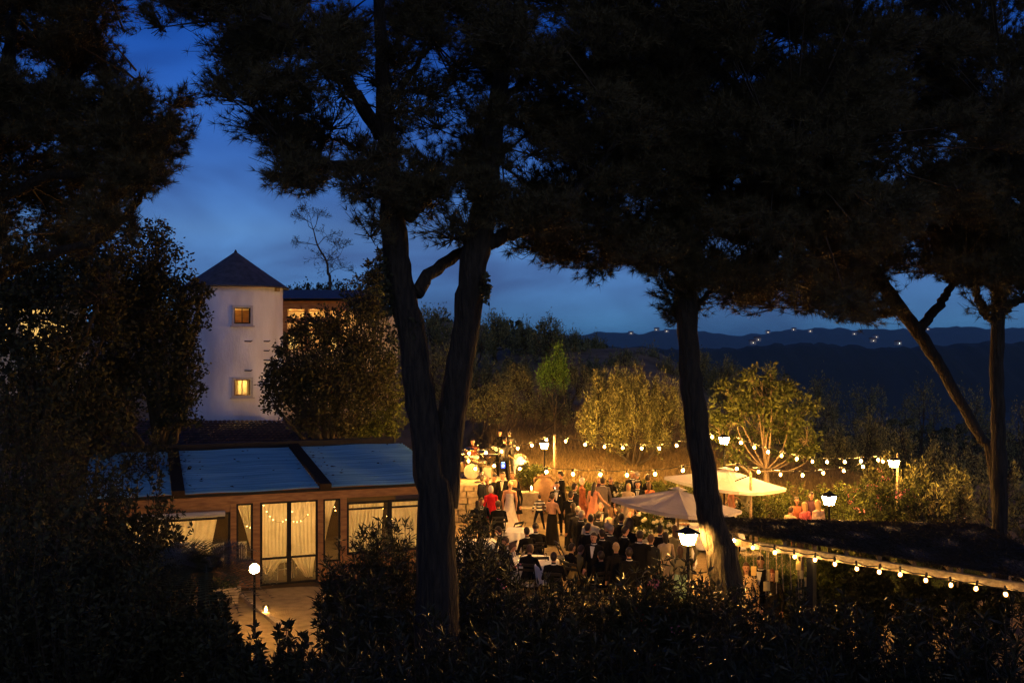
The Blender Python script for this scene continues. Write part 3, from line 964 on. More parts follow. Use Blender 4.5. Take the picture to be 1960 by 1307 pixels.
def pine(label, trunks, limbs, regions, seed, r_px=72, tw=44, tuft=5, nn=15, L=.15, W=.0085, group="umbrella pines in front of the party", seg=20):
    """trunks/limbs: lists of (px, py, d, r) control points; regions: (polygon, d0, d1, count)"""
    g = np.random.default_rng(seed); random.seed(seed)
    x0, y0, d0, _ = trunks[0][0]
    base = P(x0, y0, d0); base.z = ground_z(base.x, base.y) - .05
    T = thing("pine_tree", label, "pine tree", base, 0, group)
    skel = []
    for k, path in enumerate(trunks + limbs):
        pts = [tuple(P(px, py, d)) + (r,) for px, py, d, r in path]
        if k == 0:
            pts[0] = (pts[0][0], pts[0][1], base.z, pts[0][3])
        n = 46 if k < len(trunks) else 22
        c = curve_pts(pts, n)
        if k >= len(trunks):
            c[1:-1, :3] += g.normal(size=(n - 1, 3)) * .018
        else:
            c[1:-1, :3] += g.normal(size=(n - 1, 3)) * .012
        m = MB()
        m.tube([Vector(p[:3]) - base for p in c], list(np.maximum(c[:, 3], .01)), seg if k < len(trunks) else 10, rough=.075)
        m.build("trunk" if k < len(trunks) else "limb", M_bark, T, smooth=True)
        if k >= len(trunks): skel.append(c[4:])
        else: skel.append(c[int(n * .45):])
    S = np.concatenate(skel, 0)[:, :3]
    Vn, Fn, Vt, Ft = [], [], [], []
    on = ot = 0
    for poly, da, db, cnt in regions:
        xs_ = [p[0] for p in poly]; ys_ = [p[1] for p in poly]
        cs = []
        tries = 0
        while len(cs) < cnt and tries < cnt * 60:
            tries += 1
            x = g.uniform(min(xs_), max(xs_)); y = g.uniform(min(ys_), max(ys_))
            if not in_poly([x], [y], poly)[0]: continue
            d = g.uniform(da, db)
            a = np.linspace(0, 2 * pi, 8, endpoint=False)
            ok = 1 - np.mean([in_poly(x + np.cos(a) * r_px * .6, y + np.sin(a) * r_px * .6, s) for s in SKY], axis=1).max()
            if g.random() > ok ** 3: continue
            cs.append((x, y, d))
        for x, y, d in cs:
            c = np.array(P(x, y, d)); rad = r_px / F * d * g.uniform(.75, 1.25)
            j = np.argmin(np.linalg.norm(S - c, axis=1)); root = S[j]
            dd = root - c
            if np.linalg.norm(dd) > rad * 2.6: root = c + unit(dd) * rad * 2.6
            hub = c + (root - c) * .25 + np.array([0, 0, -rad * .25])
            q = g.normal(size=(tw, 3)); q = unit(q) * (g.random((tw, 1)) ** .45)
            tips = c + q * np.array([rad, rad, rad * .62])
            mid = hub + (tips - hub) * .5 + g.normal(size=(tw, 3)) * rad * .12
            # bough to the hub, then two-piece twigs
            A = np.concatenate([root[None], np.repeat(hub[None], tw, 0), mid]); B = np.concatenate([hub[None], mid, tips])
            r0 = np.concatenate([[.022], np.full(tw, .009), np.full(tw, .006)]); r1 = np.concatenate([[.010], np.full(tw, .006), np.full(tw, .004)])
            mx, my = to_px((A + B) / 2)
            kp = keep_prob(mx, my, g) > .02
            hx_, hy_ = to_px(np.linspace(root, hub, 6))
            kp[0] = keep_prob(hx_, hy_, g).min() > .02
            v, f = twig_prisms(A[kp], B[kp], r0[kp], r1[kp])
            Vt.append(v); Ft.append(f + ot); ot += len(v)
            t = g.random((tw, tuft)) * .62 + .38
            t[:, 0] = 1.0
            Bp = np.where((t < .5)[..., None], hub + (mid[:, None] - hub) * (t * 2)[..., None], mid[:, None] + (tips - mid)[:, None] * (t * 2 - 1)[..., None]).reshape(-1, 3)
            dirs = np.repeat(unit(tips - mid + np.array([0, 0, .04])), tuft, 0)
            kx, ky = to_px(Bp)
            pr = keep_prob(kx, ky, g)
            kk = g.random(len(Bp)) < pr
            if not kk.any(): continue
            v, f = needles(Bp[kk], dirs[kk], nn, L, W, .62, int(g.integers(1e9)))
            Vn.append(v); Fn.append(f + on); on += len(v)
    bs = np.array(base, dtype=np.float32)
    np_obj("branches", np.concatenate(Vt) - bs, np.concatenate(Ft), M_twig, T, kind="stuff")
    np_obj("crown", np.concatenate(Vn) - bs, np.concatenate(Fn), M_needle, T, kind="stuff")
    return T

def rect(a, b, c, d): return [(a, b), (c, b), (c, d), (a, d)]
D1 = 15.0
pine("big twin-trunked pine, its two dark trunks forking in front of the pavilion's right end",
     [[(840, 1150, D1, .40), (836, 1000, D1, .275), (825, 900, D1, .24), (806, 780, D1, .225), (787, 640, D1, .205), (770, 560, D1, .205), (756, 480, D1, .195), (746, 350, D1, .165), (736, 200, D1, .125), (728, 60, D1, .09), (722, -60, D1, .07)],
      [(846, 970, D1 + .1, .235), (859, 840, D1 + .2, .215), (877, 720, D1 + .2, .21), (889, 640, D1 + .2, .20), (903, 540, D1 + .2, .215), (916, 460, D1 + .2, .21), (928, 380, D1 + .2, .18), (940, 280, D1 + .2, .155), (958, 140, D1 + .2, .12), (972, -80, D1 + .2, .08)]],
     [[(728, 326, D1, .085), (690, 322, D1 - .3, .075), (640, 316, D1 - .5, .07), (600, 306, D1 - .6, .055), (560, 282, D1 - .6, .04), (530, 258, D1 - .7, .025)],
      [(728, 262, D1, .11), (696, 205, D1 - .3, .10), (658, 152, D1 - .6, .09), (622, 112, D1 - .9, .075), (575, 70, D1 - 1.2, .05), (520, 40, D1 - 1.4, .03)],
      [(724, 308, D1, .04), (680, 282, D1 + .3, .033), (640, 266, D1 + .4, .024), (622, 260, D1 + .4, .012)],
      [(735, 168, D1, .04), (716, 160, D1 - .2, .03), (698, 153, D1 - .3, .012)],
      [(782, 416, D1, .10), (812, 388, D1 + .4, .085), (850, 358, D1 + .7, .07), (900, 330, D1 + .9, .055), (960, 300, D1 + 1.2, .03)],
      [(798, 560, D1, .115), (818, 532, D1 + .2, .10), (850, 504, D1 + .6, .095), (890, 484, D1 + .9, .09), (940, 464, D1 + .9, .085), (1010, 430, D1 + 1.0, .075), (1080, 378, D1 + 1.2, .07), (1130, 345, D1 + 1.4, .055), (1200, 300, D1 + 1.7, .035)],
      [(930, 470, D1 + .2, .13), (960, 452, D1 + .3, .11), (1010, 438, D1 + .3, .10), (1070, 400, D1 + .4, .085), (1120, 350, D1 + .6, .06), (1180, 270, D1 + .8, .04)],
      [(740, 200, D1, .06), (780, 150, D1 + .3, .05), (830, 80, D1 + .5, .03)],
      [(950, 200, D1, .06), (1010, 150, D1 - .3, .05), (1080, 80, D1 - .5, .03)]],
     [(rect(250, -230, 1000, 60), 12.8, 18.5, 84), ([(310, 60), (740, 60), (740, 470), (670, 430), (640, 350), (510, 395), (420, 270), (390, 150)], 13.0, 17.5, 58), (rect(740, 40, 960, 300), 13.4, 17.8, 28),
      ([(745, 290), (960, 290), (900, 460), (800, 470)], 14.6, 17.5, 16), ([(940, 40), (1230, 40), (1230, 300), (1180, 420), (960, 460)], 14.2, 18.0, 36)], 11)
D2 = 18.0
pine("tall pine leaning right over the parasols, its foot lit by the lantern",
     [[(1404, 1200, D2, .33), (1388, 1100, D2, .285), (1366, 1010, D2, .245), (1351, 930, D2, .23), (1336, 840, D2, .21), (1326, 760, D2, .205), (1320, 680, D2, .185), (1314, 580, D2, .185), (1304, 440, D2, .165), (1292, 280, D2, .13), (1286, 100, D2, .09), (1280, -120, D2, .05)]],
     [[(1332, 600, D2, .05), (1345, 572, D2 + .3, .045), (1380, 545, D2 + .6, .04), (1430, 530, D2 + .8, .025)],
      [(1305, 520, D2, .06), (1260, 490, D2 + .4, .05), (1200, 462, D2 + .7, .04), (1130, 450, D2 + 1.0, .03), (1060, 455, D2 + 1.2, .016)],
      [(1302, 420, D2, .07), (1360, 360, D2 - .4, .06), (1440, 320, D2 - .8, .04), (1520, 300, D2 - 1.2, .02)],
      [(1298, 340, D2, .07), (1240, 270, D2 + .5, .055), (1160, 220, D2 + 1, .035)],
      [(1290, 220, D2, .06), (1370, 150, D2 + .5, .05), (1460, 100, D2 + 1, .03)]],
     [(rect(900, -260, 1700, 120), 14.5, 21, 115), ([(1000, 100), (1720, 100), (1700, 420), (1640, 600), (1500, 600), (1340, 590), (1300, 590), (1200, 480), (1000, 440)], 15.5, 21.5, 190), (rect(1230, 0, 1960, 440), 16, 24, 95),
      ([(965, 440), (1230, 430), (1240, 500), (1150, 535), (1095, 540), (1000, 500)], 16.5, 20.5, 22), ([(1262, 560), (1300, 560), (1300, 605), (1275, 605)], 18, 18.8, 2)], 12, tw=42, W=.0100, L=.165)
D3 = 25.0
pine("leaning pine with a slanting trunk at the right, forked high up",
     [[(1912, 960, D3, .115), (1900, 890, D3, .115), (1872, 830, D3, .12), (1830, 755, D3, .13), (1786, 680, D3, .145), (1745, 620, D3, .165), (1708, 570, D3, .165), (1680, 525, D3, .145), (1650, 470, D3, .15), (1610, 400, D3, .10)]],
     [[(1762, 628, D3, .13), (1785, 598, D3 + .3, .12), (1806, 572, D3 + .5, .105), (1822, 548, D3 + .6, .09), (1850, 510, D3 + .8, .05)],
      [(1722, 590, D3, .10), (1690, 602, D3 - .3, .08), (1656, 606, D3 - .6, .065), (1620, 590, D3 - .8, .04)],
      [(1706, 572, D3, .10), (1672, 585, D3 + .3, .075), (1630, 575, D3 + .6, .055), (1580, 560, D3 + .8, .03)],
      [(1690, 545, D3, .10), (1650, 552, D3 + .2, .075), (1600, 540, D3 + .4, .05), (1540, 530, D3 + .5, .025)]],
     [([(1420, 380), (1900, 300), (1900, 560), (1700, 530), (1690, 615), (1600, 632), (1500, 612), (1420, 590)], 22.5, 27.5, 75), (rect(1480, -100, 2000, 330), 23, 29, 70)], 13, tw=40, W=.0135, L=.19)
D4 = 22.0
pine("straight dark pine at the right edge with a fork of upturned limbs",
     [[(1916, 1010, D4, .17), (1914, 930, D4, .155), (1910, 800, D4, .145), (1908, 700, D4, .142), (1911, 600, D4, .142), (1916, 540, D4, .17), (1922, 430, D4, .12), (1926, 250, D4, .07)]],
     [[(1906, 616, D4, .10), (1886, 598, D4, .09), (1872, 574, D4, .085), (1866, 540, D4, .07), (1850, 490, D4, .04)],
      [(1918, 596, D4, .10), (1945, 578, D4, .09), (1980, 562, D4, .07), (2060, 530, D4, .04)],
      [(1918, 552, D4, .10), (1945, 528, D4, .09), (1985, 508, D4, .06), (2060, 480, D4, .03)]],
     [([(1790, 420), (1960, 380), (2150, 350), (2150, 545), (1930, 552), (1880, 590), (1830, 550)], 20, 24.5, 40), (rect(1740, -200, 2150, 420), 19.5, 25, 90)], 14, tw=40, W=.012, L=.175)
D5 = 17.0
pine("dense dark pine filling the upper left corner, bristling with upright shoots",
     [[(-110, 1120, D5, .36), (-100, 900, D5, .32), (-80, 700, D5, .28), (-50, 480, D5, .22), (-10, 250, D5, .15), (30, 20, D5, .08), (50, -150, D5, .05)]],
     [[(-60, 560, D5, .10), (60, 500, D5, .09), (190, 460, D5 - .3, .07), (250, 400, D5 - .5, .05), (300, 340, D5 - .6, .03)],
      [(-40, 400, D5, .10), (90, 340, D5, .09), (210, 320, D5 - .4, .06), (290, 260, D5 - .7, .04), (350, 220, D5 - .8, .02)],
      [(-50, 480, D5, .07), (-90, 400, D5 + .4, .05), (-140, 340, D5 + .8, .03)],
      [(-10, 260, D5, .08), (110, 220, D5, .07), (200, 190, D5, .05), (270, 150, D5 - .4, .03)]],
     [([(-160, -220), (225, -220), (225, 0), (250, 50), (255, 115), (320, 140), (365, 180), (378, 260), (345, 320), (262, 395), (250, 460), (300, 430), (-160, 520)], 14.5, 20.5, 195)], 15, L=.16, W=.0100, tw=46)

# ------------------------------------------------------------ broad-leaved trees and shrubs
def bough_tree(name, label, cat, base, r0, blobs, m_leaf, n_leaf, L, W, seed, group=None, stems=1, limb_m=None, clump=.28, up=0.0, twigs=True, bulk=14, bare=False, per=26, lat=.42, limb_k=.5):
    """blobs: (centre, (rx, ry, rz)) in world space. Trunk, limbs to every blob, twigs and leaf clumps through the blobs' volume."""
    g = np.random.default_rng(seed); random.seed(seed)
    base = Vector(base)
    T = thing(name, label, cat, base, 0, group)
    limb_m = limb_m or M_twig
    bl = [(np.array(c, float), np.array(r, float) if hasattr(r, '__len__') else np.full(3, float(r))) for c, r in blobs]
    zmin = min(c[2] - r[2] for c, r in bl)
    top = np.mean([c for c, r in bl], axis=0)
    fork = np.array(base) + (top - np.array(base)) * .38
    m = MB()
    if stems == 1:
        pts = curve_pts([(0, 0, -.15, r0 * 1.25), (g.normal() * .04, g.normal() * .04, (fork[2] - base.z) * .5, r0), (*(fork - np.array(base)), r0 * .75)], 10)
        m.tube([p[:3] for p in pts], list(pts[:, 3]), 10, rough=.05)
    tw_a, tw_b, tr0, tr1 = [], [], [], []
    Cs, Ds = [], []
    vol = np.array([r.prod() ** (2 / 3) for c, r in bl]); vol = vol / vol.sum()
    for (c, r), w in zip(bl, vol):
        st = fork if stems == 1 else np.array(base) + np.array([g.normal() * .15 * stems ** .3, g.normal() * .15, 0])
        a = c - np.array([0, 0, r[2] * .5])
        mid = (st + a) / 2 + g.normal(size=3) * .12
        rr_ = r0 * limb_k
        pts = curve_pts([(*(st - np.array(base)), rr_), (*(mid - np.array(base)), rr_ * .7), (*(a - np.array(base)), rr_ * .45), (*(c + np.array([0, 0, r[2] * .3]) - np.array(base)), rr_ * .2)], 10)
        m.tube([p[:3] for p in pts], list(pts[:, 3]), 7, rough=.04)
        nb = max(5, int(bulk * (w * len(bl)) ** .5))
        n_c = max(8, int(n_leaf * w / per))
        q = unit(g.normal(size=(n_c, 3))) * (g.random((n_c, 1)) ** .4)
        hub = c + q * r
        src = np.array([c + np.array([0, 0, -r[2] * .45])]) + g.normal(size=(n_c, 3)) * r * .18
        midp = (src + hub) / 2 + g.normal(size=(n_c, 3)) * r * .07
        tw_a += [src, midp]; tw_b += [midp, hub]
        tr0 += [np.full(n_c, rr_ * .28 + .004), np.full(n_c, rr_ * .16 + .003)]; tr1 += [np.full(n_c, rr_ * .16 + .003), np.full(n_c, .003)]
        k = int(n_leaf * w / n_c)
        sg = clump * float(r.mean()) ** .5
        cc = np.repeat(hub, k, 0) + g.normal(size=(n_c * k, 3)) * sg * np.array([lat, lat, .42 + up * .5])
        Cs.append(cc)
        od = unit(np.repeat(hub - c, k, 0)) * .5 + np.array([0, 0, up])
        Ds.append(od)
    m.build("trunk" if stems == 1 else "stems", limb_m, T, smooth=True)
    bs = np.array(base, dtype=np.float32)
    v, f = twig_prisms(np.concatenate(tw_a), np.concatenate(tw_b), np.concatenate(tr0), np.concatenate(tr1))
    np_obj("branches", v - bs, f, limb_m, T, kind="stuff")
    if not bare:
        v, f = leaves(np.concatenate(Cs), L, W, np.concatenate(Ds), 1.0, seed)
        np_obj("crown", v - bs, f, m_leaf, T, kind="stuff")
    return T

def blob(px, py, d, rpx, ry=None, rz=None):
    r = rpx / F * d
    return (tuple(P(px, py, d)), (r, (ry or rpx) / F * d, (rz or rpx) / F * d))
def gbase(px, d, dz=0.0):
    x = (px - 980) / F * d
    return (x, d, ground_z(x, d) + dz)

bough_tree("oak_tree", "dark evergreen oak overlapping the left side of the white tower", "tree", gbase(300, 31), .2,
           [blob(300, 520, 31, 70, rz=62), blob(345, 570, 31, 48), blob(350, 640, 31, 42), blob(320, 710, 31, 62), blob(325, 775, 31, 42, rz=30), blob(240, 560, 31.5, 80), blob(230, 680, 31.5, 85), blob(180, 770, 31.5, 90), blob(290, 600, 30.5, 70), blob(300, 455, 31, 28, rz=30), blob(366, 690, 30.6, 26, rz=34), blob(360, 755, 30.6, 32, rz=36), blob(340, 800, 30.4, 40, rz=26), blob(385, 560, 30.8, 22), blob(378, 610, 30.8, 24)],
           M_oak, 21500, .13, .075, 21, clump=.34)
bough_tree("oak_tree", "black bushy tree below the left pine with lit windows glinting through", "tree", gbase(60, 29), .2,
           [blob(60, 520, 29, 110), blob(180, 480, 29, 90), blob(200, 610, 29, 66), blob(40, 760, 29, 130), blob(170, 800, 29, 100), blob(-80, 620, 29, 90), blob(20, 560, 29, 60), blob(110, 640, 28, 70), blob(30, 640, 28, 60), blob(190, 540, 28, 70), blob(90, 720, 28, 80)],
           M_oak, 19000, .15, .095, 22, clump=.36)
bough_tree("oak_tree", "dark bushy tree hugging the right side of the white tower", "tree", gbase(640, 35), .18,
           [blob(585, 690, 35, 62), blob(560, 735, 35, 40), blob(620, 625, 35.5, 38), blob(600, 770, 35, 58), blob(680, 640, 36, 58), blob(700, 720, 36, 70), blob(640, 720, 35, 60), blob(655, 790, 35, 52), blob(530, 706, 34.8, 22), blob(575, 628, 35.4, 26), blob(690, 570, 37, 42), blob(522, 728, 34.6, 26), blob(530, 765, 34.6, 30), blob(545, 660, 34.8, 20)],
           M_oak, 19500, .13, .075, 23, clump=.30)
bough_tree("laurel_shrub", "ivy-like shrub behind the pavilion roof, yellow lit at its foot", "shrub", gbase(740, 37.5), .09,
           [blob(745, 690, 37.5, 32, rz=52), blob(750, 760, 37.5, 34, rz=50), blob(700, 800, 37.5, 44, rz=34), blob(740, 812, 37.2, 42, rz=26), blob(690, 828, 37, 32, rz=16), blob(725, 590, 39, 30, rz=44)],
           M_fresh, 9000, .10, .055, 24, clump=.24, stems=6)
bough_tree("oak_tree", "small dark tree rising beside the left fork of the twin pine", "tree", gbase(722, 46), .12,
           [blob(722, 520, 46, 24, rz=26), blob(712, 550, 46, 26), blob(740, 560, 46, 24), blob(728, 490, 46, 9, rz=12)], M_oak, 3800, .14, .08, 25, clump=.25)
# bare tree against the sky
def bare_tree():
    g = np.random.default_rng(5); random.seed(5)
    base = Vector(gbase(632, 60))
    T = thing("bare_tree", "thin nearly bare tree standing against the sky right of the tower", "tree", base)
    A, B, r0, r1, tips = [], [], [], [], []
    def grow(p, d, L, r, depth):
        q = p + d * L
        A.append(p); B.append(q); r0.append(r); r1.append(r * .72)
        if depth == 0:
            tips.append(q); return
        for k in range(2 if depth > 4 else int(g.integers(2, 4))):
            nd = unit((d + g.normal(size=3) * np.array([.55, .5, .35]) + np.array([0, 0, .06]))[None])[0]
            grow(q, nd, L * g.uniform(.68, .92), r * .66, depth - 1)
    p0 = np.array(P(632, 548, 60)); p1 = np.array(P(628, 525, 60)); p2 = np.array(P(625, 500, 60)); p3 = np.array(P(608, 470, 60)); p4 = np.array(P(600, 440, 60))
    m = MB(); c = curve_pts([(*base, .12), (*p0, .09), (*p1, .08), (*p2, .065), (*p3, .05), (*p4, .03)], 20)
    m.tube([Vector(q[:3]) - base for q in c], list(c[:, 3]), 8); m.build("trunk", M_twig, T, smooth=True)
    for p, d, L, n in ((p2, (.55, 0, .75), .55, 6), (p2, (.8, .2, .2), .5, 6), (p1, (.75, -.3, .5), .5, 5), (p3, (.5, .3, .7), .45, 6), (p3, (-.8, 0, .2), .42, 5), (p4, (-.3, 0, .9), .42, 6), (p4, (-.7, .3, .5), .4, 5), (p4, (.4, 0, .8), .4, 5), (p2, (-.6, .3, .35), .4, 5)):
        grow(p, unit(np.array([d], float))[0], L, .03, n)
    bs = np.array(base, dtype=np.float32)
    v, f = twig_prisms(np.array(A), np.array(B), np.maximum(np.array(r0), .008), np.maximum(np.array(r1), .007))
    np_obj("branches", v - bs, f, M_twig, T, kind="stuff")
    tp = np.array(tips)
    v, f = leaves(tp + g.normal(size=tp.shape) * .05, .07, .035, None, 1, 5)
    np_obj("leaves", v - bs, f, M_oak, T, kind="stuff")
bare_tree()

# clipped hedge / trees on the rise behind the villa
for k, (px, d, top, w) in enumerate(((556, 60, 548, 34), (596, 61, 546, 34), (632, 62, 545, 36), (672, 62, 552, 36), (706, 62, 560, 34), (500, 60, 552, 40), (430, 60, 556, 40), (360, 60, 550, 44))):
    bough_tree("cypress_tree", ["dark hedge tree right beside the tower's eave", "second dark hedge tree from the tower's eave", "dark hedge tree under the bare tree", "dark hedge tree right of the bare tree", "rightmost dark hedge tree behind the villa roof",
                "hedge tree hidden behind the tower's right half", "hedge tree hidden behind the tower", "hedge tree hidden left of the tower"][k], "tree", gbase(px, d), .15,
               [blob(px, top + 32, d, w * .8, rz=30), blob(px + 5, top + 70, d, w, rz=40), blob(px - 12, top + 18, d, 12, rz=14), blob(px + 12, top + 14, d, 11, rz=13)], M_oak, 2200, .2, .09, 40 + k, group="dark trees on the rise behind the villa", up=.9, clump=.3)

# the wooded rise in the middle distance
mids = [(830, 58, 590, 52), (900, 60, 600, 46), (948, 62, 600, 42), (1005, 64, 620, 36), (1050, 60, 612, 40), (1100, 66, 640, 34), (1145, 68, 650, 34), (930, 52, 690, 46), (985, 54, 685, 40), (1130, 56, 690, 40), (1190, 60, 672, 40), (1240, 64, 670, 40), (860, 50, 660, 60), (1200, 52, 720, 40), (1285, 60, 690, 44), (1340, 62, 680, 44), (1390, 60, 690, 44)]
mid_lb = ["crowning the wooded rise between the pine's forks", "rounded top just right of the twin pine", "second from the twin pine on the skyline", "in the dip of the dark skyline", "highest olive left of the sky gap", "small one where the skyline drops to the far hills", "last small one before the far blue hills",
          "halfway up the slope right of the twin pine", "grey-brown one left of the bright green shoot", "grey one right of the bright green shoot", "dark one above the big lit olive's middle", "dark one above the lit olive's right end", "behind the gap of the twin trunks", "just above the big lit olive",
          "behind the lantern pine's trunk, dark", "dark one just right of the lantern pine's trunk", "dark one above the round lit tree's left edge"]
for k, (px, d, top, w) in enumerate(mids):
    bough_tree("olive_tree", "olive tree " + mid_lb[k], "tree", gbase(px, d), .13,
               [blob(px, top + w * .9, d, w * .8), blob(px - w * .4, top + w * 1.3, d, w * .7), blob(px + w * .45, top + w * 1.2, d, w * .7), blob(px + w * .1, top + w * .4, d - .3, w * .42), blob(px - w * .2, top + w * .45, d + .3, w * .4)],
               M_olive, 3400, .18, .055, 60 + k, group="olive trees on the dark slope", up=.9, clump=.36, per=55, lat=.26)

# trees lit by the party
bough_tree("olive_tree", "big round olive bush lit gold above the string lights", "tree", gbase(1210, 39.6), .13,
           [blob(1165, 775, 39.6, 48, rz=44), blob(1215, 770, 39.6, 50, rz=42), blob(1262, 775, 39.6, 46, rz=40), blob(1195, 745, 39.6, 30, rz=30), blob(1240, 748, 39.6, 30, rz=28), blob(1150, 745, 39.6, 26, rz=34), blob(1140, 800, 39.2, 36, rz=40), blob(1280, 800, 39.2, 38, rz=40), blob(1220, 812, 39.0, 50, rz=36), blob(1170, 825, 39.2, 40, rz=30), blob(1262, 838, 38.8, 32, rz=24)],
           M_olive, 20000, .13, .042, 31, up=1.2, clump=.30, stems=5, per=75, lat=.22)
bough_tree("fig_tree", "round lit tree with bare pale branches behind the cream parasol", "tree", gbase(1466, 36), .11,
           [blob(1460, 745, 36, 52, rz=40), blob(1410, 790, 36, 48), blob(1510, 790, 36, 50), blob(1465, 800, 36.6, 62), blob(1385, 815, 36, 36), blob(1542, 830, 36, 36), blob(1440, 720, 36, 22, rz=22), blob(1475, 714, 36, 16, rz=18), blob(1505, 742, 36, 26), blob(1400, 750, 36, 26), blob(1520, 860, 36.3, 32), blob(1400, 860, 36.3, 34), blob(1545, 870, 36, 24)],
           M_fresh, 6800, .19, .075, 32, per=34, limb_k=.34, limb_m=mat("pale_bark", (.30, .22, .13), (.18, .13, .08), rough=.9, bump=.4), clump=.33)
bough_tree("young_cypress", "bright green leafy shoot standing out on the dark slope", "tree", gbase(1062, 42.5), .07,
           [blob(1062, 712, 42.5, 22, rz=28), blob(1068, 684, 42.5, 12, rz=24), blob(1043, 722, 42.5, 14, rz=20), blob(1078, 722, 42.5, 12, rz=20)], mat("spotlit_leaf", (.20, .36, .04), (.08, .15, .015), rough=.6, island=True, transl=.3), 3600, .11, .035, 33, up=1.3)  # green spotlight is put into the leaf colour, no lamp stands here
bough_tree("olive_tree", "grey-leaved tree right beside the bright green shoot", "tree", gbase(1095, 46.5), .09,
           [blob(1092, 705, 46.5, 24, rz=32), blob(1110, 730, 46.5, 26, rz=30), blob(1085, 750, 46.5, 32), blob(1050, 770, 46.5, 34)], M_olive, 4200, .12, .04, 34, up=1.0, per=60, lat=.22)
bough_tree("olive_tree", "twiggy shrub tree left of the green shoot above the stage", "tree", gbase(935, 43), .05,
           [blob(925, 760, 43, 30), blob(955, 745, 43, 28), blob(905, 790, 43, 26), blob(950, 785, 43, 30), blob(980, 770, 43, 24)], M_olive, 3200, .11, .04, 35, stems=8)
bough_tree("olive_tree", "twiggy shrub tree midway between the stage and the olive bush", "tree", gbase(1020, 44), .05,
           [blob(1010, 745, 44, 32), blob(1040, 775, 44, 28), blob(1000, 785, 44, 24), blob(1070, 790, 44, 24), blob(985, 720, 44, 24)], M_olive, 3200, .11, .04, 36, stems=8)
dark_right = [(1600, 42, 830, 44), (1660, 46, 800, 46), (1720, 44, 815, 50), (1780, 40, 860, 52), (1850, 42, 850, 56), (1690, 36, 875, 34), (1750, 33, 900, 38), (1830, 32, 905, 44), (1920, 34, 900, 60), (1580, 52, 770, 46), (1480, 58, 712, 50), (1560, 60, 715, 50), (1660, 58, 735, 54), (1760, 58, 735, 54), (1860, 56, 750, 60), (1950, 52, 770, 60)]
dl_ = ["just right of the round lit tree", "dark above the row of upper bulbs' end", "above the end lantern on its pole", "faintly lit right of the end lantern", "between the leaning and straight pine trunks", "low and lit behind the end lantern", "low grey one right of the pink oleander", "low one left of the straight pine's foot", "at the right edge behind the straight pine",
       "dark behind the round lit tree's right side", "dark above the round lit tree", "dark above the long row of bulbs", "dark on the slope left of the leaning trunk", "dark behind the leaning trunk's middle", "dark between the two right trunks, high up", "dark at the right edge, high up"]
for k, (px, d, top, w) in enumerate(dark_right):
    bough_tree("olive_tree", "olive tree " + dl_[k], "tree", gbase(px, d), .1,
               [blob(px, top + w * .8, d, w * .75), blob(px - w * .5, top + w * 1.2, d, w * .6), blob(px + w * .5, top + w * 1.1, d, w * .6), blob(px + w * .15, top + w * .35, d, w * .38, rz=w * .45), blob(px, top + w * 1.7, d, w * .9)],
               M_olive, 2600, .15, .045, 90 + k, group="olive trees on the right-hand slope", up=1.0, clump=.34, per=50, lat=.25)

# the dark woodland in the valley: crowns nobody could count
g = np.random.default_rng(99)
n_w = 520
wx = []
for k in range(n_w):
    d = float(np.exp(g.uniform(math.log(95), math.log(1100))))
    px = g.uniform(-200, 2200)
    x = (px - 980) / F * d
    z = ground_z(x, d); h = g.uniform(3.2, 6.5) * (1 + d / 1500)
    lim = np.interp(px, [700, 760, 900, 1000, 1100, 1180, 1280, 2300], [560, 590, 604, 616, 640, 658, 672, 676]) + g.uniform(0, 14)
    h = min(h, (CZ - (lim - 653.5) / F * d - z) / 1.08)
    if h < 1.6: continue
    wx.append((x, d, z, h))
C, Ls = [], []
for x, y, z, h in wx:
    k = 230
    q = unit(g.normal(size=(k, 3))) * (g.random((k, 1)) ** .3)
    C.append(np.array([x, y, z + h * .55]) + q * np.array([h * .8, h * .8, h * .5])); Ls.append(np.full(k, h * .20))
C = np.concatenate(C); Ls = np.concatenate(Ls)
v, f = leaves(C, 1.0, .62, None, 1, 98)
v = (v.reshape(-1, 4, 3) - C[:, None]) * Ls[:, None, None] + C[:, None]
tag(np_obj("woodland", v.reshape(-1, 3), f, M_oak, kind="stuff"), "dark wooded valley stretching to the blue hills", "woodland")

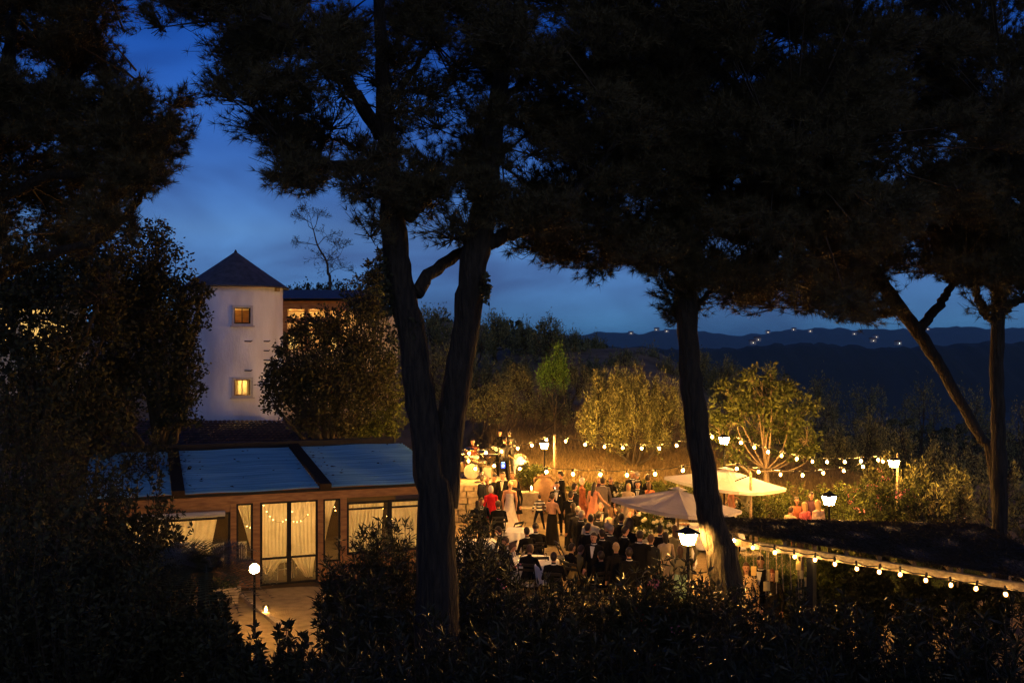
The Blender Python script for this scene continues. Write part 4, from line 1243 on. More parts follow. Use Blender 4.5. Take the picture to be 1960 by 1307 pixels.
# ------------------------------------------------------------ oleanders and other shrubs in the foreground
def oleander(label, base, h, w, seed, stems=46, per=26, L=.15, W=.026, m=None, flowers=None, group="dark oleander shrubs in the foreground", name="oleander"):
    g = np.random.default_rng(seed)
    base = np.array(base, float)
    T = thing(name, label, "shrub", base, 0, group)
    a = g.uniform(0, 2 * pi, stems); rr_ = np.sqrt(g.random(stems))
    tip = np.stack([np.cos(a) * rr_ * w, np.sin(a) * rr_ * w * .9, h * (1 - .32 * rr_ ** 2) * g.uniform(.72, 1.06, stems)], 1)
    foot = np.stack([np.cos(a) * .16 * rr_ * w, np.sin(a) * .16 * rr_ * w, np.full(stems, -.1)], 1)
    mid = foot + (tip - foot) * .5 + g.normal(size=(stems, 3)) * .06 + np.array([0, 0, h * .07])
    v, f = twig_prisms(np.concatenate([foot, mid]), np.concatenate([mid, tip]), np.concatenate([np.full(stems, .014), np.full(stems, .009)]), np.concatenate([np.full(stems, .009), np.full(stems, .004)]))
    np_obj("stems", v, f, M_twig, T, kind="stuff")
    t = g.random((stems, per)) ** .75
    t[:, :7] = 1.0
    t = t * .86 + .14
    tt = t[..., None]
    p = (1 - tt) ** 2 * foot[:, None] + 2 * tt * (1 - tt) * mid[:, None] + tt ** 2 * tip[:, None]
    ax = unit(tip - mid)
    dirs = np.repeat(ax, per, 0) * .6 + np.array([0, 0, .1])
    v, f = leaves(p.reshape(-1, 3), L, W, dirs, 1.0, seed + 1)
    np_obj("foliage", v, f, m or M_oleander, T, kind="stuff")
    if flowers:
        fm, cnt = flowers
        idx = g.integers(0, stems, cnt)
        c = np.repeat(tip[idx], 14, 0) + g.normal(size=(cnt * 14, 3)) * .05
        v, f = leaves(c, .05, .04, None, 1, seed + 2)
        np_obj("flowers", v, f, fm, T, kind="stuff")
    return T

front = [  # px, top py, d, width px, label
    (700, 1010, 19.0, 70, "oleander in front of the pavilion's right window, leaves cut out against the curtains"),
    (760, 990, 19.3, 70, "oleander between the right window and the twin pine's foot"),
    (668, 1075, 18.0, 50, "oleander beside the glass door, its leaves tinted by the globe lamp"),
    (720, 1110, 16.5, 90, "dark oleander low in front of the pavilion's right end"),
    (668, 1185, 14.5, 66, "dark oleander fringing the lower edge of the lit yard"),
    (905, 985, 20.3, 50, "oleander just right of the twin pine's foot, catching party light"),
    (940, 1055, 18.0, 70, "oleander in front of the striped-shirt guest's table"),
    (900, 1100, 16.5, 80, "dark oleander below the twin pine on the right"),
    (985, 1125, 16.0, 70, "oleander with pale glints below the white round table"),
    (1060, 1115, 17.0, 70, "oleander below the man with the white collar"),
    (1150, 1105, 17.0, 80, "oleander below the woman in the mustard top"),
    (1235, 1095, 16.5, 70, "oleander below the tall man with the outstretched arm"),
    (1290, 1075, 16.6, 60, "oleander at the foot of the near lantern post"),
    (1370, 1105, 16.0, 70, "oleander wrapping the lit pine's foot"),
    (1440, 1140, 14.6, 70, "oleander under the leftmost hanging cards, golden against the guests"),
    (1530, 1135, 14.2, 80, "oleander under the middle hanging cards"),
    (1620, 1150, 13.6, 80, "dark oleander right of the hanging cards"),
    (1720, 1160, 13.0, 90, "dark oleander below the pergola bulbs' middle"),
    (1820, 1165, 12.4, 100, "dark oleander below the pergola bulbs' right part"),
    (1930, 1170, 11.8, 110, "dark oleander in the lower right corner"),
    (1080, 1190, 13.2, 100, "dark oleander at the bottom centre below the crowd"),
    (1220, 1185, 13.2, 100, "dark oleander at the bottom below the near lantern"),
    (1360, 1200, 12.6, 100, "dark oleander at the bottom below the lit pine"),
    (1500, 1215, 11.6, 110, "dark oleander at the bottom below the cards"),
    (940, 1195, 13.0, 110, "dark oleander at the bottom right of the twin pine"),
    (800, 1185, 13.0, 110, "dark oleander at the bottom left of the twin pine"),
    (680, 1235, 11.6, 110, "dark oleander at the bottom below the lit yard"),
]
for k, (px, top, d, w, lb) in enumerate(front):
    x = (px - 980) / F * d; z0 = ground_z(x, d)
    h = P(px, top, d).z - z0
    fl = (M_red, 5) if k == 11 else ((M_pink, 4) if k in (6, 12) else None)
    oleander(lb, (x, d, z0), max(h, .7), w / F * d * 1.3, 200 + k, stems=80, per=46, flowers=fl, L=.17 if d > 15 else .15, W=.031 if d > 15 else .027)
left_sh = [(405, 1135, 16.4, 46, "low laurel hiding the cycad's stem"), (275, 815, 27.0, 70, "black laurel under the oak beside the tiled roof"), (30, 720, 25.0, 110, "black laurel tree at the left edge under the lit windows"), (125, 800, 24.0, 80, "black laurel left of the tiled roof"), (-30, 860, 21.0, 120, "black laurel in the far left corner"), (100, 870, 20.5, 90, "black laurel left of the blue roof's end"), (250, 900, 19.5, 90, "tall dark laurel at the left end of the pavilion roof"), (180, 890, 18.5, 100, "dark laurel mass left of the blue roof"), (315, 1015, 18.6, 60, "dark laurel below the pavilion's left curtain, leaf tips lit"), (230, 1000, 17.0, 110, "dark laurel in the lower left with a few lit leaves"),
           (110, 940, 17.0, 110, "black laurel at the left edge below the tiled roof"), (270, 1090, 15.5, 80, "dark laurel below the cycad"), (130, 1100, 14.5, 130, "black laurel in the lower left"), (440, 1205, 14.5, 60, "low brown shrub below the globe lamp post"), (20, 980, 15.0, 120, "black laurel in the left corner"), (385, 1175, 15.2, 50, "laurel by the stone planter, its edge lit yellow-green"), (520, 1200, 13.6, 90, "low dark shrub below the candle on the path")]
for k, (px, top, d, w, lb) in enumerate(left_sh):
    x = (px - 980) / F * d; z0 = ground_z(x, d)
    h = P(px, top, d).z - z0
    oleander(lb, (x, d, z0), max(h, .6), w / F * d * 1.25, 300 + k, stems=100, per=52, L=.115, W=.05, m=M_oak, group="dark laurels in the lower left", name="laurel_shrub")

def cycad(label, base, hc, n, L, seed, m, group=None, droop=.5):
    g = np.random.default_rng(seed)
    T = thing("cycad", label, "plant", base, 0, group)
    m_ = MB().tube([(0, 0, -.1), (0, 0, hc * .5), (.02, 0, hc)], [.16, .15, .12], 10, rough=.08)
    m_.build("trunk", M_twig, T, smooth=True)
    for k in range(n):
        a = 2 * pi * k * .382 + g.normal() * .1; el = g.uniform(.15, 1.25)
        V, Fc = [], []
        pts = []
        for i in range(13):
            t = i / 12
            r = L * t * cos(el * (1 - .25 * t)); z = hc + L * t * sin(el) - droop * L * t * t
            pts.append(np.array([cos(a) * r, sin(a) * r, z]))
        for i in range(1, 13):
            p = pts[i]; ax = unit((pts[i] - pts[i - 1])[None])[0]
            s = unit(np.cross(ax, [0, 0, 1.])[None])[0]; up_ = np.cross(s, ax)
            ll = L * .26 * sin(pi * min(.95, .12 + i / 13)) + .02
            for sx in (-1, 1):
                for h_ in (0, .5):
                    q = p - ax * h_ * L / 12
                    tip = q + s * sx * ll + ax * ll * .45 + up_ * ll * .25
                    o = len(V); V += [q - ax * .008, q + ax * .008, tip]; Fc.append((o, o + 1, o + 2))
            o = len(V); w = .008
            V += [pts[i - 1] - s * w, pts[i - 1] + s * w, pts[i] + s * w * .8]; Fc.append((o, o + 1, o + 2))
        np_obj("frond", np.array(V), np.array(Fc), m, T)
    return T
bx, by, bz = gbase(392, 17.0)
cycad("dark cycad with arching fronds left of the globe lamp", (bx, by, bz), P(392, 1085, 17.0).z - bz - .1, 74, 1.25, 51, mat('cycad_frond', (.085, .085, .03), (.045, .046, .017), rough=.5, spec=.3), droop=.62)
bx, by, bz = gbase(1612, 27.4)
cycad("spiky lit cycad just right of the garden lantern", (bx, by, bz), .5, 30, .75, 52, M_fresh, droop=.35)

# oleanders with pink flowers by the garden lantern, and the shrubs around the court
for k, (px, top, d, w, fl, lb) in enumerate([(1640, 925, 28.0, 48, 8, "lit oleander with pink flowers right of the garden lantern"), (1690, 908, 28.5, 50, 12, "oleander with pink flowers at the foot of the end lantern pole"), (1740, 925, 27.5, 44, 5, "oleander half in shadow right of the end lantern pole"), (1655, 960, 26.5, 40, 4, "low lit oleander above the thatch's right corner"), (1790, 950, 26.5, 60, 0, "dark oleander above the thatch's far right")]):
    x = (px - 980) / F * d; z0 = ground_z(x, d)
    oleander(lb, (x, d, z0), P(px, top, d).z - z0, w / F * d * 1.1, 400 + k, stems=64, per=36, L=.17, W=.032, m=M_fresh if k < 4 else None, flowers=(M_pink, fl) if fl else None, group="oleanders around the garden lantern")
for k, (px, top, d, w, hh, lb) in enumerate([(1016, 888, 36.6, 26, 1, "dark green rounded shrub between the oven and the big urn"), (1120, 925, 36.2, 30, 0, "low hedge shrub behind the man in the dark suit at the bank"), (1175, 922, 36.0, 30, 0, "flowering hedge shrub behind the man in the grey suit"), (1225, 920, 36.3, 30, 0, "hedge shrub behind the two tall men"), (1270, 922, 36.0, 28, 0, "hedge shrub behind the cream parasol's left corner"),
                                            (1330, 925, 35.0, 34, 0, "hedge shrub hidden behind the lantern pine"), (1470, 935, 31.8, 34, 0, "clipped hedge shrub below the cream parasol's right half"), (1520, 928, 33.0, 32, 0, "hedge shrub behind the seated guests on the lawn"), (1570, 930, 33.0, 30, 0, "hedge shrub behind the garden lantern"), (1615, 925, 33.0, 30, 0, "hedge shrub between the garden lantern and the pink oleander"),
                                            (1440, 955, 31.0, 26, 0, "hedge shrub beside the parasol's wooden side post")]):
    x = (px - 980) / F * d; z0 = ground_z(x, d)
    oleander(lb, (x, d, z0), max(P(px, top, d).z - z0, .5), w / F * d * 1.2, 430 + k, stems=60, per=34, L=.11, W=.045, m=M_fresh if k != 2 else M_oak, flowers=(M_white_petal, 7) if k == 2 else None, group="hedge shrubs around the court", name="hedge_shrub")

# dark undergrowth under the foreground shrubs
g = np.random.default_rng(55)
n = 26000
y = g.uniform(6.5, 17.5, n); x = (g.uniform(-150, 2100, n) - 980) / F * y
gap = (x < -3.6) & (y > 15.8)
x, y = x[~gap], y[~gap]
C = np.stack([x, y, hgt(x, y) + .55 * g.random(len(x)) ** 1.5], 1)
v, f = leaves(C, .19, .075, np.array([[0, 0, 1.]]), .9, 56)
tag(np_obj("undergrowth", v, f, M_oak, kind="stuff"), "dark low undergrowth covering the slope below the camera", "undergrowth")
for k, (px, top, d, w, lb) in enumerate([(1515, 1092, 21.2, 40, "leafy shrub glimpsed between the hanging cards"), (1590, 1068, 21.0, 44, "leafy shrub under the pergola right of the row of cards"), (1660, 1085, 20.2, 46, "dark shrub under the pergola's middle bulbs"), (1750, 1095, 19.6, 50, "dark shrub under the pergola's right bulbs"), (1860, 1105, 18.8, 56, "dark shrub under the pergola's far right bulbs"), (1545, 1120, 19.6, 30, "low leafy shrub below the right end of the cards")]):
    x = (px - 980) / F * d; z0 = ground_z(x, d)
    oleander(lb, (x, d, z0), max(P(px, top, d).z - z0, .5), w / F * d * 1.2, 470 + k, stems=60, per=34, L=.14, W=.075, m=M_oak if k > 1 else M_fresh, group="shrubs under the pergola", name="leafy_shrub")
for k, (px, top, d, w, lb) in enumerate([(2030, 1010, 17.5, 80, "dark shrub beyond the pergola's right end"), (2120, 960, 20.5, 90, "dark shrub at the far right of the terrace"), (2010, 940, 24.0, 70, "dark shrub behind the straight pine at the right edge"), (2240, 1020, 18.0, 90, "dark shrub on the terrace's right border")]):
    x = (px - 980) / F * d; z0 = ground_z(x, d)
    oleander(lb, (x, d, z0), max(P(px, top, d).z - z0, .5), w / F * d * 1.2, 490 + k, stems=70, per=40, L=.16, W=.03, group="dark oleander shrubs in the foreground")
# dry grass on the bank, lawn grass by the garden lantern: nobody could count the blades
g = np.random.default_rng(77)
n = 42000
x = g.uniform(-4, 17, n); y = 35.6 + 14 * g.random(n) ** 1.3
kp = (x > -2.2)
x, y = x[kp], y[kp]
B = np.stack([x, y, hgt(x, y) - .02], 1)
v, f = needles(B, np.tile([[0, 0, 1.]], (len(B), 1)), 3, .26, .022, .5, 78)
tag(np_obj("dry_grass", v, f, M_dry, kind="stuff"), "dry grass on the lit bank behind the party", "grass")
n = 16000
x = g.uniform(6.2, 13, n); y = g.uniform(25.0, 32.5, n)
B = np.stack([x, y, hgt(x, y)], 1)
v, f = needles(B, np.tile([[0, 0, 1.]], (n, 1)), 3, .16, .016, .45, 79)
tag(np_obj("lawn_grass", v, f, M_lawn, kind="stuff"), "green lawn grass around the garden lantern", "grass")
n = 9000
x = g.uniform(-9.6, -6.4, n); y = g.uniform(17.0, 23.2, n)
kp = x < -6.9 + (y - 18.5) * -.12
x, y = x[kp], y[kp]
B = np.stack([x, y, hgt(x, y)], 1)
v, f = needles(B, np.tile([[0, 0, 1.]], (len(B), 1)), 3, .10, .013, .6, 80)
tag(np_obj("border_grass", v, f, M_lawn, kind="stuff"), "short grass border beside the lit yard", "grass")
# ivy climbing the twin pine
C = []
for px, py, r in ((738, 500, 8), (742, 530, 9), (740, 560, 10), (745, 590, 12), (752, 640, 12), (930, 545, 6), (934, 560, 5), (790, 620, 10)):
    for k in range(60):
        C.append(P(px + g.normal() * r * .55, py + g.normal() * 12, D1 - .1 + g.normal() * .12))
v, f = leaves(np.array([tuple(c) for c in C]), .075, .06, None, 1, 81)
tag(np_obj("ivy", v, f, M_oak, kind="stuff"), "ivy leaves climbing the twin-trunked pine", "ivy")
# ------------------------------------------------------------ string lights
def string_lights(label, runs, hang=.07, r=.046, group="festoon strings of warm bulbs"):
    """runs: list of bulb lists [(px, py, d), ...]; one cable per string, every bulb a part with its socket"""
    p0 = P(*runs[0][0])
    T = thing("string_lights", label, "string lights", p0, 0, group)
    cab = MB()
    bm = MB().ball((0, 0, 0), (r * 1.15, r * 1.15, r * 1.3), 10, 8).mesh("bulb", M_halo, True)
    fm = MB().ball((0, 0, 0), (r * .66, r * .66, r * .8), 8, 5).mesh("filament", E_bulb, True)
    sm = MB().lathe([(.012, .14), (.02, .13), (.024, .055), (.02, .04)], 8).mesh("socket", M_rope, True)
    for run in runs:
        pts = []
        for k, (px, py, d) in enumerate(run):
            q = P(px, py, d) - p0
            b = bpy.data.objects.new("bulb", bm); COL.objects.link(b); b.parent = T
            b.location = q; b.rotation_euler = (random.uniform(-.15, .15), random.uniform(-.15, .15), 0)
            fo_ = bpy.data.objects.new("filament", fm); COL.objects.link(fo_); fo_.parent = b
            if (k * 7 + int(px)) % 5 == 0 and r > .04:
                fo_.material_slots[0].link = 'OBJECT'; fo_.material_slots[0].material = E_bulb_tired
            s = bpy.data.objects.new("socket", sm); COL.objects.link(s); s.parent = b
            c = q + Vector((0, 0, hang + .06))
            if pts:
                pts.append((pts[-1] + c) / 2 - Vector((0, 0, .03)))
            pts.append(c)
        first, last = pts[0], pts[-1]
        cab.tube([first - (pts[2] - first) * .4] + pts + [last + (last - pts[-3]) * .4], .011, 5)
    cab.build("cable", M_rope, T)
    return T
def lerp_d(lst, d0, d1):
    x0, x1 = lst[0][0], lst[-1][0]
    return [(x, y, d0 + (d1 - d0) * (x - x0) / (x1 - x0)) for x, y in lst]
_hi = E_bulb; E_bulb = E_bulb_low
string_lights("upper string of bulbs running from the band to the bare wooden pole",
              [lerp_d([(898, 867), (930, 866), (960, 864), (991, 858), (1018, 852), (1046, 842)], 36.0, 36.6)])
E_bulb = _hi
string_lights("long upper string of bulbs in front of the lit olive bush",
              [lerp_d([(1083, 844), (1120, 851), (1157, 855), (1192, 857), (1228, 858), (1262, 858), (1295, 852), (1330, 845), (1363, 836)], 37.4, 34.0)])
string_lights("string of bulbs from the middle lantern pole to the end lantern, crossing the round tree",
              [lerp_d([(1418, 847), (1444, 856), (1470, 865), (1496, 872), (1525, 878), (1555, 883), (1583, 884), (1617, 884), (1648, 882), (1681, 880), (1690, 883)], 31.2, 32.0)])
_hi = E_bulb; E_bulb = E_bulb_low
string_lights("lower string of bulbs hanging over the guests left of the lit pine",
              [lerp_d([(897, 882), (910, 897), (946, 891), (995, 897)], 33.5, 33.0), lerp_d([(1046, 903), (1097, 907), (1149, 908), (1200, 909), (1254, 907), (1307, 900)], 27.6, 27.0)])
string_lights("lower string of bulbs over the cream parasol and the lawn",
              [lerp_d([(1410, 897), (1452, 903), (1494, 908), (1536, 909), (1576, 905), (1615, 901), (1652, 893)], 28.2, 31.6)])

E_bulb = _hi
# ------------------------------------------------------------ lanterns on poles
def lantern(label, p, ground, scale=1.0, pole_m=None, pole_r=.028, glow=None):
    """four-sided tapered garden lantern whose glass is centred on p"""
    T = thing("lantern_post", label, "lantern", (p.x, p.y, ground), .35, "lanterns on posts around the party")
    z = p.z - ground
    pole_m = pole_m or M_iron
    MB().tube([(0, 0, -.1), (0, 0, z - .16 * scale)], pole_r, 10).build("post", pole_m, T, smooth=True)
    s = scale
    b = .085 * s; t = .135 * s; h = .11 * s
    gl = MB()
    gl.add([(-b, -b, z - h), (b, -b, z - h), (b, b, z - h), (-b, b, z - h), (-t, -t, z + h), (t, -t, z + h), (t, t, z + h), (-t, t, z + h)],
           [(0, 1, 5, 4), (1, 2, 6, 5), (2, 3, 7, 6), (3, 0, 4, 7), (0, 3, 2, 1), (4, 5, 6, 7)])
    gl.build("glass", glow or E_lantern, T)
    fr = MB()
    for sx, sy in ((-1, -1), (1, -1), (1, 1), (-1, 1)):
        fr.bar((sx * b, sy * b, z - h), (sx * t, sy * t, z + h), .014 * s)
    fr.box((0, 0, z - h - .02 * s), (b * 2.3, b * 2.3, .03 * s))
    fr.lathe([(.03 * s, z - .17 * s), (.06 * s, z - h - .035 * s)], 8)
    fr.build("frame", M_iron, T)
    cp = MB().add([(-t * 1.4, -t * 1.4, z + h), (t * 1.4, -t * 1.4, z + h), (t * 1.4, t * 1.4, z + h), (-t * 1.4, t * 1.4, z + h), (-.03 * s, -.03 * s, z + h + .10 * s), (.03 * s, -.03 * s, z + h + .10 * s), (.03 * s, .03 * s, z + h + .10 * s), (-.03 * s, .03 * s, z + h + .10 * s)],
             [(0, 1, 5, 4), (1, 2, 6, 5), (2, 3, 7, 6), (3, 0, 4, 7), (0, 3, 2, 1), (4, 5, 6, 7)])
    cap = cp.build("cap", M_iron, T)
    MB().ball((0, 0, z + h + .125 * s), .025 * s, 8, 6).build("finial", M_iron, cap)
    return T
def lant(label, px, py, d, scale=1.0, **k):
    p = P(px, py, d)
    return lantern(label, p, ground_z(p.x, p.y), scale, **k)
lant("lantern on a post just left of the bare wooden pole, behind the big urn", 1042, 853, 36.2, .92)
lant("lantern on a thin pole rising through the cream parasol's front edge", 1386, 843, 31.0, .9)
lant("lantern at the far right end of the upper bulbs", 1711, 887, 32.2, .98, glow=E_lantern_dim)
lant("garden lantern on the lawn beside the seated guests", 1587, 957, 24.9, .98)
lant("near lantern shining on the pine trunk at the crowd's edge", 1317, 1030, 17.85, .94)
def pole(label, px, py, d, r=.05, m=None, lean=0.0, name="wooden_pole"):
    p = P(px, py, d); gz = ground_z(p.x, p.y)
    T = thing(name, label, "pole", (p.x, p.y, gz), 0, "poles carrying the string lights")
    h = p.z - gz
    MB().tube([(lean * .0, 0, -.1), (lean * .5, .0, h * .5), (lean, 0, h)], [r, r * .95, r * .85], 10, rough=.03).build("post", m or M_oldwood, T, smooth=True)
    k = MB().tube([(lean, 0, h - .07), (lean + .08, -.02, h - .03), (lean + .09, -.02, h + .03)], .012, 6)
    k.build("hook", M_iron, T)
    return T
pole("bare pale wooden pole right of the first lantern, behind the big urn", 1061, 831, 36.8)
pole("pale wooden pole beside the end lantern", 1718, 867, 32.4, .04)
# globe lamp in the yard
p = P(487, 1088, 21.3)
T = thing("globe_lamp", "bright globe lamp on a black post in front of the pavilion doors", "lamp", (p.x, p.y, 0))
MB().lathe([(.06, 0), (.05, .05), (.03, .08), (.026, p.z - .13), (.05, p.z - .11), (.045, p.z - .085)], 12).build("post", M_iron, T, smooth=True)
MB().ball((0, 0, p.z), .105, 18, 12).build("globe", E_globe, T, smooth=True)

# candle lanterns
def candle_jar(label, p, s=1.0):
    T = thing("candle_lantern", label, "candle", p, 0, "candles in glass jars")
    MB().lathe([(.055 * s, 0), (.06 * s, .02 * s), (.06 * s, .17 * s), (.05 * s, .19 * s)], 12).build("jar", M_glass, T, smooth=True)
    c = MB().lathe([(.03 * s, .012 * s), (.03 * s, .07 * s), (.004 * s, .075 * s)], 10).build("candle", M_cloth, T)
    MB().lathe([(.004 * s, .08 * s), (.02 * s, .105 * s), (.012 * s, .135 * s), (.002 * s, .17 * s)], 8).build("flame", E_candle, c)
    return T
p = P(509, 1163, 23.0); candle_jar("candle jar burning on the yard's edge near the globe lamp", (p.x, p.y, .012), 1.3)

# kerb and stone trough beside the yard
kb = thing("kerb", "pale kerb running from the stone trough to the candle jar", "kerb", P(462, 1140, 24.7).xy.to_3d())
m = MB(); k0 = Vector((0, 0, 0)); k1 = P(545, 1196, 21.8); k1 = Vector((k1.x, k1.y, 0)) - kb.location
n = 9
for i in range(n):
    a = k0.lerp(k1, i / n); b = k0.lerp(k1, (i + .97) / n)
    MB().bar(a + Vector((0, 0, .04)), b + Vector((0, 0, .04)), .14, .12).build("kerb_stone", M_stone, kb)
p = P(432, 1128, 24.2)
T = thing("stone_trough", "pale stone trough planter beside the pavilion wall", "planter", (p.x, p.y, 0), .3)
m = MB(); m.box((0, 0, .22), (.62, .34, .10)); m.box((0, .0, .33), (.7, .06, .12)); m.box((0, -.17, .33), (.7, .06, .12)); m.box((-.33, -.085, .33), (.06, .11, .12)); m.box((.33, -.085, .33), (.06, .11, .12))
m.build("basin", M_stone, T)
for sx in (-1, 1): MB().box((sx * .22, -.05, .085), (.14, .26, .168)).build("foot", M_stone, T)
g = np.random.default_rng(3)
C = np.stack([g.uniform(-.3, .3, 300), g.uniform(-.16, .02, 300), g.uniform(.33, .62, 300)], 1)
v, f = leaves(C, .08, .035, np.array([[0, 0, 1.]]), .8, 4); np_obj("plant", v, f, M_fresh, T, kind="stuff")

# ------------------------------------------------------------ pergola with hanging cards at the right
bA = Vector((4.12, 19.70, 0)); bB = Vector((8.75, 15.05, 0)); bz = 2.50
bdir = (bB - bA).normalized(); bn = Vector((bdir.y, -bdir.x, 0))      # towards the camera side
if bn.y > 0: bn = -bn
per = thing("pergola", "dark thatched pergola with a pale wooden front beam at the right", "pergola", bA)
Lb = (bB - bA).length
MB().bar(Vector((0, 0, bz - .065)), bdir * Lb + Vector((0, 0, bz + -.02)), .10, .13).build("beam", M_oldwood, per)
rope_pts = []
rBL, rBR = P(1386, 992, 24.0) - bA, P(1880, 1002, 23.3) - bA
def r_front(t): return bdir * (Lb * t) + Vector((0, 0, bz + .10))
def r_back(t):
    q = rBL.lerp(rBR, t); q.z = 2.06
    return q
def r_at(u, v): return r_front(u).lerp(r_back(u), v)
nb_ = -bn
for t in (.045, .30, .9):
    p = bdir * (Lb * t)
    MB().box((p.x, p.y, bz / 2 - .07), (.13, .13, bz - .12), Matrix.Rotation(R(-45), 3, 'Z')).build("post", M_darkmetal, per)
    q = r_at(t, .93)
    MB().box((q.x, q.y, .96), (.11, .11, 1.92), Matrix.Rotation(R(-45), 3, 'Z')).build("post", M_oldwood, per)
for k in range(11):
    t = .03 + k * .094
    MB().bar(r_at(t, .02) - Vector((0, 0, .05)), r_at(t, .98) - Vector((0, 0, .05)), .06, .07).build("rafter", M_oldwood, per)
dk = MB()
dk.sheet(lambda u, v: tuple(r_at(u, v) + Vector((0, 0, .02 + .05 * sin(v * pi) + .03 * sin(u * 23) * sin(v * 11)))), 30, 14)
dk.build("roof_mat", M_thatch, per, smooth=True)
g = np.random.default_rng(8)
n = 26000
u = g.random(n); v_ = g.random(n)
base_ = np.array([tuple(r_at(a, b)) for a, b in zip(u, v_)])
base_[:, 2] += .03 + .05 * np.sin(v_ * pi)
d_ = np.array(tuple(bn))[None] * .8 + np.array(tuple(bdir))[None] * g.normal(size=(n, 1)) * .5 + np.array([[0, 0, .12]])
v, f = needles(base_, unit(d_), 2, .14, .014, .25, 9)
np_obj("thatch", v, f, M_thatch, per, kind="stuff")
def on_beam(px, off=0.0):
    r = (px - 980) / F
    # solve (bA + bdir*s + bn*off).x = r * .y
    ax, ay = bA.x + bn.x * off, bA.y + bn.y * off
    s = (r * ay - ax) / (bdir.x - r * bdir.y)
    return Vector((ax + bdir.x * s, ay + bdir.y * s, 0))
pb = [(1405, 1034), (1441, 1048), (1483, 1057), (1521, 1065), (1560, 1071), (1598, 1079), (1640, 1088), (1683, 1094), (1723, 1099), (1772, 1110), (1820, 1119), (1868, 1126), (1925, 1137)]
runs = []
for px, py in pb:
    q = on_beam(px, .11); runs.append((px, py, q.y))
E_small = emit("pergola_bulb_glow", (1.0, .56, .15), 420)
_old = E_bulb; E_bulb = E_small
string_lights("string of small bulbs hanging under the pergola's front beam", [runs], hang=.04, r=.036)
E_bulb = _old
cards = [(1428, 1046, 1075, None), (1442, 1052, 1140, (1083, 1101, 10)), (1456, 1050, 1090, None), (1468, 1052, 1140, (1112, 1130, 13)), (1471, 1054, 1112, (1089, 1110, 5)), (1486, 1060, 1136, (1091, 1112, 6)), (1496, 1060, 1130, None), (1512, 1064, 1142, None), (1527, 1068, 1146, (1073, 1090, 9)), (1534, 1068, 1148, (1091, 1107, 7)), (1545, 1072, 1150, (1104, 1122, 11)), (1405, 1045, 1065, None)]
cl = ["short bare cord near the leopard print dress", "kraft card on a cord over the leopard print dress", "short bare cord between the two leftmost cards", "large kraft card hanging lowest, second from the left", "narrow kraft tag just above the lowest card", "narrow kraft card under the third pergola bulb", "bare cord right of the third pergola bulb", "long bare cord under the fourth pergola bulb", "kraft card hung high beside the fourth pergola bulb", "narrow kraft card right of the high card", "large kraft card at the right end of the row", "short bare cord under the first pergola bulb"]
for (px, y0, y1, cd), lb in zip(cards, cl):
    q = on_beam(px, .02)
    zt_, zb_ = P(px, y0, q.y).z, P(px, y1, q.y).z
    zt_ = bz - .15
    T = thing("hanging_card" if cd else "party_string", lb, "seating card" if cd else "cord", (q.x, q.y, zt_), random.uniform(-.4, .5), "cards and cords hanging from the pergola beam")
    sw = random.uniform(-.03, .05)
    MB().tube([(0, 0, .03), (sw * .4, 0, (zb_ - zt_) * .5), (sw, 0, zb_ - zt_)], .0085, 5).build("string", M_oldwood, T)
    if cd:
        c0, c1 = P(px, cd[0], q.y).z - zt_, P(px, cd[1], q.y).z - zt_
        w = cd[2] / F * q.y
        m = MB().box((sw * .4, -.012, (c0 + c1) / 2), (w, .006, c0 - c1))
        o = m.build("card", M_paper, T)

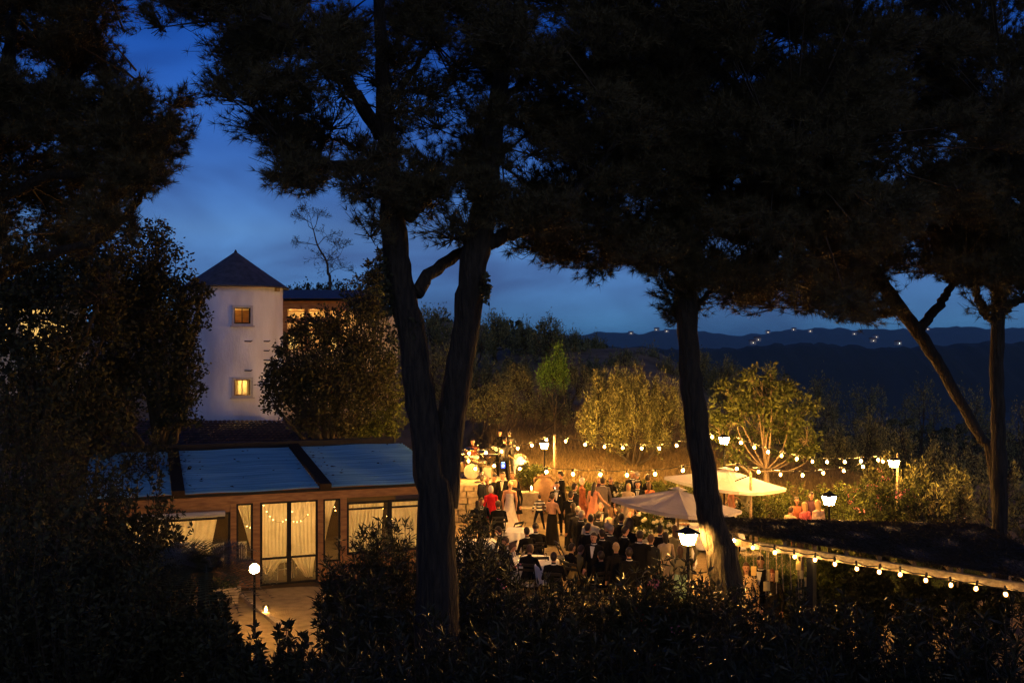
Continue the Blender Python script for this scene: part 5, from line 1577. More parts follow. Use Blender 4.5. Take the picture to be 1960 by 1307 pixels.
# ------------------------------------------------------------ parasols
def parasol(label, centre, half, drop, tilt, rz, ground, m, side_pole=None):
    T = thing("parasol", label, "parasol", (centre.x, centre.y, ground), 0, "square market parasols")
    h = centre.z - ground
    Mt = Matrix.Translation((0, 0, h)) @ Matrix.Rotation(tilt, 4, 'Y') @ Matrix.Rotation(rz, 4, 'Z')
    cv = MB()
    s = half
    cor = [(-s, -s), (s, -s), (s, s), (-s, s)]
    N = 10
    for k in range(4):
        a, b = cor[k], cor[(k + 1) % 4]
        def fn(u, v, a=a, b=b):
            # v: 0 apex, 1 edge. u along the edge
            x = (a[0] + (b[0] - a[0]) * u) * v; y = (a[1] + (b[1] - a[1]) * u) * v
            z = -drop * v ** .92 - .07 * v * 4 * u * (1 - u) * v + .006 * sin(u * 19 + v * 7)
            return (x, y, z)
        cv.sheet(fn, N, N, Mt)
        def fv(u, v, a=a, b=b):
            x = a[0] + (b[0] - a[0]) * u; y = a[1] + (b[1] - a[1]) * u
            return (x * 1.002, y * 1.002, -drop - .07 * 4 * u * (1 - u) - .09 * v)
        cv.sheet(fv, N, 1, Mt)
    o = cv.build("canopy", m, T, smooth=False)
    v_ = MB()
    for k in range(4):
        a, b = cor[k], cor[(k + 1) % 4]
        v_.sheet(lambda u, v, a=a, b=b: ((a[0] + (b[0] - a[0]) * u) * v * .16, (a[1] + (b[1] - a[1]) * u) * v * .16, .07 - drop * .18 * v), 3, 3, Mt)
    v_.build("vent", m, o)
    for k in range(8):
        a = cor[k // 2] if k % 2 == 0 else tuple((cor[k // 2][i] + cor[(k // 2 + 1) % 4][i]) / 2 for i in (0, 1))
        r = MB(); e_ = .98 if k % 2 == 0 else .95
        r.bar(Mt @ Vector((0, 0, -.05)), Mt @ Vector((a[0] * e_, a[1] * e_, -drop - .045 - (.06 if k % 2 else 0))), .022, .03)
        r.build("rib", M_oldwood, T)
    if side_pole is None:
        MB().tube([(0, 0, 0), (0, 0, h + .03)], .032, 10).build("pole", M_oldwood, T, smooth=True)
        MB().box((0, 0, .05), (.5, .5, .10)).build("base", M_stone, T)
    else:
        q = side_pole - Vector((centre.x, centre.y, ground))
        MB().tube([(q.x, q.y, -.05), (q.x, q.y, q.z)], .042, 10).build("pole", M_oldwood, T, smooth=True)
        MB().tube([(q.x, q.y, q.z - .06), (q.x - .45, q.y + .3, q.z - .3)], .016, 6).build("crank", M_iron, T)
        MB().tube([(q.x, q.y, q.z - .02), (q.x * .5, q.y * .5, h + .22), (0, 0, h + .10)], .035, 8).build("arm", M_oldwood, T)
        MB().tube([(0, 0, h + .12), (0, 0, h - .5)], .03, 8).build("hub", M_oldwood, T)
        MB().box((q.x, q.y, .05), (.6, .6, .10)).build("base", M_stone, T)
    return T
c1 = P(1298, 936, 26.2)
parasol("front parasol of mauve-grey canvas over the buffet", c1, 1.22, .40, R(5.5), R(45), 0, mat("mauve_canvas", (.40, .34, .33), (.34, .29, .28), rough=.9, scale=2.5, transl=.05))
c2 = P(1391, 897, 30.6)
sp = P(1437, 905, 29.4)
parasol("cream parasol lit from above, behind the lit pine trunk", c2, 1.33, .42, R(5.5), R(45), ground_z(c2.x, c2.y), M_canvas, side_pole=sp)

# ------------------------------------------------------------ stage terrace: stone wall, steps, band gear
sx0, sx1, sy = P(862, 900, 35)[0], P(968, 900, 35)[0], 35.0
stage_z = 1.30
wl_ = thing("stage_wall", "low wall of squared stone blocks carrying the band's terrace", "wall", ((sx0 + sx1) / 2, sy, 0))
hw = (sx1 - sx0) / 2
MB().box((0, 1.72, stage_z / 2 - .05), (hw * 2 + .0, 3.2, stage_z - .0)).build("core", M_mortar, wl_)
cols, rows = 7, 6
for r_ in range(rows):
    x = -hw - random.uniform(0, .2)
    z0 = r_ * stage_z / rows
    while x < hw:
        w = random.uniform(.26, .5)
        a, b = max(x, -hw), min(x + w, hw)
        if b - a > .08:
            m = MB(); hh = stage_z / rows
            j = lambda s: random.uniform(-s, s)
            c = Vector(((a + b) / 2, .06 + j(.015), z0 + hh / 2))
            bw, bh, bd = (b - a) / 2 - .012, hh / 2 - .012, .09
            vs = []
            for yy, sh in ((-bd, .93), (bd, 1.0)):
                for xx, zz in ((-1, -1), (1, -1), (1, 1), (-1, 1)):
                    vs.append(c + Vector((xx * bw * sh + j(.012), yy, zz * bh * sh + j(.012))))
            m.add(vs, [(0, 1, 2, 3), (0, 4, 5, 1), (1, 5, 6, 2), (2, 6, 7, 3), (3, 7, 4, 0)])
            m.build("stone", M_stone, wl_)
        x += w
MB().box((0, 1.7, stage_z - .02), (hw * 2 + .1, 3.5, .06)).build("coping", M_stone, wl_)
st = thing("stone_steps", "stone ledges stepping up beside the big urn with a candle on them", "steps", (P(1008, 980, 35)[0], 35.2, 0))
for k, (w, dep, z0, z1, yo) in enumerate(((.95, .5, 0, .52, -.1), (.80, .45, 0, .98, .40))):
    MB().box((0, yo, (z0 + z1) / 2 - .04), (w, dep, z1 - z0 - .08)).build("riser", M_stone, st)
    MB().box((0, yo - .02, z1 - .037), (w + .08, dep + .04, .075)).build("tread", M_stone, st)
p = P(1017, 948, 35.5); candle_jar("candle jar glowing on the stone ledge beside the big urn", (p.x, p.y, .98), 1.3)
# big urn
p = P(1042, 976, 36.0); uz = P(1042, 982, 36).z
T = thing("stone_plinth", "rough stone plinth under the big urn", "plinth", (p.x, p.y, 0))
MB().box((0, 0, uz / 2), (1.25, .9, uz)).build("block", M_stone, T)
T = thing("terracotta_urn", "big terracotta oil jar standing on a plinth behind the boy", "urn", (p.x, p.y, uz))
H_ = P(1042, 908, 36).z - uz
MB().lathe([(.0, 0), (.19, .0), (.24, .06), (.40, H_ * .38), (.435, H_ * .58), (.38, H_ * .76), (.23, H_ * .88), (.20, H_ * .92), (.26, H_ * .96), (.27, H_), (.22, H_ * .985), (.20, H_ * .92)], 28).build("body", M_terracotta, T, smooth=True)
for sx in (-1, 1):
    MB().tube([(sx * .22, 0, H_ * .92), (sx * .36, 0, H_ * .90), (sx * .37, 0, H_ * .80)], .03, 8).build("handle", M_terracotta, T, smooth=True)
# whitewashed oven dome
p = P(994, 904, 38.0)
T = thing("bread_oven", "whitewashed domed oven with a rough stone rim behind the band", "oven", (p.x, p.y, stage_z - .1))
h = P(994, 868, 38).z - (stage_z - .1)
MB().lathe([(.33, -.2), (.345, h * .35), (.33, h * .6), (.25, h * .84), (.12, h * .96), (.02, h)], 24, sx=1.0, sy=1.15).build("dome", M_plaster, T, smooth=True)
m = MB(); random.seed(4)
for k in range(14):
    a = pi * k / 13
    m.ball((cos(a) * .37, -.28, h * .38 + sin(a) * h * .62), (.06, .05, .05), 7, 5)
m.build("stone_rim", M_stone, T)
MB().box((0, -.36, h * .2), (.26, .06, .3)).build("door", M_iron, T)
# band gear
M_drum = mat("drum_shell", (.20, .15, .09), (.14, .10, .06), rough=.35)
M_chrome = mat("chrome", (.75, .7, .6), rough=.18, metal=1.0)
M_brass = mat("cymbal_brass", (.75, .52, .18), rough=.25, metal=1.0)
M_head = mat("drum_head", (.36, .32, .26), rough=.7)
p = P(903, 921, 36.6)
T = thing("drum_kit", "drum kit with pale bass drum and gleaming cymbals on the terrace", "drum kit", (p.x, p.y, stage_z + .01))
Mx = Matrix.Rotation(R(90), 4, 'X')
def drum(c, r, depth_, Md, name="drum"):
    m = MB(); m.lathe([(r, -depth_ / 2), (r, depth_ / 2)], 20, M=Matrix.Translation(c) @ Md)
    o = m.build(name, M_drum, T, smooth=False)
    m = MB(); m.lathe([(r * 1.02, -.012), (r * 1.02, .012)], 20, M=Matrix.Translation(c) @ Md @ Matrix.Translation((0, 0, depth_ / 2)))
    m.build("head", M_head, o)
    m = MB(); m.lathe([(r * 1.05, -.02), (r * 1.05, .02)], 20, M=Matrix.Translation(c) @ Md @ Matrix.Translation((0, 0, -depth_ / 2)))
    m.build("hoop", M_chrome, o)
    return o
drum((0, 0, .29), .28, .40, Matrix.Rotation(R(90), 4, 'X'), "bass_drum")
drum((.38, .25, .52), .17, .15, Matrix.Rotation(R(8), 4, 'X'), "snare_drum")
drum((-.14, -.02, .72), .13, .19, Matrix.Rotation(R(22), 4, 'X'), "tom_drum")
drum((.15, -.02, .72), .13, .19, Matrix.Rotation(R(22), 4, 'X'), "tom_drum")
drum((-.45, .2, .40), .19, .36, Matrix.Identity(4), "floor_tom")
for cx, cy, cz, r in ((-.42, -.05, .98, .22), (.42, -.05, 1.02, .24), (.58, .2, .82, .17), (-.1, .25, 1.08, .2)):
    stn = MB().tube([(cx, cy, .0), (cx, cy, cz)], .013, 6)
    for k in range(3):
        a = 2 * pi * k / 3
        stn.tube([(cx, cy, .25), (cx + cos(a) * .22, cy + sin(a) * .22, .01)], .011, 5)
    so = stn.build("cymbal_stand", M_chrome, T)
    MB().lathe([(r, -.018), (r * .5, .0), (.03, .012), (.028, .02)], 20, M=Matrix.Translation((cx, cy, cz)) @ Matrix.Rotation(R(14), 4, 'X')).build("cymbal", M_brass, so, smooth=True)
hw_ = MB()
for sx in (-1, 1): hw_.tube([(sx * .26, 0, .2), (sx * .36, -.12, .01)], .012, 6)
hw_.build("spur", M_chrome, T)
def cabinet(name, label, cat, px, py, d, w, h, dep, m, grille):
    p = P(px, py, d)
    T = thing(name, label, cat, (p.x, p.y, stage_z + .01), random.uniform(-.3, .3))
    MB().box((0, 0, h / 2), (w, dep, h)).build("body", m, T)
    MB().box((0, -dep / 2 - .006, h * .48), (w * .86, .012, h * .78)).build("grille", grille, T)
    MB().tube([(-.08, 0, h - .005), (-.08, 0, h + .035), (.08, 0, h + .035), (.08, 0, h - .005)], .01, 6).build("handle", M_iron, T)
M_grille = mat("speaker_grille", (.04, .04, .04), rough=.8, scale=60)
cabinet("guitar_amplifier", "black guitar amplifier in front of the whitewashed oven", "amplifier", 1000, 921, 37.0, .40, .42, .28, M_iron, M_grille)
cabinet("wooden_box", "pale box standing between the drum kit and the guitarist", "box", 934, 921, 36.8, .38, .45, .32, M_drum, M_head)
# keyboard on an X stand
p = P(940, 900, 37.2)
T = thing("keyboard", "stage keyboard on a crossed stand behind the pale box", "keyboard", (p.x, p.y, stage_z + .01), .1)
MB().box((0, 0, .80), (.85, .26, .07)).build("case", M_iron, T)
kk = MB()
for i in range(26): kk.box((-.39 + i * .031, -.05, .842), (.028, .14, .012))
kk.build("keys", M_cloth, T)
for sx in (-1, 1): MB().bar((-sx * .3, 0, 0), (sx * .3, 0, .765), .03).build("stand_leg", M_iron, T)
# microphone stand
p = P(897, 905, 36.0)
T = thing("microphone_stand", "microphone on a thin stand in front of the drum kit", "microphone", (p.x + .35, 35.6, stage_z + .01))
MB().tube([(0, 0, 0), (0, 0, 1.35)], .01, 6).build("stand", M_chrome, T)
MB().lathe([(.13, 0), (.13, .02), (.02, .03)], 14).build("base", M_iron, T)
MB().tube([(0, 0, 1.35), (.1, -.08, 1.42)], [.018, .026], 8).build("microphone", M_iron, T)

# ------------------------------------------------------------ tables
def cloth_table(label, px, py, w, dep, h=.76, rz=0.0, round_=False, group="tables under white cloths", d=None, drop=.5):
    d = d or F * (CZ - h) / (py - 653.5)
    x = (px - 980) / F * d
    T = thing("table", label, "table", (x, d, .012), rz, group)
    if round_:
        MB().lathe([(w / 2, h - .04), (w / 2, h - .015)], 28).build("tabletop", M_oldwood, T)
        MB().tube([(0, 0, 0), (0, 0, h - .03)], .04, 8).build("leg", M_iron, T)
    else:
        MB().box((0, 0, h - .03), (w, dep, .03)).build("tabletop", M_oldwood, T)
        for sx in (-1, 1):
            for sy in (-1, 1):
                MB().tube([(sx * (w / 2 - .06), sy * (dep / 2 - .06), 0), (sx * (w / 2 - .06), sy * (dep / 2 - .06), h - .045)], .022, 6).build("leg", M_iron, T)
    c = MB()
    n = 96
    per_ = []
    for k in range(n):
        a = 2 * pi * k / n
        if round_:
            q = (cos(a) * w / 2, sin(a) * w / 2)
        else:
            ca, sa = cos(a), sin(a); e = 14
            r = 1 / ((abs(ca) ** e + abs(sa) ** e) ** (1 / e))
            q = (ca * r * w / 2, sa * r * dep / 2)
        per_.append((q, a))
    rows_ = [(0.0, h - .003, 0), (.96, h - .003, 0), (1.0, h - .006, .004), (1.0, h - .03, .012), (1.0, h - drop * .5, .03), (1.0, h - drop, .05)]
    vs, fs = [], []
    for sc_, z, out in rows_:
        for (q, a) in per_:
            wv = out * (1 + .8 * sin(a * 17 + sin(a * 5)))
            L = math.hypot(*q) or 1
            vs.append((q[0] * (sc_ if sc_ else .02) + q[0] / L * wv, q[1] * (sc_ if sc_ else .02) + q[1] / L * wv, z + (.02 * sin(a * 9) if out > .04 else 0)))
    for j in range(len(rows_) - 1):
        for k in range(n):
            k2 = (k + 1) % n
            fs.append((j * n + k, j * n + k2, (j + 1) * n + k2, (j + 1) * n + k))
    fs.append(tuple(range(n)))
    c.add(vs, fs)
    o = c.build("tablecloth", M_cloth, None, smooth=True); o.location = (x, d, .012); o.rotation_euler = (0, 0, rz)
    tag(o, "white cloth on the " + label.replace("of the court, ", ""), "tablecloth", "white tablecloths")
    return Vector((x, d, h + .012))
t1 = cloth_table("small table beside the oleander left of the bride's train", 915, 1036, 1.0, .75, rz=.2)
t2 = cloth_table("round table left of the man with the white collar", 1018, 1072, 1.35, 1.35, round_=True)
t3 = cloth_table("table behind the two guests with joined dark backs", 998, 1014, .9, .8, rz=-.1)
t4 = cloth_table("long buffet table in front under the mauve parasol", 1262, 1036, 1.9, .95, rz=-.25, drop=.62)
t5 = cloth_table("buffet table behind the lit pine trunk", 1345, 1006, 2.3, 1.0, rz=-.05, drop=.62)
t6 = cloth_table("buffet table with a ruffled cloth left of the wooden parasol post", 1410, 988, 1.0, .85, rz=.05, drop=.66)
# plates, glasses, dishes
M_china = mat("white_china", (.8, .78, .74), rough=.25)
M_food = mat("baked_food", (.45, .22, .08), (.3, .14, .05), rough=.8, scale=30, bump=.5)
def plate(t, dx, dy, r, lb, food=False):
    T = thing("plate", lb, "plate", (t.x + dx, t.y + dy, t.z + .001), 0, "plates on the tables")
    MB().lathe([(r * .55, 0), (r * .6, .004), (r, .018), (r * .97, .022), (r * .6, .012), (.01, .010)], 18).build("dish", M_china, T, smooth=True)
    if food:
        m = MB()
        for k in range(7): m.ball((cos(k * .9) * r * .5, sin(k * .9) * r * .5, .03), (r * .24, r * .24, .03), 7, 5)
        m.build("food", M_food, T)
plate(t5, -.55, .0, .22, "platter of baked food on the left of the table behind the trunk", True)
plate(t5, .0, -.15, .20, "platter of baked food in the middle of the table behind the trunk", True)
plate(t5, .5, .1, .2, "platter of food on the right of the table behind the trunk", True)
plate(t4, .25, .1, .15, "white plate at the right of the front buffet table")
plate(t4, .62, -.12, .13, "small white plate at the far right of the front buffet table")
plate(t4, -.2, -.2, .13, "white plate at the left of the front buffet table")
plate(t6, .1, .0, .2, "platter on the ruffled buffet table", True)
plate(t2, -.2, .15, .12, "white plate on the round front table")
plate(t1, .1, .0, .12, "white plate on the small table by the oleander")
def glass_(t, dx, dy, lb):
    T = thing("wine_glass", lb, "glass", (t.x + dx, t.y + dy, t.z + .001), 0, "glasses on the tables")
    MB().lathe([(.03, 0), (.03, .004), (.005, .01), (.005, .08), (.03, .11), (.035, .15), (.028, .19)], 12).build("glass", M_glass, T, smooth=True)
for k, (t, dx, dy, lb) in enumerate(((t2, .15, .3, "wine glass at the back of the round front table"), (t2, .35, -.1, "wine glass at the right of the round front table"), (t2, -.35, -.1, "wine glass at the left of the round front table"), (t1, -.2, .1, "wine glass on the small table by the oleander"), (t3, .1, .1, "wine glass on the table behind the joined backs"))):
    glass_(t, dx, dy, lb)
# flowers on the buffet
def bouquet(label, p, h, w, seed, flowers, vase=True):
    g = np.random.default_rng(seed)
    T = thing("flower_arrangement", label, "flowers", p, 0, "white flower arrangements")
    if vase: MB().lathe([(.07, 0), (.09, .05), (.11, .16), (.07, .24), (.085, .27)], 14).build("vase", M_china, T, smooth=True)
    n = 260
    q = unit(g.normal(size=(n, 3))) * (g.random((n, 1)) ** .5)
    c = q * np.array([w, w * .8, h * .5]) + np.array([0, 0, h * .6 + (.1 if vase else -.2)])
    v, f = leaves(np.repeat(c, 5, 0) + g.normal(size=(n * 5, 3)) * .03, .10, .04, None, 1, seed); np_obj("foliage", v, f, M_fresh, T, kind="stuff")
    fl = unit(g.normal(size=(flowers, 3))); fl[:, 2] = np.abs(fl[:, 2]) * 1.1 - .25; fl[:, 1] = -np.abs(fl[:, 1])
    for k in range(flowers):
        cc = fl[k] * np.array([w, w * .8, h * .5]) * 1.02 + np.array([0, 0, h * .6 + (.1 if vase else -.2)])
        m = MB()
        for j in range(6):
            a = j * pi / 3
            m.ball(cc + np.array([cos(a) * .032, -.01, sin(a) * .032]), (.026, .018, .026), 6, 4)
        m.ball(cc + np.array([0, -.02, 0]), .02, 6, 4)
        m.build("flower", M_white_petal, T)
bouquet("tall white flower arrangement on the buffet under the parasol's left half", (t4.x - .25, t4.y + .25, t4.z + .002), .85, .34, 61, 26)
bouquet("low white flowers beside the tall arrangement on the buffet", (t4.x + .18, t4.y + .3, t4.z + .002), .35, .28, 62, 14)
bouquet("white flowers on the ruffled buffet table by the post", (t6.x + .22, t6.y + .1, t6.z + .002), .45, .26, 63, 16)
bouquet("white flowers lying at the front left of the buffet", (t4.x - .6, t4.y - .1, t4.z + .002), .25, .26, 64, 12)
px_ = P(1178, 962, 34.4); bouquet("white flower bush behind the guests at the parasol's left tip", (px_.x, px_.y, .5), .9, .42, 65, 18, vase=False)

p = P(716, 838, 36.6)
T = thing("path_lamp", "small path lamp in the shrub behind the pavilion's roof end", "lamp", (p.x, p.y, 2.0))
MB().tube([(0, 0, -2.0), (0, 0, .42)], .03, 8).build("post", M_iron, T)
MB().ball((0, 0, .5), .08, 12, 8).build("globe", emit("path_lamp_glow", (1.0, .62, .10), 30), T, smooth=True)
# ------------------------------------------------------------ people
M_eye = mat("eye_dark", (.03, .02, .015), rough=.4)
M_shoe = mat("black_leather", (.02, .018, .016), rough=.4, spec=.5)
def cm(name, c, c2=None, **k): return mat(name, c, c2 or tuple(v * .75 for v in c), rough=.9, scale=9, spec=.08, **k)
C_black = cm("black_wool", (.010, .009, .009)); C_navy = cm("navy_wool", (.013, .014, .020)); C_char = cm("charcoal_wool", (.026, .024, .023)); C_brown = cm("brown_wool", (.13, .085, .055))
C_grey = cm("grey_tweed", (.20, .165, .135)); C_white = cm("white_cotton", (.74, .70, .64)); C_shirt = cm("pale_grey_shirt", (.42, .38, .34)); C_redj = cm("red_jacket", (.62, .02, .03)); C_coral = cm("coral_silk", (.72, .30, .18))
C_pinks = cm("pink_shirt", (.80, .16, .16)); C_palepk = cm("pale_pink_shirt", (.75, .5, .42)); C_must = cm("mustard_knit", (.36, .25, .07)); C_olivec = cm("olive_shirt", (.26, .23, .13)); C_ivory = cm("ivory_satin", (.78, .70, .60))
C_green = cm("mint_cloth", (.35, .55, .35)); C_rust = cm("rust_print", (.40, .13, .06), (.22, .07, .04)); C_blackd = cm("black_dress", (.012, .010, .010)); C_purple = cm("plum_dress", (.10, .045, .06)); C_beige = cm("beige_knit", (.5, .38, .25))
def stripes(name, a, b, freq, axis=2):
    m = mat(name, a, a)
    n, l = m.node_tree.nodes, m.node_tree.links
    w = n.new("ShaderNodeTexWave"); w.bands_direction = 'Z' if axis == 2 else 'X'; w.inputs["Scale"].default_value = freq
    t = n.new("ShaderNodeTexCoord"); l.new(t.outputs["Object"], w.inputs["Vector"])
    r = n.new("ShaderNodeValToRGB"); r.color_ramp.interpolation = 'CONSTANT'
    r.color_ramp.elements[0].color = (*a, 1); r.color_ramp.elements[1].position = .5; r.color_ramp.elements[1].color = (*b, 1)
    l.new(w.outputs["Fac"], r.inputs[0]); l.new(r.outputs[0], n["Principled BSDF"].inputs["Base Color"])
    return m
C_boy = stripes("boy_stripes", (.70, .66, .58), (.02, .022, .03), 1.9)
C_strip = stripes("grey_striped_shirt", (.62, .58, .55), (.16, .15, .15), 3.6, 0)
def leopard():
    m = mat("leopard_print", (.62, .40, .20), (.55, .35, .18))
    n, l = m.node_tree.nodes, m.node_tree.links
    v = n.new("ShaderNodeTexVoronoi"); v.inputs["Scale"].default_value = 24
    t = n.new("ShaderNodeTexCoord"); l.new(t.outputs["Object"], v.inputs["Vector"])
    r = n.new("ShaderNodeValToRGB"); r.color_ramp.interpolation = 'CONSTANT'
    r.color_ramp.elements[0].color = (.02, .015, .01, 1); r.color_ramp.elements[1].position = .42; r.color_ramp.elements[1].color = (.62, .42, .22, 1)
    l.new(v.outputs["Distance"], r.inputs[0]); l.new(r.outputs[0], n["Principled BSDF"].inputs["Base Color"])
    return m
C_leo = leopard()
H_dark = mat("dark_hair", (.030, .020, .014), rough=.55, scale=20, stretch=(1, 1, .2)); H_brown = mat("brown_hair", (.10, .055, .03), rough=.55, scale=20, stretch=(1, 1, .2)); H_blond = mat("blonde_hair", (.50, .33, .15), (.34, .21, .09), rough=.55, scale=20, stretch=(1, 1, .2)); H_white = mat("white_hair", (.68, .62, .54), (.5, .45, .38), rough=.6, scale=18); H_grey = mat("grey_hair", (.26, .22, .19), rough=.6, scale=18)

V3 = Vector
def pose_def(name):
    p = dict(pelvis=V3((0, 0, .93)), lean=0.0, yaw=0.0, nod=0.0, hturn=0.0,
             kneeL=V3((-.105, .03, .50)), ankleL=V3((-.11, -.02, .085)), kneeR=V3((.105, .03, .50)), ankleR=V3((.11, -.02, .085)),
             eL=V3((-.07, -.02, -.28)), wL=V3((.02, .09, -.24)), eR=V3((.07, -.02, -.28)), wR=V3((-.02, .09, -.24)))
    if name == "stand": pass
    elif name == "glass": p.update(eR=V3((.08, .02, -.27)), wR=V3((-.06, .22, .08)), nod=.1)
    elif name == "phone": p.update(eR=V3((.06, .05, -.27)), wR=V3((-.16, .18, .10)), eL=V3((-.06, .05, -.27)), wL=V3((.14, .18, .08)), nod=.55)
    elif name == "clap": p.update(eR=V3((.08, .07, -.25)), wR=V3((-.2, .17, .12)), eL=V3((-.08, .07, -.25)), wL=V3((.2, .17, .12)))
    elif name == "reach": p.update(eR=V3((.16, .10, -.22)), wR=V3((.08, .20, -.12)), kneeL=V3((-.12, .0, .5)), nod=.25, lean=.08)
    elif name == "walk": p.update(kneeL=V3((-.10, .16, .51)), ankleL=V3((-.11, .14, .085)), kneeR=V3((.10, -.02, .5)), ankleR=V3((.11, -.26, .12)), eL=V3((-.08, -.10, -.26)), eR=V3((.08, .08, -.27)))
    elif name == "boy": p.update(kneeL=V3((-.19, .04, .50)), ankleL=V3((-.27, -.04, .085)), kneeR=V3((.19, .04, .50)), ankleR=V3((.27, -.02, .085)), eL=V3((-.13, .0, -.25)), wL=V3((.03, .10, -.22)), eR=V3((.13, .0, -.25)), wR=V3((-.02, .1, -.22)))
    elif name == "sit": p.update(pelvis=V3((0, 0, .52)), lean=.05, kneeL=V3((-.12, .43, .50)), ankleL=V3((-.13, .40, .085)), kneeR=V3((.12, .43, .50)), ankleR=V3((.13, .40, .085)), eL=V3((-.08, .05, -.27)), wL=V3((.04, .24, -.03)), eR=V3((.08, .05, -.27)), wR=V3((-.04, .24, -.03)))
    elif name == "sitlean": p.update(pelvis=V3((0, 0, .52)), lean=.42, nod=.15, kneeL=V3((-.13, .43, .50)), ankleL=V3((-.14, .36, .085)), kneeR=V3((.13, .43, .50)), ankleR=V3((.13, .42, .085)), eL=V3((-.10, .16, -.20)), wL=V3((.06, .24, .02)), eR=V3((.10, .16, -.20)), wR=V3((-.06, .24, .02)))
    elif name == "sitturn": p.update(pelvis=V3((0, 0, .52)), lean=.12, yaw=.35, hturn=.5, kneeL=V3((-.12, .43, .50)), ankleL=V3((-.13, .40, .085)), kneeR=V3((.12, .43, .50)), ankleR=V3((.13, .40, .085)), eL=V3((-.12, .02, -.26)), wL=V3((.04, .24, .02)), eR=V3((.12, .04, -.26)), wR=V3((.0, .24, .02)))
    elif name == "guitar": p.update(eL=V3((-.15, .08, -.22)), wL=V3((-.20, .14, .13)), eR=V3((.15, -.02, -.23)), wR=V3((-.17, .22, -.04)), nod=.4)
    elif name == "drum": p.update(pelvis=V3((0, 0, .56)), lean=.1, kneeL=V3((-.24, .40, .50)), ankleL=V3((-.24, .40, .085)), kneeR=V3((.24, .40, .50)), ankleR=V3((.22, .42, .085)), eL=V3((-.14, .08, -.22)), wL=V3((.06, .22, .10)), eR=V3((.14, .08, -.22)), wR=V3((-.06, .22, .04)))
    return p

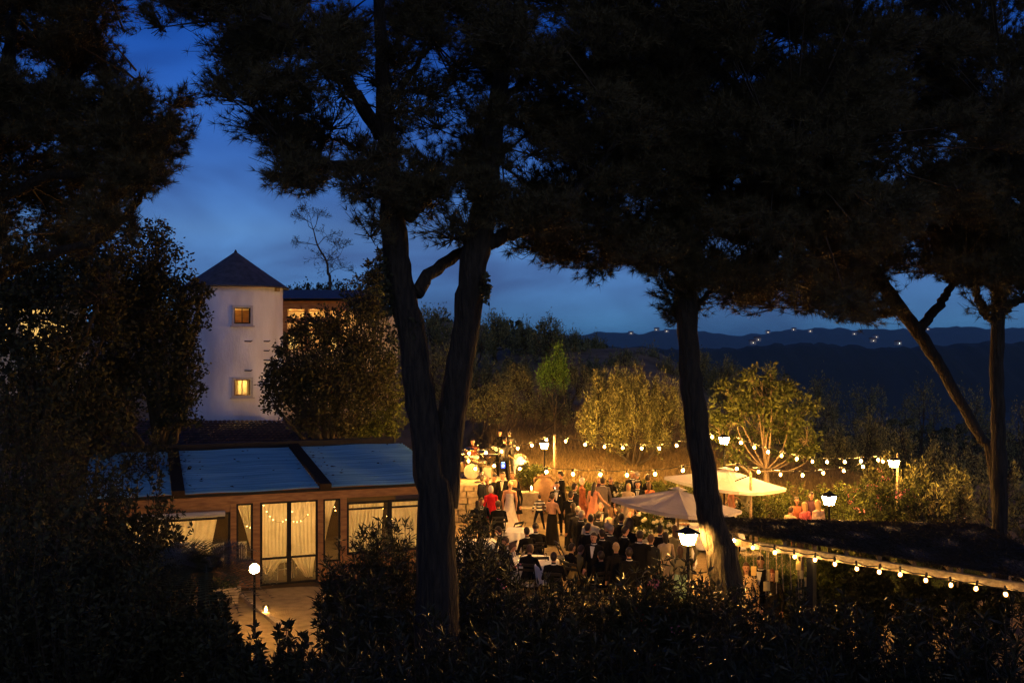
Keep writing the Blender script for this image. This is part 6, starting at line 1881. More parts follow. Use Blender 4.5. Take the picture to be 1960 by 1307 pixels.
def build_pose(name):
    p = pose_def(name)
    pel = p["pelvis"]
    T = Matrix.Translation(pel) @ Matrix.Rotation(p["yaw"], 4, 'Z') @ Matrix.Rotation(-p["lean"], 4, 'X')
    tp = lambda x, y, z: T @ V3((x, y, z))
    zones = []        # (a, b, ra, rb, slot)
    m = MB()
    def cap(a, b, ra, rb, slot):
        a, b = V3(a), V3(b)
        d = (b - a); n = max(2, int(d.length / .05))
        pts, rad = [], []
        for k in range(n + 1):
            pts.append(a.lerp(b, k / n)); rad.append(ra + (rb - ra) * k / n)
        m.tube(pts, rad, 12)
        m.ball(a, ra, 12, 8); m.ball(b, rb, 12, 8)
        zones.append((a, b, ra, rb, slot))
    # torso: elliptical rings from hips to neck
    rings = [(-.10, .0, .155, .105), (-.02, .0, .172, .118), (.06, .0, .158, .110), (.16, .005, .138, .100), (.27, .01, .150, .108), (.37, .0, .168, .110), (.44, -.008, .165, .092), (.49, -.012, .105, .072), (.525, -.008, .062, .058)]
    o = len(m.v); sg = 18
    for z, y, rx, ry in rings:
        for k in range(sg):
            a = 2 * pi * k / sg
            m.v.append(tuple(tp(cos(a) * rx, y + sin(a) * ry, z)))
    for i in range(len(rings) - 1):
        for k in range(sg):
            k2 = (k + 1) % sg
            m.f.append((o + i * sg + k, o + i * sg + k2, o + (i + 1) * sg + k2, o + (i + 1) * sg + k)); m.mi.append(0)
    m.f.append(tuple(o + k for k in reversed(range(sg)))); m.mi.append(0)
    m.f.append(tuple(o + (len(rings) - 1) * sg + k for k in range(sg))); m.mi.append(0)
    zones.append((tp(0, 0, -.06), tp(0, 0, .42), .15, .15, 1))
    # neck and head
    cap(tp(0, -.005, .50), tp(0, .012, .60), .056, .052, 0)
    Hm = T @ Matrix.Translation((0, .018, .69)) @ Matrix.Rotation(p["hturn"], 4, 'Z') @ Matrix.Rotation(-p["nod"], 4, 'X')
    hp = lambda x, y, z: Hm @ V3((x, y, z))
    m.ball((0, 0, 0), (.076, .095, .108), 18, 14, Hm)                      # skull
    m.ball((0, .030, -.06), (.056, .062, .058), 14, 10, Hm)                # jaw
    m.ball((0, .098, -.012), (.013, .019, .022), 10, 8, Hm)                # nose
    for sx in (-1, 1):
        m.ball((sx * .078, -.005, -.012), (.012, .022, .032), 8, 8, Hm)    # ears
    zones.append((hp(0, 0, -.07), hp(0, 0, .05), .09, .09, 0))
    j = {"head": Hm, "torso": T}
    for s, L in ((-1, "L"), (1, "R")):
        sh = tp(s * .185, -.008, .425)
        ev = T.to_3x3() @ p["e" + L]; wv = T.to_3x3() @ p["w" + L]
        el = sh + ev; wr = el + wv
        cap(tp(s * .09, -.005, .44), sh, .07, .064, 1)
        cap(sh, el, .056, .043, 2)
        cap(el, wr, .042, .029, 2)
        # hand: palm, four fingers with a bend, thumb from the side
        hd = wv.normalized(); sd = hd.cross(V3((0, 1, 0)) if abs(hd.y) < .9 else V3((0, 0, 1))).normalized(); nd = sd.cross(hd)
        pc = wr + hd * .05
        cap(wr, pc + hd * .02, .026, .030, 0)
        for q in range(4):
            off = (q - 1.5) * .019
            f0 = pc + hd * .03 + sd * off; ln = (.036, .042, .039, .030)[q]
            f1 = f0 + hd * ln; f2 = f1 + (hd * .8 + nd * .6).normalized() * ln * .85
            cap(f0, f1, .0105, .0100, 0); cap(f1, f2, .0100, .0088, 0)
        t0 = wr + hd * .03 + sd * .022 * -s; t1_ = t0 + (hd * .6 - sd * .8 * s + nd * .3).normalized() * .04
        cap(t0, t1_, .013, .011, 0); cap(t1_, t1_ + (hd + nd * .3).normalized() * .028, .011, .0095, 0)
        j["wrist" + L] = wr; j["hand" + L] = pc; j["elbow" + L] = el; j["shoulder" + L] = sh
        hip = pel + V3((s * .088, 0, -.03))
        kn, an = p["knee" + L], p["ankle" + L]
        cap(hip, kn, .095, .062, 3)
        cap(kn, kn.lerp(an, .35), .060, .058, 3); cap(kn.lerp(an, .35), an, .058, .042, 3)
        heel = an + V3((0, -.035, -.045)); toe = an + V3((s * .025, .15, -.052))
        cap(an, heel, .042, .038, 4); cap(heel, toe, .038, .030, 4)
        j["knee" + L] = kn; j["ankle" + L] = an
    me0 = m.mesh("tmp_body", M_skin)
    ob = bpy.data.objects.new("tmp_body", me0); COL.objects.link(ob)
    rm = ob.modifiers.new("r", 'REMESH'); rm.mode = 'VOXEL'; rm.voxel_size = .0125; rm.use_smooth_shade = True
    smd = ob.modifiers.new("s", 'SMOOTH'); smd.factor = .5; smd.iterations = 2
    dg = bpy.context.evaluated_depsgraph_get()
    me = bpy.data.meshes.new_from_object(ob.evaluated_get(dg))
    bpy.data.objects.remove(ob); bpy.data.meshes.remove(me0)
    me.name = "body"
    nF = len(me.polygons)
    cen = np.empty(nF * 3, np.float32); me.polygons.foreach_get("center", cen); cen = cen.reshape(-1, 3).astype(float)
    best = np.full(nF, 1e9); slot = np.zeros(nF, int)
    for a, b, ra, rb, s in zones:
        a = np.array(a); b = np.array(b); ab = b - a
        t = np.clip(((cen - a) @ ab) / max(ab @ ab, 1e-9), 0, 1)
        dd = np.linalg.norm(cen - (a + t[:, None] * ab), axis=1) - (ra + (rb - ra) * t)
        u = dd < best
        best[u] = dd[u]; slot[u] = s
    for (x, y, z, r) in ((-.030, .086, .012, .012), (.030, .086, .012, .012), (0, .088, -.058, .013), (-.013, .087, -.057, .010), (.013, .087, -.057, .010)):
        c = np.array(hp(x, y, z)); slot[np.linalg.norm(cen - c, axis=1) < r] = 5
    # waistband: below the hips belongs to the legs
    Ti = np.array(T.inverted())
    loc = cen @ Ti[:3, :3].T + Ti[:3, 3]
    slot[(slot == 1) & (loc[:, 2] < .02)] = 3
    me.materials.clear()
    for _ in range(6): me.materials.append(None)
    me.polygons.foreach_set("material_index", slot.astype(np.int32))
    me.polygons.foreach_set("use_smooth", np.ones(nF, bool))
    return me, j, rings
POSES = {}
def get_pose(n):
    if n not in POSES: POSES[n] = build_pose(n)
    return POSES[n]

def hair_mesh(style, seed=0):
    """hair in head coordinates: x right, y forward, z up"""
    g = random.Random(seed)
    m = MB()
    nu, nv = 24, 14
    scale = {"afro": 1.75, "curly": 1.25}.get(style, 1.10)
    def fn(u, v):
        a = 2 * pi * u; t = pi / 2 - v * (pi * (.80 if style != "bald" else .62))
        x, y, z = cos(t) * cos(a), cos(t) * sin(a), sin(t)
        rx, ry, rz_ = .076 * scale, .097 * scale, .108 * scale
        front = y > .25
        hl = .45 if style in ("short", "bun", "long", "bob", "curly", "bald") else .2
        k = 1.0
        if front and z < hl: k = .80
        elif z < -.25 and style in ("short", "bald", "bun"): k = .86 if y > -.2 else .98
        if style == "bald" and z > .35: k = .9
        if style in ("afro", "curly"): k *= 1 + .07 * sin(a * 7 + v * 9) * sin(v * 13 + a * 3)
        else: k *= 1 + .012 * sin(a * 9 + v * 5)
        px, py, pz_ = x * rx * k, y * ry * k - .006, z * rz_ * k + .004
        if style in ("long", "bob") and z < .0 and y < .35:
            L = .30 if style == "long" else .10
            f = min(1, -z / .6)
            pz_ -= L * f; px *= 1 - .18 * f; py = py - .018 * f if y < 0 else py * (1 - .6 * f)
        return (px, py, pz_)
    m.sheet(fn, nu, nv)
    if style == "bun":
        m.ball((0, -.095, .045), (.045, .04, .045), 12, 8)
    if style == "pony":
        m.tube([(0, -.09, .03), (0, -.14, .0), (0, -.15, -.12), (0, -.13, -.22)], [.025, .035, .03, .01], 8)
    return m.mesh("hair", H_dark, True)
HAIR = {}
SLOT_NAMES = ["skin", "top", "arm", "bottom", "shoe", "eye"]

def ring_shell(T, rings, seg=28, wav=0.0, open_front=0.0):
    m = MB(); o = 0
    for i, (c, rx, ry) in enumerate(rings):
        for k in range(seg):
            a = 2 * pi * k / seg
            w = 1 + wav * (i / (len(rings) - 1)) * sin(a * 9 + i * .4)
            q = V3(c) + V3((cos(a) * rx * w, sin(a) * ry * w, 0))
            m.v.append(tuple(T @ q))
    for i in range(len(rings) - 1):
        for k in range(seg):
            k2 = (k + 1) % seg
            if open_front:
                am = 2 * pi * (k + .5) / seg
                if abs(am - pi / 2) < open_front * max(0, 1 - 1.4 * i / (len(rings) - 1)): continue
            m.f.append((i * seg + k, i * seg + k2, (i + 1) * seg + k2, (i + 1) * seg + k)); m.mi.append(0)
    return m

def chair_at(label, x, y, rz, m, z=.012):
    T = thing("folding_chair", label, "chair", (x, y, z), rz, "chairs of the party guests")
    MB().box((0, 0, .445), (.41, .39, .025)).build("seat", m, T)
    for sx in (-1, 1):
        MB().bar((sx * .20, -.19, .86), (sx * .20, .20, 0.0), .03, .022).build("leg", m, T)
        MB().bar((sx * .175, .16, .43), (sx * .175, -.24, 0.0), .03, .022).build("leg", m, T)
    MB().box((0, -.178, .83), (.37, .02, .07)).build("slat", m, T)
    MB().box((0, -.128, .70), (.37, .02, .06)).build("slat", m, T)
    MB().bar((-.185, .10, .22), (.185, .10, .22), .022).build("stretcher", m, T)
    return T
M_bchair = mat("black_lacquer", (.02, .018, .016), rough=.45)

def person(label, px, py, pose, head_deg, hair, hairm, top, arm="top", bottom=None, h=1.72, extra=(), d=None, z0=None, shoes=None, w=1.0, chair=None, short=None, skin=None):
    """px, py: pixel of the crown of the head; the distance follows from the height of the head above the ground"""
    me, j, rings = get_pose(pose)
    s = h / 1.735
    crown = (j["head"] @ V3((0, 0, .108))).z * s
    if d is None:
        gz = .012 if z0 is None else z0
        d = F * (CZ - gz - crown) / (py - 653.5)
        if z0 is None and d > 35: d = 35
    hx = (j["head"] @ V3((0, 0, 0)))
    rz = R(head_deg)
    x = (px - 980) / F * d
    off = Matrix.Rotation(rz, 3, 'Z') @ V3((hx.x * s, hx.y * s, 0))
    x -= off.x; y = d - off.y
    if z0 is None:
        gz = max(ground_z(x, y), .0) + .012 if not (-3.3 < x < 11 and 13.5 < y < 34.9) else .02
    else: gz = z0
    T = thing("person", label, "person", (x, y, gz), rz, None)
    T.scale = (s * w, s * w, s)
    jr = random.Random(int(px * 7 + py))
    if pose not in ('guitar', 'drum', 'phone') and chair is None:
        T.rotation_euler = (jr.uniform(-.035, .03), jr.uniform(-.03, .03), rz + jr.uniform(-.22, .22))
    b = bpy.data.objects.new("body", me); COL.objects.link(b); b.parent = T
    sm = skin or M_skin
    bottom = bottom or top
    armm = top if arm == "top" else (sm if arm == "bare" else arm)
    bare_legs = "barelegs" in extra
    bare_back = "strapless" in extra
    mm = [sm, (sm if bare_back else top), armm, (sm if bare_legs else bottom), shoes or M_shoe, M_eye]
    for k, m_ in enumerate(mm):
        b.material_slots[k].link = 'OBJECT'; b.material_slots[k].material = m_
    if hair:
        if hair not in HAIR: HAIR[hair] = hair_mesh(hair, 3)
        ho = bpy.data.objects.new("hair", HAIR[hair]); COL.objects.link(ho); ho.parent = T
        ho.material_slots[0].link = 'OBJECT'; ho.material_slots[0].material = hairm
        ho.matrix_local = j["head"]
    TT = j["torso"]
    if "jacket" in extra:
        seated = pose.startswith("sit") or pose == "drum"
        zlow = -.04 if seated else -.17
        R_ = [((0, -.01, .495), .105, .078), ((0, -.008, .45), .176, .104), ((0, 0, .37), .184, .128), ((0, .005, .25), .170, .126), ((0, 0, .12), .160, .120), ((0, 0, 0), .182, .132), ((0, 0, zlow), .19, .138)]
        ring_shell(TT, R_, open_front=.62).build("jacket", top, T, smooth=True)
        fr = MB()
        fr.add([tp for tp in (TT @ V3((-.062, .095, .475)), TT @ V3((.062, .095, .475)), TT @ V3((.015, .136, .20)), TT @ V3((-.015, .136, .20)))], [(0, 1, 2, 3)])
        fr.tube([TT @ V3((cos(a) * .062, -.004 + sin(a) * .062, .515)) for a in np.linspace(0, 2 * pi, 17)], .013, 6, cap=False)
        fr.build("shirt", C_white, T)
        if "tie" in extra:
            MB().add([TT @ V3((-.014, .108, .47)), TT @ V3((.014, .108, .47)), TT @ V3((.02, .142, .26)), TT @ V3((0, .145, .22)), TT @ V3((-.02, .142, .26))], [(0, 1, 2, 3, 4)]).build("tie", C_beige, T)
        if "bowtie" in extra:
            MB().add([TT @ V3((-.045, .098, .50)), TT @ V3((-.045, .098, .46)), TT @ V3((0, .108, .48)), TT @ V3((.045, .098, .46)), TT @ V3((.045, .098, .50))], [(0, 1, 2), (2, 3, 4)]).build("bow_tie", C_black, T)
            MB().ball(TT @ V3((-.11, .13, .36)), .022, 7, 5).build("buttonhole", M_white_petal, T)
    if "collar" in extra:
        MB().tube([TT @ V3((cos(a) * .064, -.004 + sin(a) * .064, .51)) for a in np.linspace(0, 2 * pi, 17)], .015, 6, cap=False).build("collar", C_white, T)
    for e_ in extra:
        if isinstance(e_, tuple) and e_[0] in ("dress", "gown", "skirt"):
            kind_, m_, hem = e_
            pel = pose_def(pose)["pelvis"]
            seated = pose.startswith("sit")
            Tr = TT
            topz = .40 if kind_ != "skirt" else .10
            R_ = [((0, 0, topz), .160, .120), ((0, .005, .28), .158, .124), ((0, .003, .16), .146, .110), ((0, 0, .04), .178, .132), ((0, 0, -.08), .195, .145)] if kind_ != "skirt" else [((0, 0, .12), .148, .112), ((0, 0, .02), .182, .132), ((0, 0, -.08), .197, .147)]
            if kind_ != "skirt" and "strapless" not in extra:
                R_ = [((0, -.012, .485), .11, .078), ((0, -.008, .45), .172, .10)] + R_
            if not seated:
                zb = hem - pel.z
                n = 6
                for k in range(1, n + 1):
                    t = k / n
                    wide = (.19 + (.34 if kind_ == "gown" else .09) * t ** 1.3)
                    train = -.28 * t ** 2 if "train" in extra else 0
                    R_.append(((0, train, -.08 + (zb + .08) * t), wide, wide * .85 + (.25 * t ** 2 if "train" in extra else 0)))
            ring_shell(Tr, R_, 36, wav=.045).build("gown" if kind_ == "gown" else ("skirt" if kind_ == "skirt" else "dress"), m_, T, smooth=True)
            if seated:
                sk = MB()
                for sx, L in ((-1, "L"), (1, "R")):
                    a = V3(pel) + V3((sx * .09, 0, -.02)); k_ = j["knee" + L]
                    sk.tube([a, a.lerp(k_, .5), k_ + V3((0, .02, 0)), k_ + V3((0, .03, -.16))], [.125, .11, .088, .09], 12)
                sk.build("skirt", m_, T, smooth=True)
    if chair is not None:
        cp = V3((x, y, gz)) 
        chair_at(("black" if chair is M_bchair else "white") + " folding chair under the " + (short or label), x, y, rz, chair, gz)
    return T, j, s, rz

B = M_bchair
def P_(*a, **k): return person(*a, **k)
# the bridal group
P_("bride in a strapless ivory gown with a train, seen from behind", 974, 921, "stand", -6, "bun", H_blond, C_ivory, arm="bare", h=1.70, w=.93, extra=("strapless", ("gown", C_ivory, .02), "train"))
P_("smiling man in a dark suit and pale tie facing the bride", 962, 909, "stand", 172, "short", H_dark, C_black, h=1.80, extra=("jacket", "tie"), d=34.6)
P_("white-haired woman in a bright red jacket seen from behind", 941, 931, "stand", 12, "curly", H_white, C_redj, bottom=C_redj, h=1.62, w=.97, extra=(("dress", C_redj, .62), "barelegs"))
P_("blonde woman in a black dress close beside the bride", 987, 922, "glass", 150, "bob", H_blond, C_blackd, h=1.66, w=.93, d=33.6, extra=(("dress", C_blackd, .55), "barelegs"))
P_("man with short hair half hidden behind the bride's head", 979, 909, "stand", 160, "short", H_brown, C_navy, h=1.78, d=34.9, extra=("jacket",))
P_("man in a dark jacket at the left of the bridal group, side-on", 925, 920, "stand", -60, "short", H_dark, C_navy, h=1.74, d=34.2, extra=("jacket",))
P_("woman in a brown cardigan between the stone wall and the red jacket", 933, 924, "stand", 150, "bob", H_blond, C_brown, h=1.62, w=.93, d=34.5, extra=(("skirt", C_brown, .4),))
P_("small dark-haired guest peeping over the red jacket's shoulder", 943, 921, "stand", 170, "short", H_dark, C_char, h=1.66, d=34.9)
# the boy
P_("little boy in a striped jumper and dark trousers standing with legs apart", 1031, 945, "boy", 10, "short", H_dark, C_boy, bottom=C_navy, h=1.17, d=33.6, w=1.05)
# dancing pair and the men by the urn
P_("woman with bare back and bun in a long black skirt, coral top", 1057, 944, "clap", -40, "bun", H_dark, C_coral, arm="bare", bottom=C_blackd, h=1.62, w=.95, extra=(("skirt", C_blackd, .04), "strapless"))
P_("man in a dinner jacket with bow tie and buttonhole facing us", 1068, 928, "glass", 175, "short", H_dark, C_black, h=1.74, extra=("jacket", "bowtie"), d=32.6)
P_("tall man in a black suit looking down at his phone before the bank", 1073, 908, "phone", 70, "short", H_dark, C_black, h=1.82, extra=("jacket",), d=34.7)
P_("dark-suited man seen from behind with a bright collar, left of a close pair", 1090, 940, "stand", -25, "short", H_dark, C_black, h=1.76, extra=("jacket", "collar"))
P_("dark-suited man turned right with a bright collar, right of a close pair", 1102, 934, "stand", -70, "short", H_dark, C_char, h=1.78, extra=("jacket", "collar"), d=32.0)
P_("woman with white curly hair and a shawl sitting sideways at the back", 1117, 931, "stand", -80, "curly", H_white, C_rust, h=1.64, d=34.2, w=.95, extra=(("dress", C_rust, .3),))
P_("woman with long dark hair in a sleeveless coral dress", 1137, 932, "reach", -30, "long", H_dark, C_coral, arm="bare", h=1.68, w=.92, d=33.0, extra=(("dress", C_coral, .45), "barelegs"))
P_("man in a grey tweed suit seen from behind beside the coral dress", 1155, 925, "stand", -8, "short", H_dark, C_grey, h=1.78, d=33.4, extra=("jacket",))
P_("woman with brown hair facing the man in grey tweed", 1166, 927, "glass", 140, "bob", H_brown, C_blackd, h=1.66, w=.93, d=34.3, extra=(("dress", C_blackd, .5), "barelegs"))
P_("woman with light hair between the shawl and the tweed suit", 1146, 930, "stand", 160, "curly", H_blond, C_purple, h=1.64, w=.93, d=34.6, extra=(("dress", C_purple, .5), "barelegs"))
# group behind the mauve parasol
P_("tall grey-haired man in a dark jacket, left of two by the hedge", 1211, 908, "stand", 200, "bald", H_grey, C_char, h=1.84, d=34.8, extra=("jacket", "collar"))
P_("tall balding man in a black suit, right of two by the hedge", 1222, 910, "stand", 60, "bald", H_grey, C_black, h=1.82, d=34.6, extra=("jacket",))
P_("woman with straight blonde hair behind the parasol's left edge", 1201, 939, "stand", 150, "long", H_blond, C_beige, h=1.64, w=.93, d=33.0, extra=(("dress", C_beige, .5), "barelegs"))
P_("dark-haired man in a suit and tie facing us above the parasol", 1219, 931, "stand", 170, "short", H_dark, C_black, h=1.70, d=33.2, extra=("jacket", "tie"))
P_("woman with dark wavy hair at the right of the hedge group", 1243, 917, "stand", -60, "curly", H_dark, C_blackd, h=1.72, d=34.6, w=.95, extra=(("dress", C_blackd, .4),))
P_("woman with brown bobbed hair just above the mauve parasol", 1240, 934, "stand", 20, "bob", H_brown, C_rust, h=1.64, d=33.4, w=.93, extra=(("dress", C_rust, .4),))
P_("dark-suited man standing in the shade under the parasol's left tip", 1222, 966, "stand", 30, "short", H_dark, C_black, h=1.74, extra=("jacket",))
P_("blonde woman in the shade under the parasol's left tip", 1204, 962, "stand", 80, "bob", H_blond, C_coral, arm="bare", h=1.62, w=.92, extra=(("dress", C_beige, .5), "barelegs"))
P_("cook in a white jacket behind the buffet, head hidden by the parasol", 1283, 962, "clap", 175, "short", H_dark, C_white, h=1.74, d=30.6, bottom=C_black)
# seated and standing guests of the middle ground
P_("seated woman with long dark hair beside the oleander at the left", 914, 958, "sitturn", -30, "long", H_dark, C_blackd, h=1.66, w=.95, extra=(("dress", C_blackd, .4),), chair=B, short="long-haired woman by the oleander")
P_("seated man in a dark suit with an open white collar, far left", 922, 953, "sit", 190, "short", H_brown, C_navy, h=1.72, extra=("jacket",), chair=B, short="man with the open collar, far left")
P_("guest in a dark coat seated with their back to us below the red jacket", 954, 958, "sit", 8, "short", H_brown, C_black, h=1.76, extra=("jacket",), chair=B, short="guest in the dark coat below the red jacket")
P_("dark-haired guest seated at the small table by the oleander", 954, 1009, "sitlean", 60, "short", H_dark, C_char, h=1.70, extra=("jacket",), chair=B, short="dark-haired guest at the small table")
P_("man in a grey striped shirt leaning over the table", 967, 1028, "sitlean", 75, "short", H_brown, C_strip, bottom=C_char, h=1.74, chair=B, short="man in the grey striped shirt")
P_("man in a dark jacket turned right at the round front table", 981, 1040, "sitlean", -70, "short", H_brown, C_black, h=1.74, extra=("jacket",), chair=B, short="man at the left of the round table")
P_("dark-coated guest, left of two seated close together from behind", 1008, 1009, "sit", 25, "short", H_dark, C_black, h=1.70, extra=("jacket",), chair=B, short="left of the two close guests")
P_("bald dark-coated guest, right of two seated close together from behind", 1025, 1000, "sit", 10, "bald", H_dark, C_black, h=1.80, w=1.06, extra=("jacket",), chair=B, short="right of the two close guests")
P_("woman with tousled brown hair lit from behind at the round table", 1015, 1045, "sitlean", -15, "curly", H_brown, C_black, h=1.70, chair=B, short="tousled woman at the round table")
P_("man with a bright white collar, seen from behind beside the round table", 1060, 1057, "sit", -10, "short", H_dark, C_black, h=1.72, extra=("jacket", "collar"), chair=B, short="man with the white collar")
P_("man in a pale grey shirt seen from behind in the middle of the crowd", 1133, 985, "stand", -12, "short", H_dark, C_shirt, bottom=C_char, h=1.74)
P_("man with an open white collar facing left in the middle of the crowd", 1136, 1019, "stand", 150, "short", H_dark, C_black, h=1.72, extra=("jacket",))
P_("man in dark suit and tie, profile to the right, behind the pale grey shirt", 1112, 977, "stand", -65, "short", H_grey, C_black, h=1.76, extra=("jacket", "tie"))
P_("grey-rimmed head just behind the man in profile with the tie", 1110, 968, "stand", -20, "bald", H_grey, C_char, h=1.76, extra=("jacket",))
P_("short-haired guest just right of the pale grey shirt", 1144, 979, "stand", -15, "short", H_dark, C_char, h=1.66, extra=("jacket",))
P_("woman with long hair and a fringed shawl right of the coral dress", 1166, 970, "stand", 30, "long", H_brown, C_beige, h=1.66, w=.95, extra=(("dress", C_beige, .3),))
P_("woman with dark hair looking left beside the fringed shawl", 1181, 969, "stand", 60, "bob", H_dark, C_blackd, h=1.68, w=.95, extra=(("dress", C_blackd, .3),))
P_("man in a black suit with a bright collar edge below the parasol's left tip", 1190, 982, "stand", -30, "short", H_dark, C_black, h=1.76, extra=("jacket", "collar"))
P_("balding head lit at the rim, left of two in the crowd's centre", 1159, 998, "stand", -20, "bald", H_grey, C_black, h=1.74, extra=("jacket",))
P_("balding head lit at the rim, right of two in the crowd's centre", 1167, 1004, "stand", -50, "bald", H_grey, C_char, h=1.70, extra=("jacket", "collar"))
P_("woman in a mustard top leaning forward at the front of the crowd", 1112, 1045, "sitlean", -40, "short", H_brown, C_must, h=1.70, chair=B, short="woman in the mustard top")
P_("dark-dressed guest seated left of the mustard top", 1095, 1040, "sit", -60, "short", H_dark, C_black, h=1.68, chair=B, short="dark guest left of the mustard top")
P_("woman in a black dress with a blonde updo lit from behind", 1180, 1038, "stand", 8, "bun", H_blond, C_blackd, h=1.70, w=.97, extra=(("dress", C_blackd, .4),))
P_("guest with a huge dark afro beside the tall dark-suited man", 1207, 997, "stand", -10, "afro", H_dark, C_black, h=1.76)
P_("tall man in a dark suit reaching out his right hand by the buffet", 1226, 1016, "reach", -15, "short", H_dark, C_black, h=1.80, w=1.05, extra=("jacket", "collar"))
P_("man in a black suit standing at the front buffet's corner", 1264, 1006, "stand", -20, "short", H_dark, C_black, h=1.72, extra=("jacket",))
P_("woman in a beige backless dress seen from behind at the buffet", 1274, 1018, "stand", 5, "bob", H_dark, C_beige, h=1.62, w=.92, extra=(("dress", C_beige, .4), "barelegs"))
P_("woman with long brown hair left of the near lantern", 1292, 1006, "stand", 25, "long", H_brown, C_olivec, h=1.68, w=.95, extra=(("dress", C_olivec, .4),))
P_("guest half hidden behind the near lantern", 1314, 1010, "stand", 10, "short", H_brown, C_olivec, bottom=C_char, h=1.70)
P_("guest in a mint green skirt below the near lantern", 1304, 1046, "stand", -20, "bob", H_brown, C_olivec, bottom=C_green, h=1.62, w=.95, extra=(("skirt", C_green, .3),))
P_("dark head at the buffet just right of the lit trunk", 1394, 1002, "stand", 10, "short", H_dark, C_black, h=1.66)
P_("dark seated guest at the front, left of the updo", 1150, 1055, "sit", 20, "short", H_dark, C_black, h=1.72, chair=B, short="dark guest left of the updo")
P_("dark-suited guest between the man in profile and the open white collar", 1122, 1001, "stand", -40, "short", H_dark, C_black, h=1.74, extra=("jacket",))
P_("dark-haired guest right behind the open white collar", 1150, 1012, "stand", 25, "short", H_dark, C_black, h=1.70, extra=("jacket",))
P_("woman in black between the close pair and the profile man", 1098, 962, "stand", 20, "bob", H_dark, C_blackd, h=1.66, w=.95, extra=(("dress", C_blackd, .3),))
P_("dark guest left of the huge afro, face turned to the buffet", 1192, 1006, "glass", -70, "short", H_dark, C_black, h=1.74, extra=("jacket",))
P_("dark-clad guest between the tall reaching man and the buffet corner", 1247, 1022, "stand", -30, "short", H_brown, C_char, h=1.70, extra=("jacket",))
P_("dark guest at the very front between the updo and the tall man", 1204, 1049, "stand", 15, "short", H_dark, C_black, h=1.70, extra=("jacket",))
P_("balding guest behind the pale grey shirt's right shoulder", 1152, 962, "stand", 170, "bald", H_grey, C_char, h=1.74, extra=("jacket", "tie"))
# lawn guests at the right
P_("guest in an olive shirt bending under the cream parasol", 1424, 936, "clap", 110, "short", H_dark, C_olivec, h=1.70, d=31.0, z0=.25)
P_("guest with an arm stretched left under the cream parasol", 1399, 938, "reach", 60, "short", H_dark, C_coral, arm="bare", h=1.68, d=31.4, z0=.2, bottom=C_black)
P_("dark-haired woman in a rust print dress on the lawn", 1523, 951, "stand", 190, "long", H_dark, C_rust, h=1.62, w=.95, d=30.2, z0=.02, extra=(("dress", C_rust, .4),))
P_("blonde woman in a bright pink shirt on the lawn, seen from behind", 1540, 957, "stand", 30, "bob", H_blond, C_pinks, h=1.60, w=1.02, d=29.4, z0=.02, bottom=C_char)
P_("blonde woman in a pale pink shirt nearest the garden lantern", 1563, 954, "stand", 40, "long", H_blond, C_palepk, h=1.64, w=1.05, d=29.5, z0=.02, bottom=C_char)
P_("dark-haired woman turned to us between the two pink shirts", 1552, 944, "stand", 175, "long", H_dark, C_purple, h=1.72, w=.95, d=30.6, z0=.02, extra=(("dress", C_purple, .4),))
P_("guest in a beige knit at the left of the lawn group", 1513, 966, "stand", -60, "short", H_brown, C_beige, h=1.50, d=29.2, z0=.02, bottom=C_char)
# under the pergola
P_("woman in a leopard print dress behind the hanging cards", 1431, 1052, "stand", 160, "long", H_brown, C_leo, h=1.68, w=.95, d=21.0, extra=(("dress", C_leo, .3),))
P_("guest in black under the pergola behind the cards", 1458, 1060, "glass", 150, "short", H_dark, C_black, h=1.72, d=21.4, extra=("jacket",))
P_("red-haired woman in black under the pergola, right of the lowest card", 1478, 1072, "stand", 170, "long", mat("auburn_hair", (.22, .07, .03), rough=.55), C_blackd, h=1.62, w=.94, d=20.6, extra=(("dress", C_blackd, .5), "barelegs"))
# the band
T_, J_, S_, RZ_ = P_("guitarist in black bending over his white guitar on the terrace", 957, 842, "guitar", 150, "short", H_dark, C_black, h=1.76, d=37.2, z0=stage_z + .012)
gt = thing("electric_guitar", "white and black electric guitar in the guitarist's hands", "guitar", T_.location, 0)
gt.rotation_euler = (0, 0, RZ_)
gm = Matrix.Translation((0, .22, 1.02)) @ Matrix.Rotation(R(-22), 4, 'Y')
bd = MB(); prof = []
for k in range(28):
    a = 2 * pi * k / 28
    r = .17 + .035 * cos(2 * a) + (.02 * cos(3 * a + .6))
    prof.append((cos(a) * r * 1.15 + .1, sin(a) * r * .85))
n = len(prof)
bd.add([gm @ V3((x, -.022, z)) for x, z in prof] + [gm @ V3((x, .022, z)) for x, z in prof], [tuple(range(n)), tuple(reversed(range(n, 2 * n)))] + [(k, n + k, n + (k + 1) % n, (k + 1) % n) for k in range(n)])
bd.build("body", M_iron, gt)
pg = MB(); pg.add([gm @ V3((x * .6 + .03, .026, z * .6)) for x, z in prof], [tuple(range(n))]); pg.build("pickguard", M_cloth, gt)
nk = MB(); nk.bar(gm @ V3((-.08, .0, 0)), gm @ V3((-.72, .0, 0)), .05, .03); nk.build("neck", M_wood, gt)
hd_ = MB(); hd_.bar(gm @ V3((-.72, .0, 0)), gm @ V3((-.88, .01, .02)), .08, .02); hd_.build("headstock", M_wood, gt)
P_("drummer behind the drum kit, half hidden by the pine", 905, 860, "drum", 170, "short", H_dark, C_rust, h=1.76, d=37.6, z0=stage_z + .012)
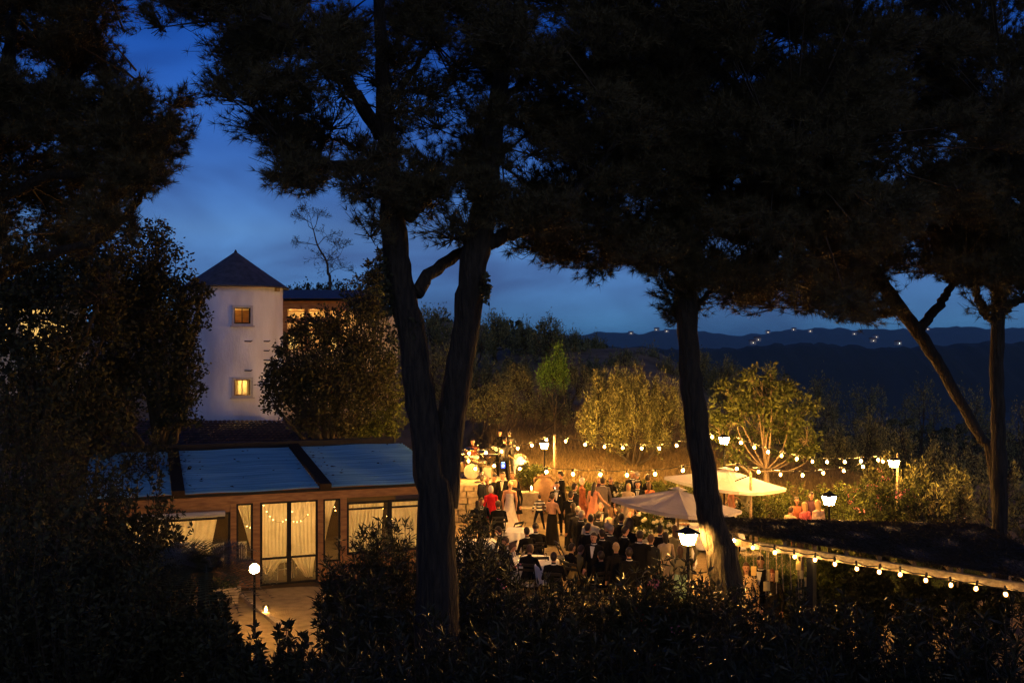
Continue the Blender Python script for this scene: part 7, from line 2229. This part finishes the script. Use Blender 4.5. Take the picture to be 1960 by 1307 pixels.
T_, J_, S_, RZ_ = P_("dark-clad guest holding up a glowing blue screen by the guitarist", 966, 866, "phone", 20, "short", H_dark, C_black, h=1.72, d=36.4, z0=stage_z - .15)
ph = thing("tablet", "tablet screen glowing bright blue in a dark guest's hands", "tablet", P(963, 890, 36.2), R(10))
MB().box((0, 0, 0), (.15, .012, .24)).build("case", M_iron, ph)
MB().box((0, -.008, -.01), (.135, .004, .17)).build("screen", emit("blue_screen", (.08, .12, 1.0), 5), ph)
MB().box((0, -.011, -.015), (.06, .004, .07)).build("picture", emit("white_screen", (.7, .85, 1.0), 6), ph)
MB().box((0, -.008, .10), (.12, .004, .03)).build("title_bar", emit("pale_screen", (.5, .8, 1.0), 3), ph)
P_("dark-clad musician standing right of the blue screen", 976, 868, "stand", 15, "short", H_dark, C_char, h=1.76, d=37.0, z0=stage_z + .012)
ph = J_ and thing("phone", "phone lighting the hands of the tall man before the bank", "phone", P(1062, 932, 34.5), R(70))
MB().box((0, 0, 0), (.075, .01, .15)).build("case", M_iron, ph)
MB().box((0, -.007, 0), (.066, .003, .135)).build("screen", emit("phone_screen", (.9, .9, 1.0), 4), ph)
# empty chairs
for px, py, rz, lb in ((985, 1024, .9, "black folding chair standing empty in front of the bride's train"), (1078, 1066, -1.3, "black folding chair empty right of the man with the white collar"), (1033, 1094, .1, "black folding chair at the near side of the round front table")):
    d = F * (CZ - .45) / (py - 653.5)
    chair_at(lb, (px - 980) / F * d, d, rz, M_bchair)

# ------------------------------------------------------------ evening haze
hz = MB(); hz.box((0, 3500, -12), (18600, 12300, 176))
mh = bpy.data.materials.new("haze_air"); mh.use_nodes = True
n, l = mh.node_tree.nodes, mh.node_tree.links
n.clear()
o = n.new("ShaderNodeOutputMaterial"); pv = n.new("ShaderNodeVolumePrincipled")
pv.inputs["Color"].default_value = (.45, .82, 1.0, 1)
pv.inputs["Density"].default_value = 0.00008
pv.inputs["Anisotropy"].default_value = 0.0
l.new(pv.outputs[0], o.inputs["Volume"])
tag(hz.build("haze", mh), kind="stuff")
